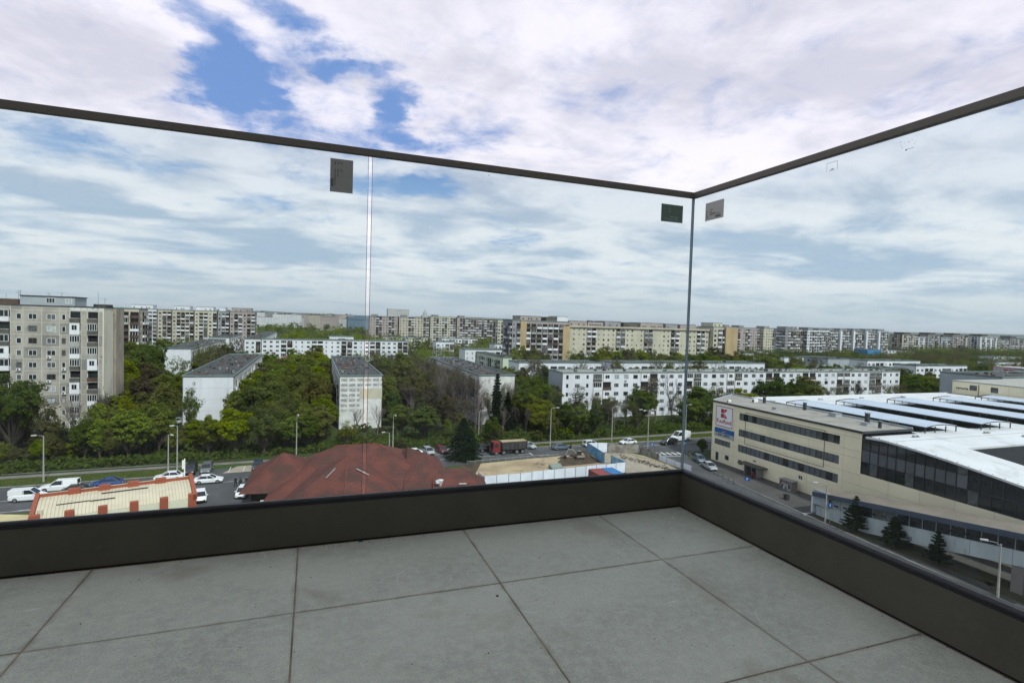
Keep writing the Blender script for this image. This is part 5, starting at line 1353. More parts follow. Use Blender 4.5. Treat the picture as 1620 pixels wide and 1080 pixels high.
part('porch_roof', MB().hexa([(-11, 78.0, 2.9), (-4.6, 78.4, 2.9), (-4.6, 82, 3.1), (-10.4, 81.6, 3.1)], [(-11, 78.0, 3.0), (-4.6, 78.4, 3.0), (-4.6, 82, 3.2), (-10.4, 81.6, 3.2)]).mesh('porch_roof', M['charcoal']), mk_, mo)
part('air_conditioner', MB().box(-6.9, -6.0, 86.9, 87.35, 1.7, 2.4).mesh('air_conditioner', M['frame_white']), mk_, mo)
part('clerestory', MB().box(13.8, 19.8, 78.6, 79.2, 3.2, 4.2).mesh('clerestory', M['charcoal']), mk_, mo)
for (a, b) in (((2.1, 80.4, 6.9), (3.4, 82.2, 7.7)), ((6.3, 81.2, 7.75), (8.0, 80.2, 7.0)), ((21.3, 79.3, 4.95), (22.4, 79.1, 4.95))):
    part('snow_bar', MB().tube([(a[0], a[1], a[2]+.12), (b[0], b[1], b[2]+.12)], [.09, .09], 5).mesh('snow_bar', M['metal']), mk_, mo)
part('lamp_cluster', MB().tube([(18.6, 80.2, 4.6), (18.6, 80.2, 5.6)], [.1, .5], 8).tube([(18.1, 80.0, 5.2), (18.1, 80, 5.6)], [.3, .3], 7).mesh('lamp_cluster', M['lamp_white']), mk_, mo)
part('flat_roof', MB().box(-12.2, -5.0, 73.0, 77.8, 2.7, 2.86).mesh('flat_roof', M['charcoal']), mk_, mo)
part('flat_roof_edge', MB().box(-12.2, -8.2, 77.6, 77.9, 2.861, 3.0).mesh('flat_roof_edge', M['frame_white']), mk_, mo)
# car wash: cream sheet roof between orange-red piers
cw = thing('petrol_canopy', 'long low building with ribbed cream sheet roof between orange-red piers and parapet', 'pavilion', (-23, 84, 0), 0)
co = Vector((-23, 84, 0))
ca = math.atan2(89.4-84.6, -15.4+33.0)     # the roof runs slightly askew
cx_, sx_ = math.cos(ca), math.sin(ca)
W0 = Vector((-33.3, 86.3, 0))             # north-west corner
Lc = 17.4; Dc = 6.4
def cwp(name, mb, m, parent=None): 
    return part(name, mb.mesh(name, m), parent or cw, tuple(W0-co), ca)
rb = MB()
ns = 44
for k in range(ns):
    a, b = .4+(Lc-.8)*k/ns, .4+(Lc-.8)*(k+1)/ns
    rb = MB()
    for (y0, z0), (y1, z1) in zip([(-.5, 5.35), (-2.0, 5.25), (-3.8, 4.95), (-5.6, 4.45)], [(-2.0, 5.25), (-3.8, 4.95), (-5.6, 4.45), (-6.3, 4.2)]):
        rb.hexa([(a, y1, z1-.05), (b-.035, y1, z1-.05), (b-.035, y0, z0-.05), (a, y0, z0-.05)], [(a, y1, z1+.03), (b-.035, y1, z1+.03), (b-.035, y0, z0+.03), (a, y0, z0+.03)])
    if k == 0: pass
    cwp('roof_sheet', rb, M['cream_roof'])
rb = MB()
for (y0, z0), (y1, z1) in zip([(-.5, 5.35), (-2.0, 5.25), (-3.8, 4.95), (-5.6, 4.45)], [(-2.0, 5.25), (-3.8, 4.95), (-5.6, 4.45), (-6.3, 4.2)]):
    rb.quad((.4, y1, z1-.06), (Lc-.4, y1, z1-.06), (Lc-.4, y0, z0-.06), (.4, y0, z0-.06))
cwp('roof_underlay', rb, mat('roof_groove', (.38, .33, .24), .8, .2, 1))
cwp('parapet', MB().box(.35, Lc-.35, -.5, -.2, 4.2, 5.75), M['red_panel'])
cwp('parapet_cap', MB().box(.3, Lc-.3, -.22, -.1, 5.5, 5.78), M['facade_cream'])
for k in range(6):
    x = .0+(Lc-1.3)*k/5
    if 0 < k < 5: cwp('parapet_block', MB().box(x, x+1.3, -.85, -.05, 5.0, 6.05), M['red_panel'])
for k in range(6):
    x = (Lc-.95)*k/5
    cwp('pier', MB().box(x, x+.95, -7.0, -6.2, 0, 4.95), M['red_panel'])
cwp('end_parapet', MB().hexa([(Lc-.4, -7.0, 4.2), (Lc+.1, -7.0, 4.2), (Lc+.1, 0, 4.8), (Lc-.4, 0, 4.8)], [(Lc-.4, -7.0, 4.9), (Lc+.1, -7.0, 4.9), (Lc+.1, 0, 6.1), (Lc-.4, 0, 6.1)]), M['red_panel'])
cwp('end_parapet', MB().hexa([(-.1, -7.0, 3.9), (.35, -7.0, 3.9), (.35, 0, 4.8), (-.1, 0, 4.8)], [(-.1, -7.0, 4.6), (.35, -7.0, 4.6), (.35, 0, 5.9), (-.1, 0, 5.9)]), M['red_panel'])
for k in range(5):
    x = (Lc-.95)*k/5+.97
    cwp('fascia', MB().box(x, x+(Lc-.95)/5-.99, -6.55, -6.35, 3.0, 4.15), M['facade_cream'])
    cwp('red_beam', MB().box(x, x+(Lc-.95)/5-.99, -6.6, -6.3, 2.65, 2.98), M['red_panel'])
    cwp('window', MB().box(x, x+(Lc-.95)/5-.99, -6.45, -6.4, .1, 2.6), M['glass_dark'])
cwp('back_wall', MB().box(.3, Lc-.3, -.6, -.5, 0, 4.3).box(-.05, .3, -6.4, -.3, 0, 4.2), M['white_wall'])
for x, y, l in ((9.4, -2.2, 5.2), (7.0, -4.0, 2.6), (4.0, -3.8, 3.4)):
    cwp('cable_tray', MB().box(x-l/2, x+l/2, y, y+.12, 5.30 if y > -3 else 5.0, 5.42 if y > -3 else 5.1), M['charcoal'])
cwp('pipe_stack', MB().tube([(.9, -5.6, 4.4), (.9, -5.6, 5.2)], [.28, .28], 8), M['cream_roof'])
cwp('white_pole', MB().box(Lc-1.0, Lc-.85, -.2, -.05, 4.6, 8.4).box(Lc-1.25, Lc-1.01, -.16, -.10, 6.9, 8.2, 0), M['frame_white'])
lr = single('low_flat_roof', MB().prism([(-46, 80.0), (-44, 86.5), (-39, 84.6), (-31.6, 82.2), (-31.4, 79.6), (-30, 70), (-46, 70)], 3.9, 4.3).prism([(-45.5, 70.5), (-45, 80), (-43.6, 86), (-32, 81.6), (-31, 70.5)], 0, 3.89, 1).mesh('low_flat_roof', [M['cream_roof2'], M['facade_cream']]), 'low building with a stained ochre flat roof beside the ribbed cream one', 'shed')

# ------------------------------------------------------------------ construction site
sheet('yard_edge', [(22, 86), (34, 88), (60.2, 92), (72, 92), (72, 80), (22, 74)], .012, M['rubble'])
sheet('yard_edge', [(26, 92), (30.5, 92), (31, 99), (35, 108.6), (29, 107.5), (26, 100)], .02, M['dark_earth'])
sheet('sand_yard', [(28.5, 92.2), (60.2, 94.9), (60.4, 103), (60.2, 110.4), (48, 109.6), (33.6, 108.0), (29.5, 99)], .04, M['sand'])
sheet('yard_ground', [(60.3, 86), (70, 86), (72.4, 93), (72.9, 99), (72.2, 106), (70.5, 108.8), (65, 110.2), (60.6, 110.8), (60.3, 95)], .04, M['slab'])
sheet('dark_soil', [(49.5, 101.6), (59.6, 102.6), (60, 109.3), (52, 107.6), (49.8, 104.8)], .06, M['dark_earth'])
def mound(x, y, rx, ry, h, m, name, label, seed):
    mb = MB(); n, q = 26, 9; rr = random.Random(seed)
    for j in range(q):
        f = j/(q-1)
        for i in range(n):
            a = 6.2832*i/n
            k = math.cos(f*math.pi/2)**.8 if j else 1
            nn = .8+.45*mnoise.noise(Vector((math.cos(a)*1.5+seed, math.sin(a)*1.5, f*3)))
            mb.v.append((x+rx*(1-f)*nn*math.cos(a), y+ry*(1-f)*nn*math.sin(a), h*(1-(1-f)**1.6)*(.75+.5*mnoise.noise(Vector((a*2, f*4, seed))))))
    for j in range(q-1):
        for i in range(n): mb.f.append((j*n+i, j*n+(i+1) % n, (j+1)*n+(i+1) % n, (j+1)*n+i)); mb.m.append(0)
    return stuff(name, mb.mesh(name, m, False), label, name.split('_')[0])
mound(57.2, 108.0, 3.4, 2.2, 1.6, M['dark_earth'], 'earth_heap', 'heap of dark dug earth beside the blue hoarding', 3)
mound(52.8, 107.9, 2.0, 1.0, .6, M['dark_earth'], 'earth_heap', 'long low spill of dark soil behind the digger', 4)
mound(62.4, 107.4, 2.2, 1.5, .5, M['sand'], 'sand_heap', 'low heap of yellow sand inside the gap of the blue hoarding', 5)
mb = MB(); rr = random.Random(14)
for k in range(420):
    f = rr.random(); x = 66.6+f*4.6+rr.gauss(0, .55); y = 105.8-f*13.5+rr.gauss(0, .7); s = rr.uniform(.06, .34)
    a = rr.uniform(0, 3); dx, dy = math.cos(a)*s, math.sin(a)*s; hh = s*rr.uniform(.3, 1.1)
    mb.hexa([(x-dx, y-dy, .0), (x+dy*.6, y-dx*.6, 0), (x+dx, y+dy, 0), (x-dy*.6, y+dx*.6, 0)], [(x-dx*.7, y-dy*.7, hh), (x+dy*.5, y-dx*.5, hh*.9), (x+dx*.8, y+dy*.7, hh*1.1), (x-dy*.5, y+dx*.5, hh)], rr.choice([0, 0, 1, 2]))
stuff('rubble_strip', mb.mesh('rubble_strip', [M['rubble'], M['dark_earth'], M['slab']]), 'strip of broken rubble and trodden weeds inside the curved fence', 'rubble')
single('yellow_barrier', MB().tube([(68.3, 106.2, .6), (73.0, 91.8, .6)], [.07, .07], 5).tube([(68.3, 106.2, .1), (68.3, 106.2, .7)], [.05, .05], 4).tube([(70.6, 99.0, .1), (70.6, 99, .7)], [.05, .05], 4).mesh('yellow_barrier', mat('yellow_barrier_paint', (.45, .33, .05), .7)), 'long yellow barrier rail beside the rubble strip', 'barrier')
def hoarding(name, label, p, q, n, m, h=2.15, back=None, post='metal', jitter=.03, seed=1, cat='hoarding', z=0):
    rr = random.Random(seed)
    t = thing(name, label, cat, ((p[0]+q[0])/2, (p[1]+q[1])/2, z)); L = t.location
    ang = math.atan2(q[1]-p[1], q[0]-p[0]); ln = math.hypot(q[0]-p[0], q[1]-p[1])/n
    for k in range(n):
        x, y = p[0]+(q[0]-p[0])*k/n, p[1]+(q[1]-p[1])*k/n
        hh = round(h*(1+rr.uniform(-jitter, jitter)), 2)
        mb = MB().box(.05, ln-.05, -.02, .02, .12, hh)
        if back: mb = MB().box(.05, ln-.05, -.03, 0, .12, hh, 0).box(.05, ln-.05, .001, .03, .12, hh, 1)
        for q_ in range(4): mb.box(.05+(ln-.1)*(q_+.5)/4-.03, .05+(ln-.1)*(q_+.5)/4+.03, -.05, -.031, .15, hh-.05, 0)
        part('panel', mb.mesh('hoarding_panel', [M[m]]+([M[back]] if back else [])), t, (x-L.x, y-L.y, 0), ang)
        part('post', MB().box(-.05, .05, -.07, .07, 0, h+.08).mesh('post', M[post]), t, (x-L.x, y-L.y, 0), ang)
    part('post', MB().box(-.05, .05, -.07, .07, 0, h+.08).mesh('post', M[post]), t, (q[0]-L.x, q[1]-L.y, 0), ang)
    return t
hoarding('hoarding', 'long white sheet hoarding along the front of the sandy yard', (29.2, 91.4), (60.1, 94.3), 13, 'white_sheet', 2.2, seed=2)
hoarding('hoarding', 'short white return of the hoarding at its west end', (29.2, 91.5), (29.0, 94.4), 1, 'white_sheet', 2.2, seed=3)
hoarding('hoarding', 'low bright blue hoarding panels meeting the white hoarding at the corner', (60.3, 94.6), (60.5, 100.6), 2, 'blue_sheet', 2.15, seed=4)
hoarding('hoarding', 'tall bright blue hoarding run reaching back toward the road', (59.2, 101.2), (60.5, 111.5), 4, 'blue_sheet', 2.4, seed=5)
hoarding('hoarding', 'white backed hoarding panels facing the camera behind the blue run', (60.7, 111.4), (65.2, 110.4), 2, 'white_sheet', 2.3, seed=6)
hoarding('concrete_fence', 'old mottled concrete fence behind the pale yard', (65.4, 110.2), (72.2, 108.0), 3, 'old_wall', 2.1, seed=7, cat='fence', post='old_wall', jitter=.08)
hoarding('sheet_fence', 'crooked grey-white sheet fence curving beside the street', (72.4, 107.6), (73.0, 101.2), 3, 'old_wall', 1.7, seed=8, cat='fence', jitter=.1)
hoarding('sheet_fence', 'low whitish plastic fence running down the side street', (73.0, 101.0), (73.8, 91.0), 4, 'white_sheet', 1.3, seed=9, cat='fence', jitter=.12)
rf_ = thing('guard_rail', 'low white roadside railing along the north edge of the sandy yard', 'railing', (40, 108.9, 0))
mb = MB()
for k in range(12):
    x = 30.6+k*1.75; part('post', MB().box(-.035, .035, -.035, .035, 0, .9).mesh('post', M['metal']), rf_, (x-40, -.0+(x-40)*.09-.2, 0))
part('rail', MB().hexa([(-9.4, -1.05, .62), (-9.4, -1.1, .62), (9.9, .67, .62), (9.9, .72, .62)], [(-9.4, -1.05, .72), (-9.4, -1.1, .72), (9.9, .67, .72), (9.9, .72, .72)]).mesh('rail', M['metal']), rf_)
def container(label, x, y, m):
    t = thing('shipping_container', label, 'container', (x, y, 0), group='containers behind the white hoarding')
    part('shell', MB().box(-1.22, 1.22, -3.03, 3.03, .15, 2.52).mesh('shell', M[m]), t)
    part('roof', MB().box(-1.24, 1.24, -3.05, 3.05, 2.521, 2.6).mesh('roof', M[m]), t)
    rb = MB()
    for k in range(18):
        y0 = -2.9+k*.34
        rb.box(1.221, 1.26, y0, y0+.16, .25, 2.45).box(-1.26, -1.221, y0, y0+.16, .25, 2.45)
        rb.box(-1.1, 1.1, y0, y0+.14, 2.601, 2.625)
    part('corrugation', rb.mesh('corrugation', M[m]), t)
    part('door', MB().box(-1.15, -.02, 3.031, 3.08, .25, 2.4).box(.02, 1.15, 3.031, 3.08, .25, 2.4).mesh('door', M[m]), t)
    return t
container('dull red steel container standing against the white hoarding', 50.6, 87.1, 'cont_red')
container('blue steel container standing beside the red one', 53.25, 87.1, 'cont_blue')
single('spoil_tray', MB().hexa([(46.2, 99.4, .1), (48.9, 99.9, .1), (48.8, 101.4, .1), (46.0, 101.0, .1)], [(46.2, 99.4, .4), (48.9, 99.9, .4), (48.8, 101.4, .9), (46.0, 101.0, .9)]).mesh('spoil_tray', mat('grey_green_sheet', (.20, .24, .21), .8, .3, 1)), 'grey-green sheeted box standing in the middle of the yard', 'box')
single('white_tarp', MB().hexa([(48.8, 97.9, .08), (59.6, 99.2, .08), (58.6, 101.0, .08), (50.0, 99.7, .08)], [(48.9, 98.0, .2), (59.5, 99.3, .3), (58.5, 100.9, .26), (50.0, 99.6, .2)]).mesh('white_tarp', M['slab']), 'pale strip of laid slabs behind the white hoarding', 'slabs')
# digger
d = thing('excavator', 'small tracked digger with a raised pale arm standing on dark soil', 'excavator', (55.9, 106.4, .06), rad(170))
d.scale = (.78, .78, .78)
for s in (-1, 1):
    part('track', MB().prism([(-1.3, -.22), (1.3, -.22), (1.3, .22), (-1.3, .22)], 0, .55).mesh('track', M['steel_dark']), d, (0, s*.75, 0))
part('body', MB().box(-1.25, .9, -.85, .85, .62, 1.25).box(-1.2, -.5, -.8, .8, 1.25, 1.55).mesh('body', M['exc_white']), d)
cab_ = part('cab', MB().hexa([(-.3, .05, 1.25), (.85, .05, 1.25), (.85, .82, 1.25), (-.3, .82, 1.25)], [(-.25, .1, 2.35), (.6, .1, 2.35), (.6, .78, 2.35), (-.25, .78, 2.35)]).mesh('cab', M['glass_dark']), d)
part('cab_roof', MB().box(-.3, .65, .06, .82, 2.36, 2.45).mesh('cab_roof', M['exc_white']), cab_)
part('boom', MB().tube([(.8, -.2, 1.1), (1.9, -.2, 2.6), (3.3, -.2, 2.7)], [.2, .2, .14], 4).mesh('boom', M['exc_white']), d)
st_ = part('stick', MB().tube([(3.2, -.2, 2.8), (4.1, -.2, 1.1)], [.14, .11], 4).mesh('stick', M['exc_white']), d)
part('bucket', MB().hexa([(3.7, -.6, .3), (4.4, -.6, .4), (4.4, .2, .4), (3.7, .2, .3)], [(3.9, -.6, 1.0), (4.4, -.6, 1.05), (4.4, .2, 1.05), (3.9, .2, 1.0)]).mesh('bucket', M['steel_dark']), st_)

# ------------------------------------------------------------------ vehicles
def wheel_mesh(r, wd):
    key = ('wheel', r, wd)
    if key not in _wc:
        a = MB(); a.tube([(0, -wd/2, 0), (0, wd/2, 0)], [r, r], 16)
        b = MB(); b.tube([(0, -wd/2-.012, 0), (0, wd/2+.012, 0)], [r*.62, r*.62], 12)
        _wc[key] = (a.mesh('tyre', M['tyre']), b.mesh('rim', M['rim']))
    return _wc[key]
M['lamp_glass'] = mat('headlamp_glass', (.6, .62, .62), .15, .05, 5, spec=.7)
M['tail_red'] = mat('tail_lamp_red', (.35, .01, .01), .25, .05, 5)
def car(kind, label, pnt, x, y, head, group=None, z=0.0):
    """head: direction of the front, radians from +X"""
    P = {'sedan': dict(L=4.6, w=.90, bt=.92, ht=1.43, c0=-1.75, c1=1.15, t0=-1.15, t1=.25),
         'coupe': dict(L=4.5, w=.90, bt=.90, ht=1.40, c0=-1.95, c1=1.1, t0=-1.0, t1=.2),
         'hatch': dict(L=4.1, w=.88, bt=.95, ht=1.50, c0=-1.98, c1=1.2, t0=-1.55, t1=.35),
         'suv': dict(L=4.5, w=.93, bt=1.05, ht=1.68, c0=-2.15, c1=1.2, t0=-1.85, t1=.4),
         'smallvan': dict(L=4.45, w=.92, bt=1.15, ht=1.85, c0=-2.2, c1=1.35, t0=-2.17, t1=.45),
         'van': dict(L=5.5, w=1.0, bt=1.35, ht=2.45, c0=-2.72, c1=1.75, t0=-2.7, t1=.9),
         'pickup': dict(L=5.3, w=.95, bt=1.12, ht=1.82, c0=-2.6, c1=1.25, t0=-2.5, t1=.35)}[kind]
    names = {'sedan': 'parked_car', 'coupe': 'parked_car', 'hatch': 'parked_car', 'suv': 'parked_car', 'smallvan': 'delivery_van', 'van': 'delivery_van', 'pickup': 'pickup_truck'}
    cats = {'smallvan': 'van', 'van': 'van', 'pickup': 'pickup truck'}
    t = thing(names[kind], label, cats.get(kind, 'car'), (x, y, z+.02), head, group)
    L, w_, bt, ht = P['L']/2, P['w'], P['bt'], P['ht']
    key = ('car', kind, pnt)
    if key not in _wc:
        st = [(-L, .42, bt*.80, w_*.86), (-L+.12, .30, bt*.98, w_*.95), (-L*.62, .22, bt, w_), (0, .20, bt*1.0, w_), (P['c1'], .20, bt*.98, w_), (L*.72, .22, bt*.86, w_*.98), (L-.12, .30, bt*.74, w_*.90), (L, .40, bt*.58, w_*.78)]
        b = MB(); n = 8
        for (sx0, zb, zt, hw) in st:
            for (yy, zz) in ((-hw*.92, zb), (-hw, zb+.12), (-hw, zt-.22), (-hw*.90, zt), (hw*.90, zt), (hw, zt-.22), (hw, zb+.12), (hw*.92, zb)): b.v.append((sx0, yy, zz))
        for k in range(len(st)-1):
            for j in range(n):
                b.f.append((k*n+j, k*n+(j+1) % n, (k+1)*n+(j+1) % n, (k+1)*n+j)); b.m.append(0)
        b.f.append(tuple(range(n))); b.m.append(0); b.f.append(tuple((len(st)-1)*n+n-1-j for j in range(n))); b.m.append(0)
        # roof plate and pillars
        rwd = w_*.74
        boxy = kind in ('smallvan', 'van')
        if boxy: rwd = w_*.88
        xs_ = (P['c0'], P['t0'], P['t1'], P['c1'])
        b.hexa([(P['t0'], -rwd, ht-.05), (P['t1'], -rwd, ht-.05), (P['t1'], rwd, ht-.05), (P['t0'], rwd, ht-.05)], [(P['t0']+.06, -rwd*.93, ht), (P['t1']-.1, -rwd*.93, ht), (P['t1']-.1, rwd*.93, ht), (P['t0']+.06, rwd*.93, ht)])
        wb_ = w_*.90
        for s in (-1, 1):
            for (xa, xb) in ((P['c1'], P['t1']), (P['c0'], P['t0'])):
                b.tube([(xa, s*(wb_+.004), bt-.02), (xb, s*(rwd+.004), ht-.03)], [.045, .045], 4)
            mid = (P['c0']+P['c1'])/2+.15
            b.tube([(mid, s*(wb_+.005), bt-.02), (mid-.05, s*(rwd+.005), ht-.03)], [.04, .04], 4)
            if boxy or kind == 'pickup':
                xe = mid-.12
                b.hexa([(P['c0'], s*wb_-.03, bt-.03), (xe, s*wb_-.03, bt-.03), (xe, s*wb_+.03, bt-.03), (P['c0'], s*wb_+.03, bt-.03)], [(P['t0'], s*rwd-.03, ht-.02), (xe, s*rwd-.03, ht-.02), (xe, s*rwd+.03, ht-.02), (P['t0'], s*rwd+.03, ht-.02)])
        if boxy: b.box(P['c0']-.02, P['c0']+.03, -wb_, wb_, bt-.02, ht-.03)
        g = MB()
        g.hexa([(P['c0'], -wb_, bt-.03), (P['c1'], -wb_, bt-.03), (P['c1'], wb_, bt-.03), (P['c0'], wb_, bt-.03)], [(P['t0'], -rwd, ht-.045), (P['t1'], -rwd, ht-.045), (P['t1'], rwd, ht-.045), (P['t0'], rwd, ht-.045)])
        hl = MB().box(L-.16, L+.0, -w_*.74, -w_*.45, bt*.55, bt*.70).mesh('headlight', M['lamp_glass'])
        tl = MB().box(-L-.01, -L+.12, -w_*.84, -w_*.55, bt*.62, bt*.80).mesh('tail_light', M['tail_red'])
        gr_ = MB().box(L-.02, L+.015, -w_*.4, w_*.4, .35, bt*.5).mesh('grille', M['charcoal'])
        pl = MB().box(-L-.025, -L+.02, -.26, .26, bt*.5, bt*.62).mesh('number_plate', M['frame_white'])
        mr = MB().box(P['c1']-.45, P['c1']-.3, -w_-.16, -w_+.04, bt, bt+.13).mesh('mirror', PAINT[pnt])
        _wc[key] = (b.mesh('body', PAINT[pnt], False), g.mesh('windows', M['glass_dark']), hl, tl, gr_, pl, mr)
    bm_, gm_, hl, tl, gr_, pl, mr = _wc[key]
    part('body', bm_, t); part('windows', gm_, t); part('grille', gr_, t); part('number_plate', pl, t)
    for s in (0, 1):
        for me, nm in ((hl, 'headlight'), (tl, 'tail_light'), (mr, 'mirror')):
            o = part(nm, me, t)
            if s: o.scale = (1, -1, 1)
    r = .33 if kind not in ('suv', 'pickup', 'van') else .38
    ty, ri = wheel_mesh(r, .2)
    for xx in (L*.64, -L*.60):
        for s in (-1, 1):
            o = part('wheel', ty, t, (xx, s*(w_-.09), r)); part('rim', ri, o)
    return t
PI = math.pi
car('smallvan', 'small white panel van driving east, its long blank side toward the camera', 'white', -41.0, 103.6, rad(2))
car('pickup', 'white pickup with a white load canopy driving west', 'white', -38.6, 108.0, rad(182))
car('sedan', 'black saloon half hidden behind the orange-red parapet', 'black', -35.2, 105.6, rad(2))
car('coupe', 'bright blue car driving in the far lane behind the black saloon', 'blue', -32.4, 108.9, rad(182))
car('sedan', 'white car waiting by the two lamp posts, only its roof showing', 'white', -23.6, 110.6, rad(182))
car('suv', 'black car parked at the kerb beside the parking bays', 'black', -20.9, 114.4, rad(-88))
car('suv', 'grey car parked facing the road next to the black one', 'grey', -18.3, 114.2, rad(-88))
car('sedan', 'white saloon driving past the end of the orange-red building', 'white', -16.8, 106.9, rad(2))
car('hatch', 'white car standing close to the end pier of the orange-red building', 'white', -16.4, 97.2, rad(-80))
car('hatch', 'white hatchback parked at the dark porch of the market hall', 'white', -10.4, 97.9, rad(-95))
car('hatch', 'dark blue car parked behind the roof of the market hall', 'navy', -9.6, 114.2, rad(-90))
car('sedan', 'white car parked beyond the east end of the brown-red roofs', 'white', 20.9, 118.2, rad(190))
car('hatch', 'silver hatchback parked between a white and a dark red car', 'silver', 24.6, 118.6, rad(-80))
car('hatch', 'dark red car parked behind the big spruce', 'red', 27.7, 119.2, rad(-80))
car('suv', 'black car just in front of the red tipper truck', 'black', 38.0, 118.0, rad(3))
car('hatch', 'silver hatchback just behind the red tipper truck', 'silver', 48.6, 118.8, rad(-60))
car('sedan', 'slate blue saloon stopped at the lamp post by the sandy yard', 'slate', 55.9, 116.0, rad(3))
car('hatch', 'white car whose roof shows over the white backed hoarding', 'white', 64.6, 117.2, rad(3))
car('coupe', 'white saloon driving alone between the hoarding and the double lamp post', 'white', 75.2, 117.3, rad(183))
car('suv', 'black estate car passing the zebra crossing', 'black', 85.4, 114.6, rad(183))
car('van', 'tall white van behind the glass corner edge', 'white', 91.6, 118.0, rad(183))
car('sedan', 'silver saloon parked in front of the cream supermarket wall', 'silver', 79.7, 92.6, rad(-105))
car('hatch', 'dark grey-blue car parked under the small street tree by the bollards', 'slate', 81.7, 98.2, rad(-112))
car('hatch', 'pale car glimpsed between the trees beside the white gable', 'white', -33.5, 166, rad(5))
# tipper truck
tr = thing('tipper_truck', 'red-cabbed four axle tipper truck with a dark dirty load body', 'truck', (42.0, 115.0, .02), rad(183))
part('cab', MB().hexa([(2.2, -1.2, .7), (4.0, -1.2, .7), (4.0, 1.2, .7), (2.2, 1.2, .7)], [(2.2, -1.15, 2.9), (3.8, -1.15, 2.9), (3.8, 1.15, 2.9), (2.2, 1.15, 2.9)]).mesh('cab', M['truck_red']), tr)
part('windscreen', MB().hexa([(3.9, -1.05, 1.75), (3.95, -1.05, 1.75), (3.95, 1.05, 1.75), (3.9, 1.05, 1.75)], [(3.83, -1.0, 2.65), (3.87, -1.0, 2.65), (3.87, 1.0, 2.65), (3.83, 1.0, 2.65)]).mesh('windscreen', M['glass_dark']), tr)
part('side_window', MB().box(2.7, 3.6, 1.16, 1.2, 1.8, 2.55).mesh('side_window', M['glass_dark']), tr); part('side_window', MB().box(2.7, 3.6, -1.2, -1.16, 1.8, 2.55).mesh('side_window', M['glass_dark']), tr)
part('chassis', MB().box(-4.2, 3.9, -.5, .5, .65, 1.0).mesh('chassis', M['steel_dark']), tr)
part('load_body', MB().hexa([(-4.3, -1.15, 1.15), (1.8, -1.15, 1.15), (1.8, 1.15, 1.15), (-4.3, 1.15, 1.15)], [(-4.5, -1.27, 2.85), (1.9, -1.27, 2.85), (1.9, 1.27, 2.85), (-4.5, 1.27, 2.85)]).mesh('load_body', M['tipper']), tr)
part('load', MB().box(-4.35, 1.75, -.9, 1.1, 2.86, 2.93).mesh('load', M['sand']), tr)
rb = MB()
for k in range(7):
    for s in (-1, 1): rb.box(-4.3+k*.98, -4.18+k*.98, s*1.3-.05, s*1.3+.05, 1.2, 2.85)
part('ribs', rb.mesh('ribs', M['tipper']), tr, kind='stuff')
ty, ri = wheel_mesh(.5, .3)
for xx in (3.1, 1.3, -1.9, -3.3):
    for s in (-1, 1):
        o = part('wheel', ty, tr, (xx, s*1.0, .5)); part('rim', ri, o)
part('bumper', MB().box(3.9, 4.15, -1.2, 1.2, .45, .95).mesh('bumper', M['charcoal']), tr)

# ------------------------------------------------------------------ lamp posts, bollards, signs and such
def lamp_post(label, x, y, h, arms, zbase=0, double_top=False, name='street_lamp'):
    t = thing(name, label, 'street lamp', (x, y, zbase), group='street lamps')
    part('pole', MB().tube([(0, 0, 0), (0, 0, h*.4), (0, 0, h)], [.15, .12, .075], 8).mesh('pole', M['concrete_pole']), t)
    for (dx, dy) in arms:
        part('arm', MB().tube([(0, 0, h-.3), (dx*.3, dy*.3, h+.05), (dx, dy, h+.12)], [.05, .045, .04], 5).mesh('arm', M['metal']), t)
        a = math.atan2(dy, dx); l = Vector((math.cos(a), math.sin(a), 0))
        p = Vector((dx, dy, h+.14)); q = p+l*.72; n = Vector((-l.y, l.x, 0))*.14
        hd = MB().hexa([tuple(p-n*.8-Vector((0, 0, .08))), tuple(q-n*.6-Vector((0, 0, .06))), tuple(q+n*.6-Vector((0, 0, .06))), tuple(p+n*.8-Vector((0, 0, .08)))], [tuple(p-n+Vector((0, 0, .1))), tuple(q-n*.8+Vector((0, 0, .06))), tuple(q+n*.8+Vector((0, 0, .06))), tuple(p+n+Vector((0, 0, .1)))])
        part('lamp_head', hd.mesh('lamp_head', M['lamp_white']), t)
    return t
lamp_post('grey lamp post with single head on the verge in front of the tall grey tower', -43.0, 114.0, 8.0, [(-.9, -.2)])
lamp_post('taller of two neighbouring lamp posts behind the end of the orange-red roof', -23.0, 113.6, 9.0, [(-.5, -.2)])
lamp_post('shorter curved lamp post of the pair behind the end of the orange-red roof', -24.2, 112.6, 7.6, [(.5, -.6)])
lamp_post('lamp post rising behind the west pavilion of the market roof', -2.9, 124.2, 8.6, [(0.2, -.9)])
lamp_post('slim lamp post rising behind the ridge of the market roof', 17.6, 124.6, 7.8, [(.2, -.9)])
lamp_post('low bent lamp post beside the slim one over the market roof', 16.3, 121.0, 4.6, [(-1.0, 0)])
lamp_post('lamp post in front of the bare trees near the dark spruce', 39.7, 130.2, 7.2, [(.9, 0)])
lamp_post('tall concrete lamp post at the driveway between truck and blue saloon', 54.8, 119.8, 9.2, [(1.4, 0)])
lamp_post('lamp post on the verge before the long white block', 72.3, 120.4, 9.0, [(.9, -.2)])
lamp_post('lamp post with four heads at the corner of the side street', 76.3, 110.4, 9.6, [(-1.4, -.6), (-1.3, .8), (1.5, -.2), (1.3, .7)])
lamp_post('lamp post standing close to the glass corner edge', 99.2, 125.6, 8.0, [(.9, 0)])
lamp_post('lamp post with curved arm at the lower end of the travelator gallery', 75.9, 61.6, 6.0, [(-.8, .9)])
lamp_post('lamp post in front of the pier of the travelator gallery', 74.7, 38.1, 6.2, [(-.7, .9)])
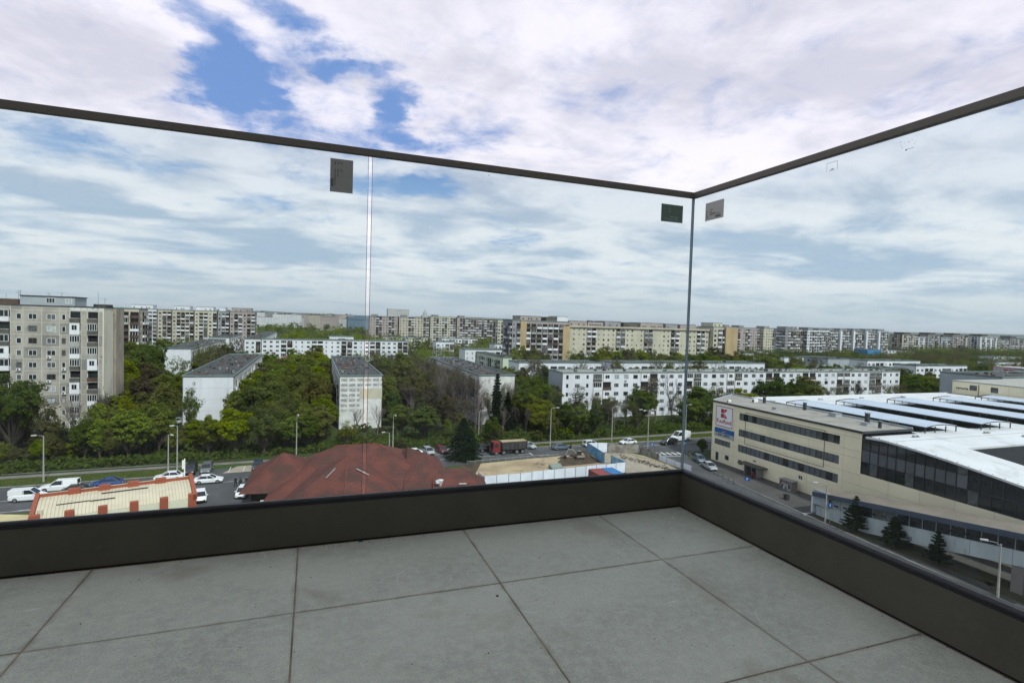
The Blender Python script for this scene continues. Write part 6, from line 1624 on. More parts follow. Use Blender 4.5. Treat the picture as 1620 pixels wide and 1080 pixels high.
for k, (x, y) in enumerate([(300, 172), (281, 170), (262, 168), (318, 176)]):
    lamp_post('distant lamp post %s' % ['by the end of the white block', 'beyond the white roof edge', 'between the white block and the grey blue building', 'beside the grey blue building'][k], x, y, 9, [(-1.2, 0)])
# bollards
bo = thing('bollard', 'thin dark bollard of the curved row along the supermarket forecourt', 'bollard', (0, 0, 0), group='bollards along the supermarket forecourt')
part('post', MB().tube([(0, 0, 0), (0, 0, .95)], [.05, .05], 6).mesh('post', M['charcoal']), bo)
part('cap', MB().tube([(0, 0, .95), (0, 0, 1.02)], [.07, .05], 6).mesh('cap', M['metal']), bo)
pts = [(83.0, 102.6), (82.3, 101.2), (81.8, 99.6), (81.2, 97.9), (80.7, 96.2), (80.3, 94.6), (79.9, 92.6), (79.6, 90.8), (79.1, 89.1), (78.6, 87.4), (78.2, 85.6), (77.9, 83.8), (77.6, 82.0)]
for k, (x, y) in enumerate(pts):
    if k == 0: bo.location = (x-1.1, y, 0)
    else: copy_tree(bo, loc=(x-1.1, y, 0))
def road_sign(label, x, y, h, shape, m, face=0, m2='frame_white'):
    t = thing('road_sign', label, 'road sign', (x, y, 0), face)
    part('post', MB().tube([(0, 0, 0), (0, 0, h)], [.04, .04], 6).mesh('post', M['metal']), t)
    s = .38
    if shape == 'disc': part('plate', MB().tube([(0, -.05, h-.2), (0, -.08, h-.2)], [s, s], 16).mesh('plate', M[m]), t); part('symbol', MB().box(-.06, .06, -.095, -.081, h-.42, h+.02).mesh('symbol', M[m2]), t)
    elif shape == 'square': part('plate', MB().box(-s, s, -.08, -.05, h-.7, h).mesh('plate', M[m]), t); part('symbol', MB().box(-s*.5, s*.5, -.095, -.081, h-.55, h-.15).mesh('symbol', M[m2]), t)
    else: part('plate', MB().poly([(-s, -.05, h-.75), (s, -.05, h-.75), (0, -.05, h)]).poly([(0, -.08, h), (s, -.08, h-.75), (-s, -.08, h-.75)]).mesh('plate', M[m]), t)
    return t
road_sign('blue square crossing sign at the glass corner beside the small street tree', 83.2, 105.6, 2.8, 'square', 'sign_blue', rad(-40))
road_sign('blue round sign at the traffic island by the curved fence', 75.6, 107.6, 2.3, 'disc', 'sign_blue', rad(-20))
road_sign('white triangle sign between the parked cars and the spruce', 28.3, 113.2, 2.6, 'tri', 'frame_white', 0)
road_sign('small blue sign fixed low on a post before the travelator wall', 76.1, 61.0, 3.2, 'disc', 'sign_blue', rad(-70))
ds = thing('parking_sign', 'blue parking sign board on a short leg on the forecourt', 'sign', (80.4, 82.6, 0), rad(-60))
ds.scale = (.62, .62, .62)
part('board', MB().box(-.9, .9, -.04, .04, .5, 1.5).mesh('board', M['sign_blue']), ds); part('symbol', MB().box(-.25, -.12, -.06, -.041, .65, 1.35).box(-.119, .2, -.06, -.041, 1.2, 1.35).box(.1, .2, -.06, -.041, .95, 1.199).box(-.119, .099, -.06, -.041, .95, 1.05).mesh('symbol', M['sign_white']), ds); part('leg', MB().box(-.05, .05, -.03, .03, 0, .5).mesh('leg', M['metal']), ds)
rb_ = thing('litter_bin', 'red bin standing beside the supermarket side entrance', 'bin', (83.6, 84.6, 0))
part('bin', MB().tube([(0, 0, .1), (0, 0, 1.15)], [.24, .30], 10).mesh('bin', M['truck_red']), rb_); part('lid', MB().tube([(0, 0, 1.151), (0, 0, 1.25)], [.32, .2], 10).mesh('lid', M['truck_red']), rb_)
ub = thing('utility_box', 'grey utility cabinet with black, white and pink graffiti against the cream wall', 'utility cabinet', (84.2, 76.4, 0), WEST)
part('cabinet', MB().box(-1.4, 1.4, -.7, .7, 0, 1.9).mesh('cabinet', M['pave']), ub); part('lid', MB().box(-1.5, 1.5, -.8, .8, 1.901, 2.0).mesh('lid', M['metal']), ub)
gb = MB(); rr = random.Random(3)
for k in range(16):
    x0_ = rr.uniform(-1.3, .9); z0 = rr.uniform(.2, 1.5); pts_ = [(x0_+rr.uniform(-.2, .5), -.715, min(1.8, max(.1, z0+rr.uniform(-.5, .5)))) for q in range(4)]
    gb.tube(pts_, [.05]*4, 4, rr.choice([0, 1, 1, 0, 2]))
part('graffiti', gb.mesh('graffiti', [M['dark'], M['frame_white'], M['sign_pink']]), ub)
single('dark_bin', MB().box(-.35, .35, -.35, .35, 0, .9).box(-.38, .38, -.38, .38, .901, 1.0).mesh('dark_bin', M['charcoal']), 'small dark cube bin on the forecourt edge', 'bin', (79.2, 72.1, 0))
hb_ = thing('traffic_separator', 'black and white kerb separator nose beside the travelator foot', 'separator', (77.0, 65.3, 0)); part('block', MB().box(-1.6, 1.2, -.25, .25, 0, .22).mesh('block', M['kerb']), hb_)
for k, (x, y) in enumerate([(70.9, 42.6), (71.5, 40.2)]):  # white blocks added where light reflections show on the road
    single('road_stud', MB().box(-.22, .22, -.16, .16, 0, .12).mesh('road_stud', M['lamp_white']), ['small white road marker block on the lane line, the farther of two', 'small white road marker block on the lane line, the nearer of two'][k], 'road marker', (x, y, .0))
single('wire_fence', MB().tube([(-50, 117.0, .9), (-22, 118.2, .9)], [.03, .03], 4).mesh('wire', M['metal']), 'thin wire rail running along the footpath in the west', 'wire fence')

# people, small dark-clothed figures on the asphalt
def person_mesh(stride, seed):
    V = [(0, 0, .95), (0, 0, 1.18), (0, 0, 1.42), (0, 0, 1.55), (0, .01, 1.68),
         (.11, 0, .92), (.12+0, stride*.5, .50), (.12, stride-.06, .09), (.12, stride+.13, .05),
         (-.11, 0, .92), (-.12, -stride*.3, .50), (-.12, -stride-.05, .10), (-.12, -stride+.12, .05),
         (.2, 0, 1.40), (.25, -stride*.4, 1.12), (.25, -stride*.5+.08, .86), (-.2, 0, 1.40), (-.25, stride*.3, 1.12), (-.25, stride*.5+.08, .86)]
    E_ = [(0, 1), (1, 2), (2, 3), (3, 4), (0, 5), (5, 6), (6, 7), (7, 8), (0, 9), (9, 10), (10, 11), (11, 12), (2, 13), (13, 14), (14, 15), (2, 16), (16, 17), (17, 18)]
    Rr = [.15, .15, .17, .06, .10, .10, .075, .05, .045, .10, .075, .05, .045, .075, .05, .035, .075, .05, .035]
    me = bpy.data.meshes.new('person'); me.from_pydata(V, E_, [])
    me.materials.append(M['cloth_dark'])
    tmp = bpy.data.objects.new('tmp', me); COL.objects.link(tmp)
    tmp.modifiers.new('skin', 'SKIN'); sd = me.skin_vertices[0].data
    for i, r in enumerate(Rr): sd[i].radius = (r, r)
    sd[0].use_root = True
    md = tmp.modifiers.new('sub', 'SUBSURF'); md.levels = 1
    dg = bpy.context.evaluated_depsgraph_get(); dg.update()
    out_ = bpy.data.meshes.new_from_object(tmp.evaluated_get(dg))
    bpy.data.objects.remove(tmp)
    out_.materials.clear(); out_.materials.append(M['cloth_dark'])
    return out_
pm_ = person_mesh(.22, 1)
for k, (x, y, rz, lb) in enumerate([(-12.1, 103.2, 2.6, 'person in dark clothes walking apart from the other two on the asphalt'), (-11.2, 102.0, .4, 'person in dark jacket and pale shoes, middle of the three on the asphalt'), (-10.3, 102.7, 3.0, 'person in dark clothes closest to the market hall')]):
    o = single('person', pm_, lb, 'person', (x, y, .02), rz)
    part('head', MB().tube([(0, .02, 1.60), (0, .02, 1.68), (0, .02, 1.78), (0, .02, 1.83)], [.06, .095, .09, .03], 8).mesh('head', M['skin'], True), o)
    part('hair', MB().tube([(0, -.01, 1.72), (0, -.01, 1.80), (0, 0, 1.86)], [.1, .1, .03], 8).mesh('hair', M['dark'], True), o)
o = single('person', pm_, 'person in black walking at the pole beside the blue saloon', 'person', (58.0, 114.9, .02), 1.2)

# ------------------------------------------------------------------ trees
def np_mesh(name, V, Fq, m, smooth=False):
    me = bpy.data.meshes.new(name)
    nv, nf = len(V), len(Fq)
    me.vertices.add(nv); me.vertices.foreach_set('co', np.asarray(V, np.float32).ravel())
    me.loops.add(nf*4); me.loops.foreach_set('vertex_index', np.asarray(Fq, np.int32).ravel())
    me.polygons.add(nf); me.polygons.foreach_set('loop_start', np.arange(nf, dtype=np.int32)*4)
    me.update(calc_edges=True)
    me.materials.append(m); me.validate()
    return me
def leaf_quads(C, size, R, up=.35, outc=None, aspect=.62):
    """diamond leaf tufts at centres C, loosely facing up and outwards"""
    n = len(C)
    nrm = R.normal(size=(n, 3)); nrm /= np.linalg.norm(nrm, axis=1)[:, None]
    if outc is not None:
        o = C-outc; o /= (np.linalg.norm(o, axis=1)[:, None]+1e-6); nrm = nrm*.75+o*.7
    nrm[:, 2] += up; nrm /= np.linalg.norm(nrm, axis=1)[:, None]
    a = np.cross(nrm, R.normal(size=(n, 3))); a /= np.linalg.norm(a, axis=1)[:, None]
    b = np.cross(nrm, a)
    s = size*R.uniform(.6, 1.35, (n, 1))
    V = np.stack([C-a*s, C-b*s*aspect+nrm*s*.15, C+a*s, C+b*s*aspect+nrm*s*.15], 1).reshape(-1, 3)
    return V, np.arange(n*4).reshape(-1, 4)
def deciduous(seed, h=12.0, rx=.34, rz=.37, zc_=.60, clumps=150, per=52, ls=.22, openness=.35, trunk_h=.28, lean=0):
    R = np.random.RandomState(seed)
    tw = MB(); 
    tp = [Vector((0, 0, 0))]; p = Vector((0, 0, 0))
    for k in range(7):
        p = p+Vector((R.normal()*.10+lean*.1, R.normal()*.10, h*.115)); tp.append(p.copy())
    tr_ = [h*.020*(1-.11*k) for k in range(8)]
    tw.tube(tp, tr_, 7)
    C = []
    while len(C) < clumps:
        v = R.normal(size=3); v /= np.linalg.norm(v); r = R.uniform(openness, 1)**.6
        ang = math.atan2(v[1], v[0])
        irr = .80+.35*mnoise.noise(Vector((v[0]*1.4+seed*3.7, v[1]*1.4, v[2]*1.6)))
        q = np.array([v[0]*rx*h*r*irr, v[1]*rx*h*r*irr, zc_*h+v[2]*rz*h*r*irr*1.0])
        if q[2] < trunk_h*h: continue
        C.append(q)
    C = np.array(C)
    for q in C[:int(clumps*.7)]:
        k = min(6, max(2, int((q[2]/h-.12)*6.0))); s = tp[k-1]
        e = Vector(q); md = s.lerp(e, .5)+Vector((R.normal()*.2, R.normal()*.2, -.05*h*.3))
        tw.tube([s, md, e], [h*.0065, h*.0042, h*.0016], 4, cap=False)
    P_ = []
    for q in C:
        rr_ = h*R.uniform(.035, .085)
        d = R.normal(size=(per, 3)); d /= np.linalg.norm(d, axis=1)[:, None]
        d *= (R.uniform(.25, 1, (per, 1))**.5)*rr_; d[:, 2] *= .8
        P_.append(q+d)
    P_ = np.concatenate(P_)
    V, Fq = leaf_quads(P_, ls, R, outc=np.array([0, 0, zc_*h*.8]))
    return tw.mesh('trunk', M['bark']), np_mesh('crown', V, Fq, LEAF['green'])
def bare(seed, h=12.0, leaves=0, spread=.5, m='twig'):
    R = random.Random(seed); tw = MB(); tips = []
    def grow(p, d, l, r, lv):
        mid = p+d*l*.5+Vector((R.gauss(0, .05), R.gauss(0, .05), R.gauss(0, .03)))*l
        e = p+d*l
        tw.tube([p, mid, e], [r, r*.8, r*.62], 5 if lv < 2 else 3, cap=False)
        if lv >= 5: tips.append(e); return
        n = 3 if lv < 2 else (3 if R.random() < .7 else 2)
        if lv == 0: n = 4
        for k in range(n):
            a = R.uniform(0, 6.283); t = R.uniform(.35, .75)*spread
            ax = Vector((math.cos(a), math.sin(a), 0))
            nd = (d+ax*t*1.1+Vector((0, 0, .12))).normalized()
            grow(e if k < 2 else p.lerp(e, R.uniform(.55, .9)), nd, l*R.uniform(.62, .85), max(r*.58, .016), lv+1)
            if lv >= 3: tips.append(e)
    grow(Vector((0, 0, 0)), Vector((0, 0, 1)), h*.27, h*.017, 0)
    zmax = max(v[2] for v in tw.v); k = h/zmax
    tw.v = [tuple(c*k for c in v) for v in tw.v]
    lf = None
    if leaves:
        RR = np.random.RandomState(seed); T_ = np.array([tuple(t*k) for t in tips]); C = T_[RR.randint(0, len(T_), leaves)]+RR.normal(size=(leaves, 3))*.28
        V, Fq = leaf_quads(C, .13, RR); lf = np_mesh('crown', V, Fq, LEAF['olive'])
    return tw.mesh('trunk', M[m]), lf
def conifer(seed, h=12.0, r=.17, tiers=20, per=11, ls=.24, droop=.25, z0=.08):
    R = np.random.RandomState(seed); tw = MB().tube([(0, 0, 0), (0, 0, h*.5), (0, 0, h)], [h*.016, h*.010, .02], 6); P_ = []
    for t in range(tiers):
        f = t/(tiers-1); z = h*(z0+(1-z0)*f*.97); L = h*r*(1-f)**.75*R.uniform(.8, 1.12)+.12
        for k in range(per):
            a = R.uniform(0, 6.283); l = L*R.uniform(.6, 1.15); n = int(8+l*10)
            s = np.linspace(.12, 1, n)[:, None]
            base = np.array([0, 0, z]); d = np.array([math.cos(a), math.sin(a), .12])
            pts_ = base+d*l*s; pts_[:, 2] -= (s[:, 0]**2)*l*droop
            pts_ = np.repeat(pts_, 4, 0)+R.normal(size=(n*4, 3))*np.array([.13, .13, .06])*(h/12)
            P_.append(pts_)
            if k % 3 == 0: tw.tube([(0, 0, z), tuple(base+d*l*.8-np.array([0, 0, l*droop*.6]))], [.03, .01], 3, cap=False)
    P_ = np.concatenate(P_)
    V, Fq = leaf_quads(P_, ls, R, up=.2, aspect=.4)
    return tw.mesh('trunk', M['bark']), np_mesh('crown', V, Fq, LEAF['pine'])

PROTO = {
    'round': [deciduous(s) for s in (1, 2, 3)],
    'tall': [deciduous(s, rx=.24, rz=.42, zc_=.56, clumps=130) for s in (4, 5)],
    'broad': [deciduous(s, rx=.46, rz=.33, zc_=.62, clumps=190) for s in (6, 7)],
    'airy': [deciduous(s, rx=.30, rz=.38, clumps=95, per=30, ls=.17, openness=.1) for s in (8, 9)],
    'slim': [deciduous(s, rx=.15, rz=.43, zc_=.55, clumps=80, per=40, ls=.2) for s in (10,)],
    'bare': [bare(s) for s in (11, 12, 13)],
    'bud': [bare(s, leaves=1300) for s in (14, 15)],
    'darkbare': [bare(s, m='twig_dark', spread=.6) for s in (16, 17)],
    'pine': [conifer(s) for s in (18, 19)],
    'spruce': [conifer(20, r=.30, tiers=26, per=18, droop=.35, z0=.02, ls=.2)],
    'shrub': [deciduous(s, h=12, rx=.55, rz=.45, zc_=.42, clumps=60, per=60, ls=.34, trunk_h=.03) for s in (21, 22)],
    'scots': [conifer(23, r=.28, tiers=13, per=10, droop=-.1, z0=.12, ls=.3), conifer(24, r=.30, tiers=12, per=9, droop=-.15, z0=.12, ls=.3)],
}
NAMES = {'pine': 'conifer_tree', 'spruce': 'spruce_tree', 'scots': 'pine_tree', 'shrub': 'shrub', 'bare': 'bare_tree', 'darkbare': 'bare_tree', 'bud': 'budding_tree'}
_tl = {}
trng = random.Random(99)
def tree(kind, x, y, h, w=None, leaf='green', label=None, group=None):
    pr_ = trng.choice(PROTO[kind]); base = 12.0
    natural = {'round': .68, 'tall': .48, 'broad': .9, 'airy': .6, 'slim': .3, 'bare': .75, 'bud': .75, 'darkbare': .85, 'pine': .34, 'spruce': .6, 'shrub': 1.1, 'scots': .56}[kind]*base
    sz = h/base; sw = (w/natural if w else sz*trng.uniform(.9, 1.15))
    sw = max(min(sw, sz*1.5), sz*.6)
    if not label:
        lk = {'fresh': 'fresh yellow-green', 'green': 'mid green', 'deep': 'dark green', 'olive': 'olive budding', 'brown': 'brownish budding', 'pine': 'dark green'}[leaf]
        kk = {'round': 'round-crowned tree', 'tall': 'tall oval tree', 'broad': 'broad spreading tree', 'airy': 'loose airy tree', 'slim': 'slim upright tree', 'bare': 'leafless tree', 'bud': 'thinly budding tree', 'darkbare': 'dark leafless tree',
              'pine': 'narrow conifer', 'spruce': 'dense spruce', 'shrub': 'low shrub', 'scots': 'ragged pine'}[kind]
        if kind in ('bare', 'darkbare'): lk = 'grey-brown' if kind == 'bare' else 'purplish'
        label = '%s %s %s' % (lk, kk, where(x, y))
        group = group or 'trees %s' % where(x, y)
    t = thing(NAMES.get(kind, 'broadleaf_tree'), label, 'shrub' if kind == 'shrub' else 'tree', (x, y, 0), trng.uniform(0, 6.28), group)
    t.scale = (sw, sw*trng.uniform(.92, 1.08), sz)
    part('trunk', pr_[0], t)
    if pr_[1] is not None:
        c = part('crown', pr_[1], t)
        c.material_slots[0].link = 'OBJECT'
        c.material_slots[0].material = LEAF['pine' if kind in ('pine', 'spruce', 'scots') else leaf]
    return t
def where(x, y):
    if y < 149:
        if x < -46: return 'at the foot of the tall grey tower'
        if x < -31: return 'between the grey tower and the white gable'
        if x < -17: return 'in front of the plain white gable'
        if x < 6: return 'in the belt between white gable and peeling gable'
        if x < 20: return 'before the peeling gable'
        if x < 44: return 'in the belt between the peeling gable and the conifers'
        if x < 57: return 'in front of the weathered gable with the conifers'
        if x < 74: return 'beside the west gable of the very long white block'
        if x < 110: return 'before the west half of the very long white block'
        if x < 228: return 'before the east half of the very long white block'
        return 'past the east end of the very long white block'
    if y < 240:
        if x < -46: return 'behind the tall grey tower'
        if x < -17: return 'in the wood west of the first white block'
        if x < 20: return 'in the wood between the two gable-end blocks'
        if x < 44: return 'in the wood east of the peeling block'
        if x < 74: return 'behind the weathered block'
        if x < 235: return 'behind the very long white block'
        return 'in the eastern wood'
    if x < -31: return 'in front of the long mixed back row'
    if x < 75: return 'around the brown hipped house'
    if x < 240: return 'at the foot of the big ten-storey block'
    return 'below the white towers'

EXPL = [
 ('broad', -55.5, 134, 18.0, 12, 'deep', 'large dark green tree covering the lower floors of the tall grey tower'),
 ('round', -61, 137, 15.2, 9, 'green', 'mid green tree cut by the west edge in front of the grey tower'),
 ('airy', -49.9, 134, 12.0, 7, 'olive', 'thin olive tree between the big dark tree and the tower balconies'),
 ('bare', -46.5, 137, 11.5, 9, 'olive', 'leafless tree in front of the lower balconies of the grey tower'),
 ('bare', -42.6, 140, 13.5, 5, 'olive', 'slender leafless tree at the cream corner of the grey tower'),
 ('shrub', -46.5, 131, 4.2, 7, 'green', None), ('shrub', -52, 129, 3.6, 7, 'olive', None), ('shrub', -57, 128, 3.8, 8, 'deep', None),
 ('round', -34.3, 127.5, 10.9, 8.8, 'fresh', 'bright yellow-green round tree standing right behind the lamp posts pair'),
 ('round', -30.3, 133, 11.5, 7.4, 'fresh', 'bright green tree beside the west edge of the plain white gable'),
 ('round', -38.8, 131, 8.2, 6, 'green', None), ('tall', -40.2, 160, 15.0, 7, 'brown', None), ('tall', -35.1, 160, 12.5, 7, 'green', None),
 ('broad', -55.5, 232, 21.0, 12, 'deep', 'very tall dark crown rising beside the cream corner of the grey tower'),
 ('round', -56.0, 210, 20.0, 11, 'green', None), ('round', -49, 224, 9.5, 8, 'deep', None), ('tall', -46, 200, 12, 7, 'brown', None),
 ('airy', -25.4, 139, 15.0, 4.6, 'green', 'slim sparse tree standing before the plain white gable'),
 ('tall', -23.8, 132, 7.6, 5, 'green', None), ('round', -14.8, 126.5, 10.4, 9.6, 'fresh', 'big bright yellow-green tree before the east corner of the white gable block'),
 ('round', -20.2, 128, 7.8, 6, 'green', None), ('round', -10.4, 150, 15.4, 11, 'green', None), ('tall', -13.6, 142, 13.6, 7, 'deep', None),
 ('airy', -6.1, 139, 14.2, 8, 'green', None), ('broad', -2.4, 165, 16.6, 10, 'green', None), ('round', 1.2, 150, 15.8, 9, 'olive', None), ('tall', 1.6, 131, 10.5, 8.5, 'fresh', 'yellow-green tree west of the peeling gable'),
 ('airy', 7.6, 130, 6.0, 6, 'green', None), ('round', -5.0, 128, 9.0, 8, 'green', None), ('bare', 10.5, 139, 7.5, 7, 'olive', 'small leafless tree before the foot of the peeling gable'),
 ('bare', 15.5, 136, 8.5, 7, 'olive', 'spreading leafless tree at the east foot of the peeling gable'),
 ('broad', 30.1, 190, 17.0, 13, 'olive', None), ('tall', 21.4, 163, 13.9, 7, 'green', None), ('broad', 28.6, 165, 13.4, 12, 'olive', None), ('round', 21.5, 140, 8.4, 8, 'green', None),
 ('round', 26.3, 133, 9.0, 9, 'green', None), ('bare', 36.9, 160, 14.5, 11, 'olive', None), ('darkbare', 41.1, 150, 13.6, 11, 'olive', None), ('bare', 43.7, 143, 12.6, 9, 'olive', 'tall leafless tree west of the two conifers'),
 ('bud', 37.5, 136, 9.5, 9, 'olive', None), ('darkbare', 34.5, 147, 13, 10, 'olive', None), ('bare', 47.8, 138.6, 11.5, 7, 'olive', None),
 ('pine', 46.6, 137, 16.1, 4.4, 'pine', 'tall narrow dark conifer before the weathered gable'), ('pine', 49.4, 136, 11.1, 4.2, 'pine', 'shorter dark conifer of the pair before the weathered gable'),
 ('spruce', 31.0, 112.6, 9.0, 8.6, 'pine', 'big dense dark spruce beside the end of the market roof'),
 ('broad', 60.5, 145, 15.3, 13, 'deep', 'large dark green crown hiding the corner of the very long white block'), ('round', 56.4, 141, 12.2, 10, 'green', None), ('round', 63.6, 140, 10.3, 9, 'deep', None), ('round', 57, 132, 6.8, 8, 'fresh', None),
 ('airy', 70.4, 137, 13.0, 7.5, 'olive', 'loose budding tree before the west windows of the very long white block'), ('bud', 76.5, 138, 10.4, 7, 'olive', None), ('bud', 81.1, 135.5, 8.6, 8, 'olive', None), ('bare', 85.5, 136, 9.5, 7, 'olive', None),
 ('round', 91.0, 136, 13.0, 11, 'deep', 'dark green tree before the middle balconies of the very long white block'), ('bud', 98.5, 139, 14.6, 11, 'brown', None), ('darkbare', 105.7, 141, 16.0, 10, 'olive', 'tall leafless tree just west of the glass corner edge'),
 ('tall', 113.8, 138, 12.8, 10, 'deep', None), ('round', 107.3, 134, 9.3, 11, 'green', None), ('airy', 124, 142, 12.8, 8, 'olive', None), ('round', 128.7, 136, 11.4, 11, 'fresh', None), ('round', 117.4, 130, 6.6, 8, 'green', None),
 ('broad', 146.0, 141, 15.3, 14, 'deep', 'broad dark green crown over the north corner of the supermarket roof'), ('round', 155.0, 139, 14.4, 13, 'deep', 'high dark crown beside the broad one over the supermarket roof'), ('round', 164.6, 143, 14.7, 12, 'green', None),
 ('round', 136.9, 133, 9.4, 12, 'green', None), ('round', 150.8, 133, 10.4, 13, 'fresh', None), ('bud', 172.7, 141, 10.6, 9, 'olive', None), ('darkbare', 181.8, 143, 11.5, 9, 'olive', None), ('bud', 188.1, 143, 12.6, 10, 'brown', None), ('bare', 195.3, 141, 12.6, 10, 'olive', None),
 ('bud', 203.4, 140, 10.8, 11, 'olive', None), ('bud', 212, 143, 11, 10, 'olive', None), ('round', 234.2, 152, 14.6, 17, 'deep', 'dark green wood edge right beside the end of the very long white block'), ('round', 245.0, 150, 12, 15, 'green', None), ('round', 262.9, 176, 14.5, 17, 'deep', None), ('round', 274, 168, 12.4, 16, 'green', None),
 ('round', 86.6, 103.4, 4.3, 3.0, 'deep', 'small dark street tree on the grass corner beside the supermarket'),
 ('scots', 77.2, 57.6, 5.4, 3.6, 'pine', 'dark ragged pine standing at the upper part of the travelator wall'), ('scots', 77.0, 51.6, 4.4, 3.4, 'pine', 'middle of the three dark pines before the travelator wall'), ('scots', 76.9, 46.0, 4.6, 3.0, 'pine', 'pine nearest the open pier of the travelator gallery'),
 ('shrub', 42, 131, 2.6, 5, 'green', None), ('shrub', 62.5, 127.5, 3.2, 6, 'fresh', None), ('shrub', 54, 126.5, 3.4, 4.5, 'green', None), ('tall', 43.6, 127, 4.8, 3.2, 'olive', None),
]
spots = []
for k in EXPL:
    kind, x, y, h, wdt, leaf, lb = k
    tree(kind, x, y, h, wdt, leaf, lb); spots.append((x, y, wdt*.5))
BL = [(-83, -43, 145, 169), (-30.5, -17.5, 149, 232), (-59.5, -47.5, 261, 361), (6, 19, 148, 224), (44, 57, 148, 222), (72, 227, 151.5, 165), (74, 199, 194.5, 208), (-101, -66, 263, 278), (92, 239, 255, 277), (-31, 62, 369, 382), (-61, -48, 381, 501),
      (-122, -39, 449, 464), (78, 107, 289, 303), (76, 83, 221, 263), (-17, 3, 271, 289), (237, 301, 237, 275), (302, 333, 249, 276), (267, 327, 185, 204), (299, 346, 221, 234), (225, 301, 110, 139), (299, 353, 139, 153), (140, 155, 367, 435), (80, 95, 373, 386), (322, 338, 158, 174)]
def free(x, y, r, m=1.5):
    for a, b, c, d in BL:
        if a-m < x < b+m and c-m < y < d+m: return False
    return all((x-p)**2+(y-q)**2 > (r*.47+s*.47)**2 for p, q, s in spots)
fr = random.Random(1234)
def fill(n, x0, x1, y0, y1, hf, mix, leaves):
    c = 0
    for _ in range(n*14):
        if c >= n: break
        x, y = fr.uniform(x0, x1), fr.uniform(y0, y1)
        if not (-.47 < x/y < 2.1): continue
        h = hf(x, y)*fr.uniform(.86, 1.1); kind = fr.choice(mix)
        wdt = h*{'round': .68, 'tall': .48, 'broad': .9, 'airy': .6, 'slim': .3, 'bare': .7, 'bud': .7, 'darkbare': .8, 'pine': .34, 'shrub': 1.2}[kind]
        if not free(x, y, wdt*.5): continue
        tree(kind, x, y, h, None, fr.choice(leaves)); spots.append((x, y, wdt*.5)); c += 1
mixg = ['round', 'round', 'tall', 'broad', 'airy']
fill(26, -75, -45, 124.5, 144, lambda x, y: 5.5 if x > -54 else 10, ['round', 'shrub', 'airy', 'shrub', 'bud'], ['green', 'deep', 'olive'])
fill(22, -44, -31, 125.5, 149, lambda x, y: 8+(y-125)*.22, mixg, ['green', 'green', 'fresh', 'olive', 'deep'])
fill(40, -70, -31.5, 150, 262, lambda x, y: min(13+(y-150)*.055, 29.5-.0955*y) if -.235 < x/y < -.165 else 13+(y-150)*.055, mixg+['bud'], ['green', 'green', 'brown', 'olive', 'deep', 'fresh'])
fill(12, -30, -18, 125, 146, lambda x, y: 6.0, ['round', 'shrub', 'tall'], ['green', 'deep', 'olive'])
fill(52, -17, 5.2, 125, 246, lambda x, y: 10.5+(y-125)*.055, mixg, ['green', 'fresh', 'fresh', 'green', 'olive', 'fresh'])
fill(8, 5, 20, 125, 146, lambda x, y: 2.8, ['shrub'], ['green', 'olive', 'deep'])
fill(46, 20, 43.5, 125, 240, lambda x, y: 9.5+(y-125)*.06 if y > 130 else 7.5, ['round', 'bud', 'bare', 'broad', 'airy', 'tall', 'darkbare'], ['green', 'olive', 'brown', 'deep'])
fill(24, 57, 72, 126, 193, lambda x, y: 9+(y-126)*.1, mixg, ['green', 'deep', 'olive'])
fill(48, 74, 224, 127, 150, lambda x, y: 9.0, ['bud', 'airy', 'bare', 'airy', 'round', 'bud'], ['green', 'olive', 'green', 'deep'])
for k in range(26):
    y_ = 143+k*2.9; x_ = 43.2-fr.random()*5.5
    tree(['bare', 'darkbare', 'bud', 'bud'][k % 4], x_, y_, fr.uniform(13, 16.5), 9.5, ['brown', 'olive'][k % 2]); spots.append((x_, y_, 3))
for k in range(7):
    tree(['bare', 'bud'][k % 2], 45.5+fr.random()*10, 140+fr.random()*6, fr.uniform(9, 13.5), 7, 'olive')
fill(8, -17.5, -12, 155, 225, lambda x, y: 13.5, ['round', 'tall'], ['green', 'fresh'])
fill(9, 42, 57, 130, 147, lambda x, y: 9.0, ['bare', 'darkbare', 'bud'], ['olive'])
fill(24, 60, 228, 176, 193, lambda x, y: 17.0, ['round', 'tall', 'airy', 'bare', 'bud'], ['green', 'olive', 'fresh', 'deep'])
fill(34, 78, 262, 222, 255, lambda x, y: 18.5, mixg, ['green', 'fresh', 'fresh', 'olive'])
fill(18, 228, 300, 142, 236, lambda x, y: 13, mixg, ['green', 'deep', 'olive', 'brown'])
SMALLCUT = 0
mass = {'fresh': [], 'green': [], 'deep': [], 'olive': [], 'brown': []}
def far_h(x, y):
    if -32 < x < 62 and 290 < y < 369: return 7.5
    if -32 < x < 5 and 240 < y < 271: return 8.5
    return 14.5
# beyond that the trees merge into woods: leaf tufts in crown-shaped heaps, one mass per tone
MBL = BL+[(370, 455, 370, 438), (460, 575, 390, 428), (378, 456, 370, 416), (508, 532, 376, 394), (538, 614, 398, 428), (668, 965, 428, 472), (18, 200, 588, 605), (106, 141, 468, 486), (58, 106, 503, 520), (-50, -29, 370, 526), (10, 32, 438, 454), (298, 324, 328, 346), (558, 602, 298, 314), (468, 502, 248, 264)]
def mfree(x, y):
    return all(not (a-2 < x < b+2 and c-2 < y < d+2) for a, b, c, d in MBL)
mr = random.Random(55)
def mfill(n, u0, u1, y0, y1, h0, keys):
    for _ in range(n):
        y = math.sqrt(mr.uniform(y0*y0, y1*y1)); x = mr.uniform(u0, u1)*y
        if not mfree(x, y): continue
        dens_ = mnoise.noise(Vector((x*.012, y*.012, 2)))
        if dens_ < -.4: continue
        q = mnoise.noise(Vector((x*.02, y*.02, 7)))
        mass[keys[int((q+.6)/1.2*len(keys)) % len(keys)]].append((x, y, (h0 or far_h(x, y))*mr.uniform(.75, 1.15)))
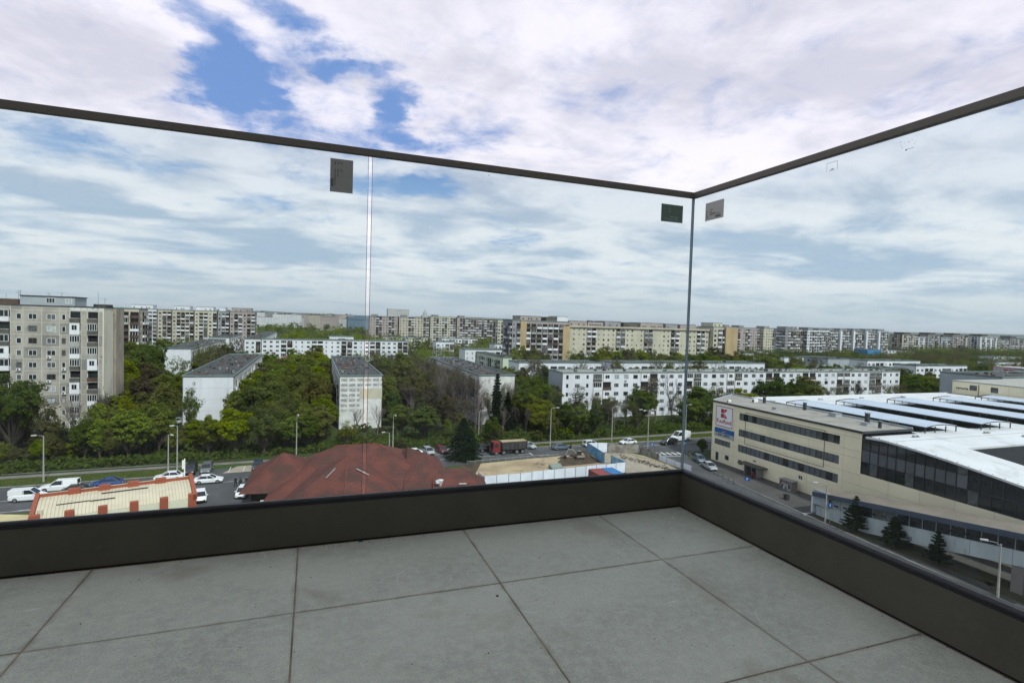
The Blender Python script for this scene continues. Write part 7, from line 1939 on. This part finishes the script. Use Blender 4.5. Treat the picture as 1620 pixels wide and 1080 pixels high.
kk = ['deep', 'green', 'olive', 'green', 'fresh', 'brown']
mfill(150, -.42, .24, 238, 372, 0, kk)
mfill(600, -.30, .62, 372, 590, 14.5, kk)
mfill(330, .25, 1.0, 278, 420, 13.0, kk)
mfill(260, 1.40, 2.08, 372, 430, 19, ['deep', 'green', 'olive', 'brown'])
mfill(2200, .8, 2.08, 235, 470, 14.5, ['deep', 'green', 'olive', 'brown', 'deep', 'brown'])
mfill(1000, -.3, 2.1, 470, 900, 14, kk)
mfill(420, -.3, .36, 480, 1150, 15, kk)
mfill(700, -.3, 2.1, 900, 2200, 16, kk)
for key, L_ in mass.items():
    R = np.random.RandomState(hash(key) % 1000 if False else len(key)*7)
    Vs = []; 
    for (x, y, h) in L_:
        n = 520 if y < 340 else (170 if y < 480 else (80 if y < 900 else 40))
        s_ = .34 if y < 340 else .55 if y < 480 else (.8 if y < 900 else 1.6)
        d = R.normal(size=(n, 3)); d /= np.linalg.norm(d, axis=1)[:, None]
        lobe = .75+.35*np.sin(d[:, 0]*4+x)*np.cos(d[:, 1]*4+y)
        d *= (R.uniform(.3, 1, (n, 1))**.4)*lobe[:, None]
        C = d*np.array([h*.38, h*.38, h*.42])+np.array([x, y, h*.55])
        C[:, 2] = np.maximum(C[:, 2], .5)
        V, _q = leaf_quads(C, s_, R, outc=np.array([x, y, h*.4])); Vs.append(V)
    V = np.concatenate(Vs)
    o = stuff('woods', np_mesh('woods', V, np.arange(len(V)).reshape(-1, 4), LEAF[key]), '%s treetops merging into woods between the far blocks' % {'fresh': 'yellow-green', 'green': 'mid green', 'deep': 'dark green', 'olive': 'olive', 'brown': 'brownish'}[key], 'woods')
# undergrowth along the belt and under the trees
R = np.random.RandomState(5)
n = 34000
x = R.uniform(-75, 235, n); y = 125+np.abs(R.normal(size=n))*7.5-np.clip((5-x)*.09, 0, 5)
keep = np.array([free(a, b, 0, -1) if False else all(not (q[0]-.5 < a < q[1]+.5 and q[2]-.5 < b < q[3]+.5) for q in BL[:6]) for a, b in zip(x, y)])
x, y = x[keep], y[keep]
hgt = np.array([max(.15, 1.2+2.2*mnoise.noise(Vector((a*.14, b*.2, 1)))) for a, b in zip(x, y)])
y = y + (x > 60)*(x-60)*.045
C = np.stack([x, y, R.uniform(0, 1, len(x))*hgt], 1)
V, Fq = leaf_quads(C, .36, R)
stuff('undergrowth', np_mesh('undergrowth', V, Fq, LEAF['deep']), 'dark undergrowth and hedge plants along the edge of the wood', 'undergrowth')
n = 30000
x = R.uniform(-75, -16, n); xr = R.uniform(48, 200, n)
def tufts(xa, y0f, y1f, key, lab, sz):
    yy = np.array([R.uniform(y0f(a), y1f(a)) for a in xa])
    C = np.stack([xa, yy, R.uniform(.0, .12, len(xa))], 1)
    V, Fq = leaf_quads(C, sz, R, up=.0)
    stuff('grass', np_mesh('grass', V, Fq, LEAF[key]), lab, 'grass')
tufts(R.uniform(-75, -22, 9000), lambda a: 112.2+(a+60)*.035, lambda a: 117.2, 'green', 'short grass of the roadside verge in the west', .09)
tufts(R.uniform(48, 130, 9000), lambda a: 119.6, lambda a: 121.6+max(0, a-54)*.05, 'green', 'short grass of the roadside verge before the long white block', .09)
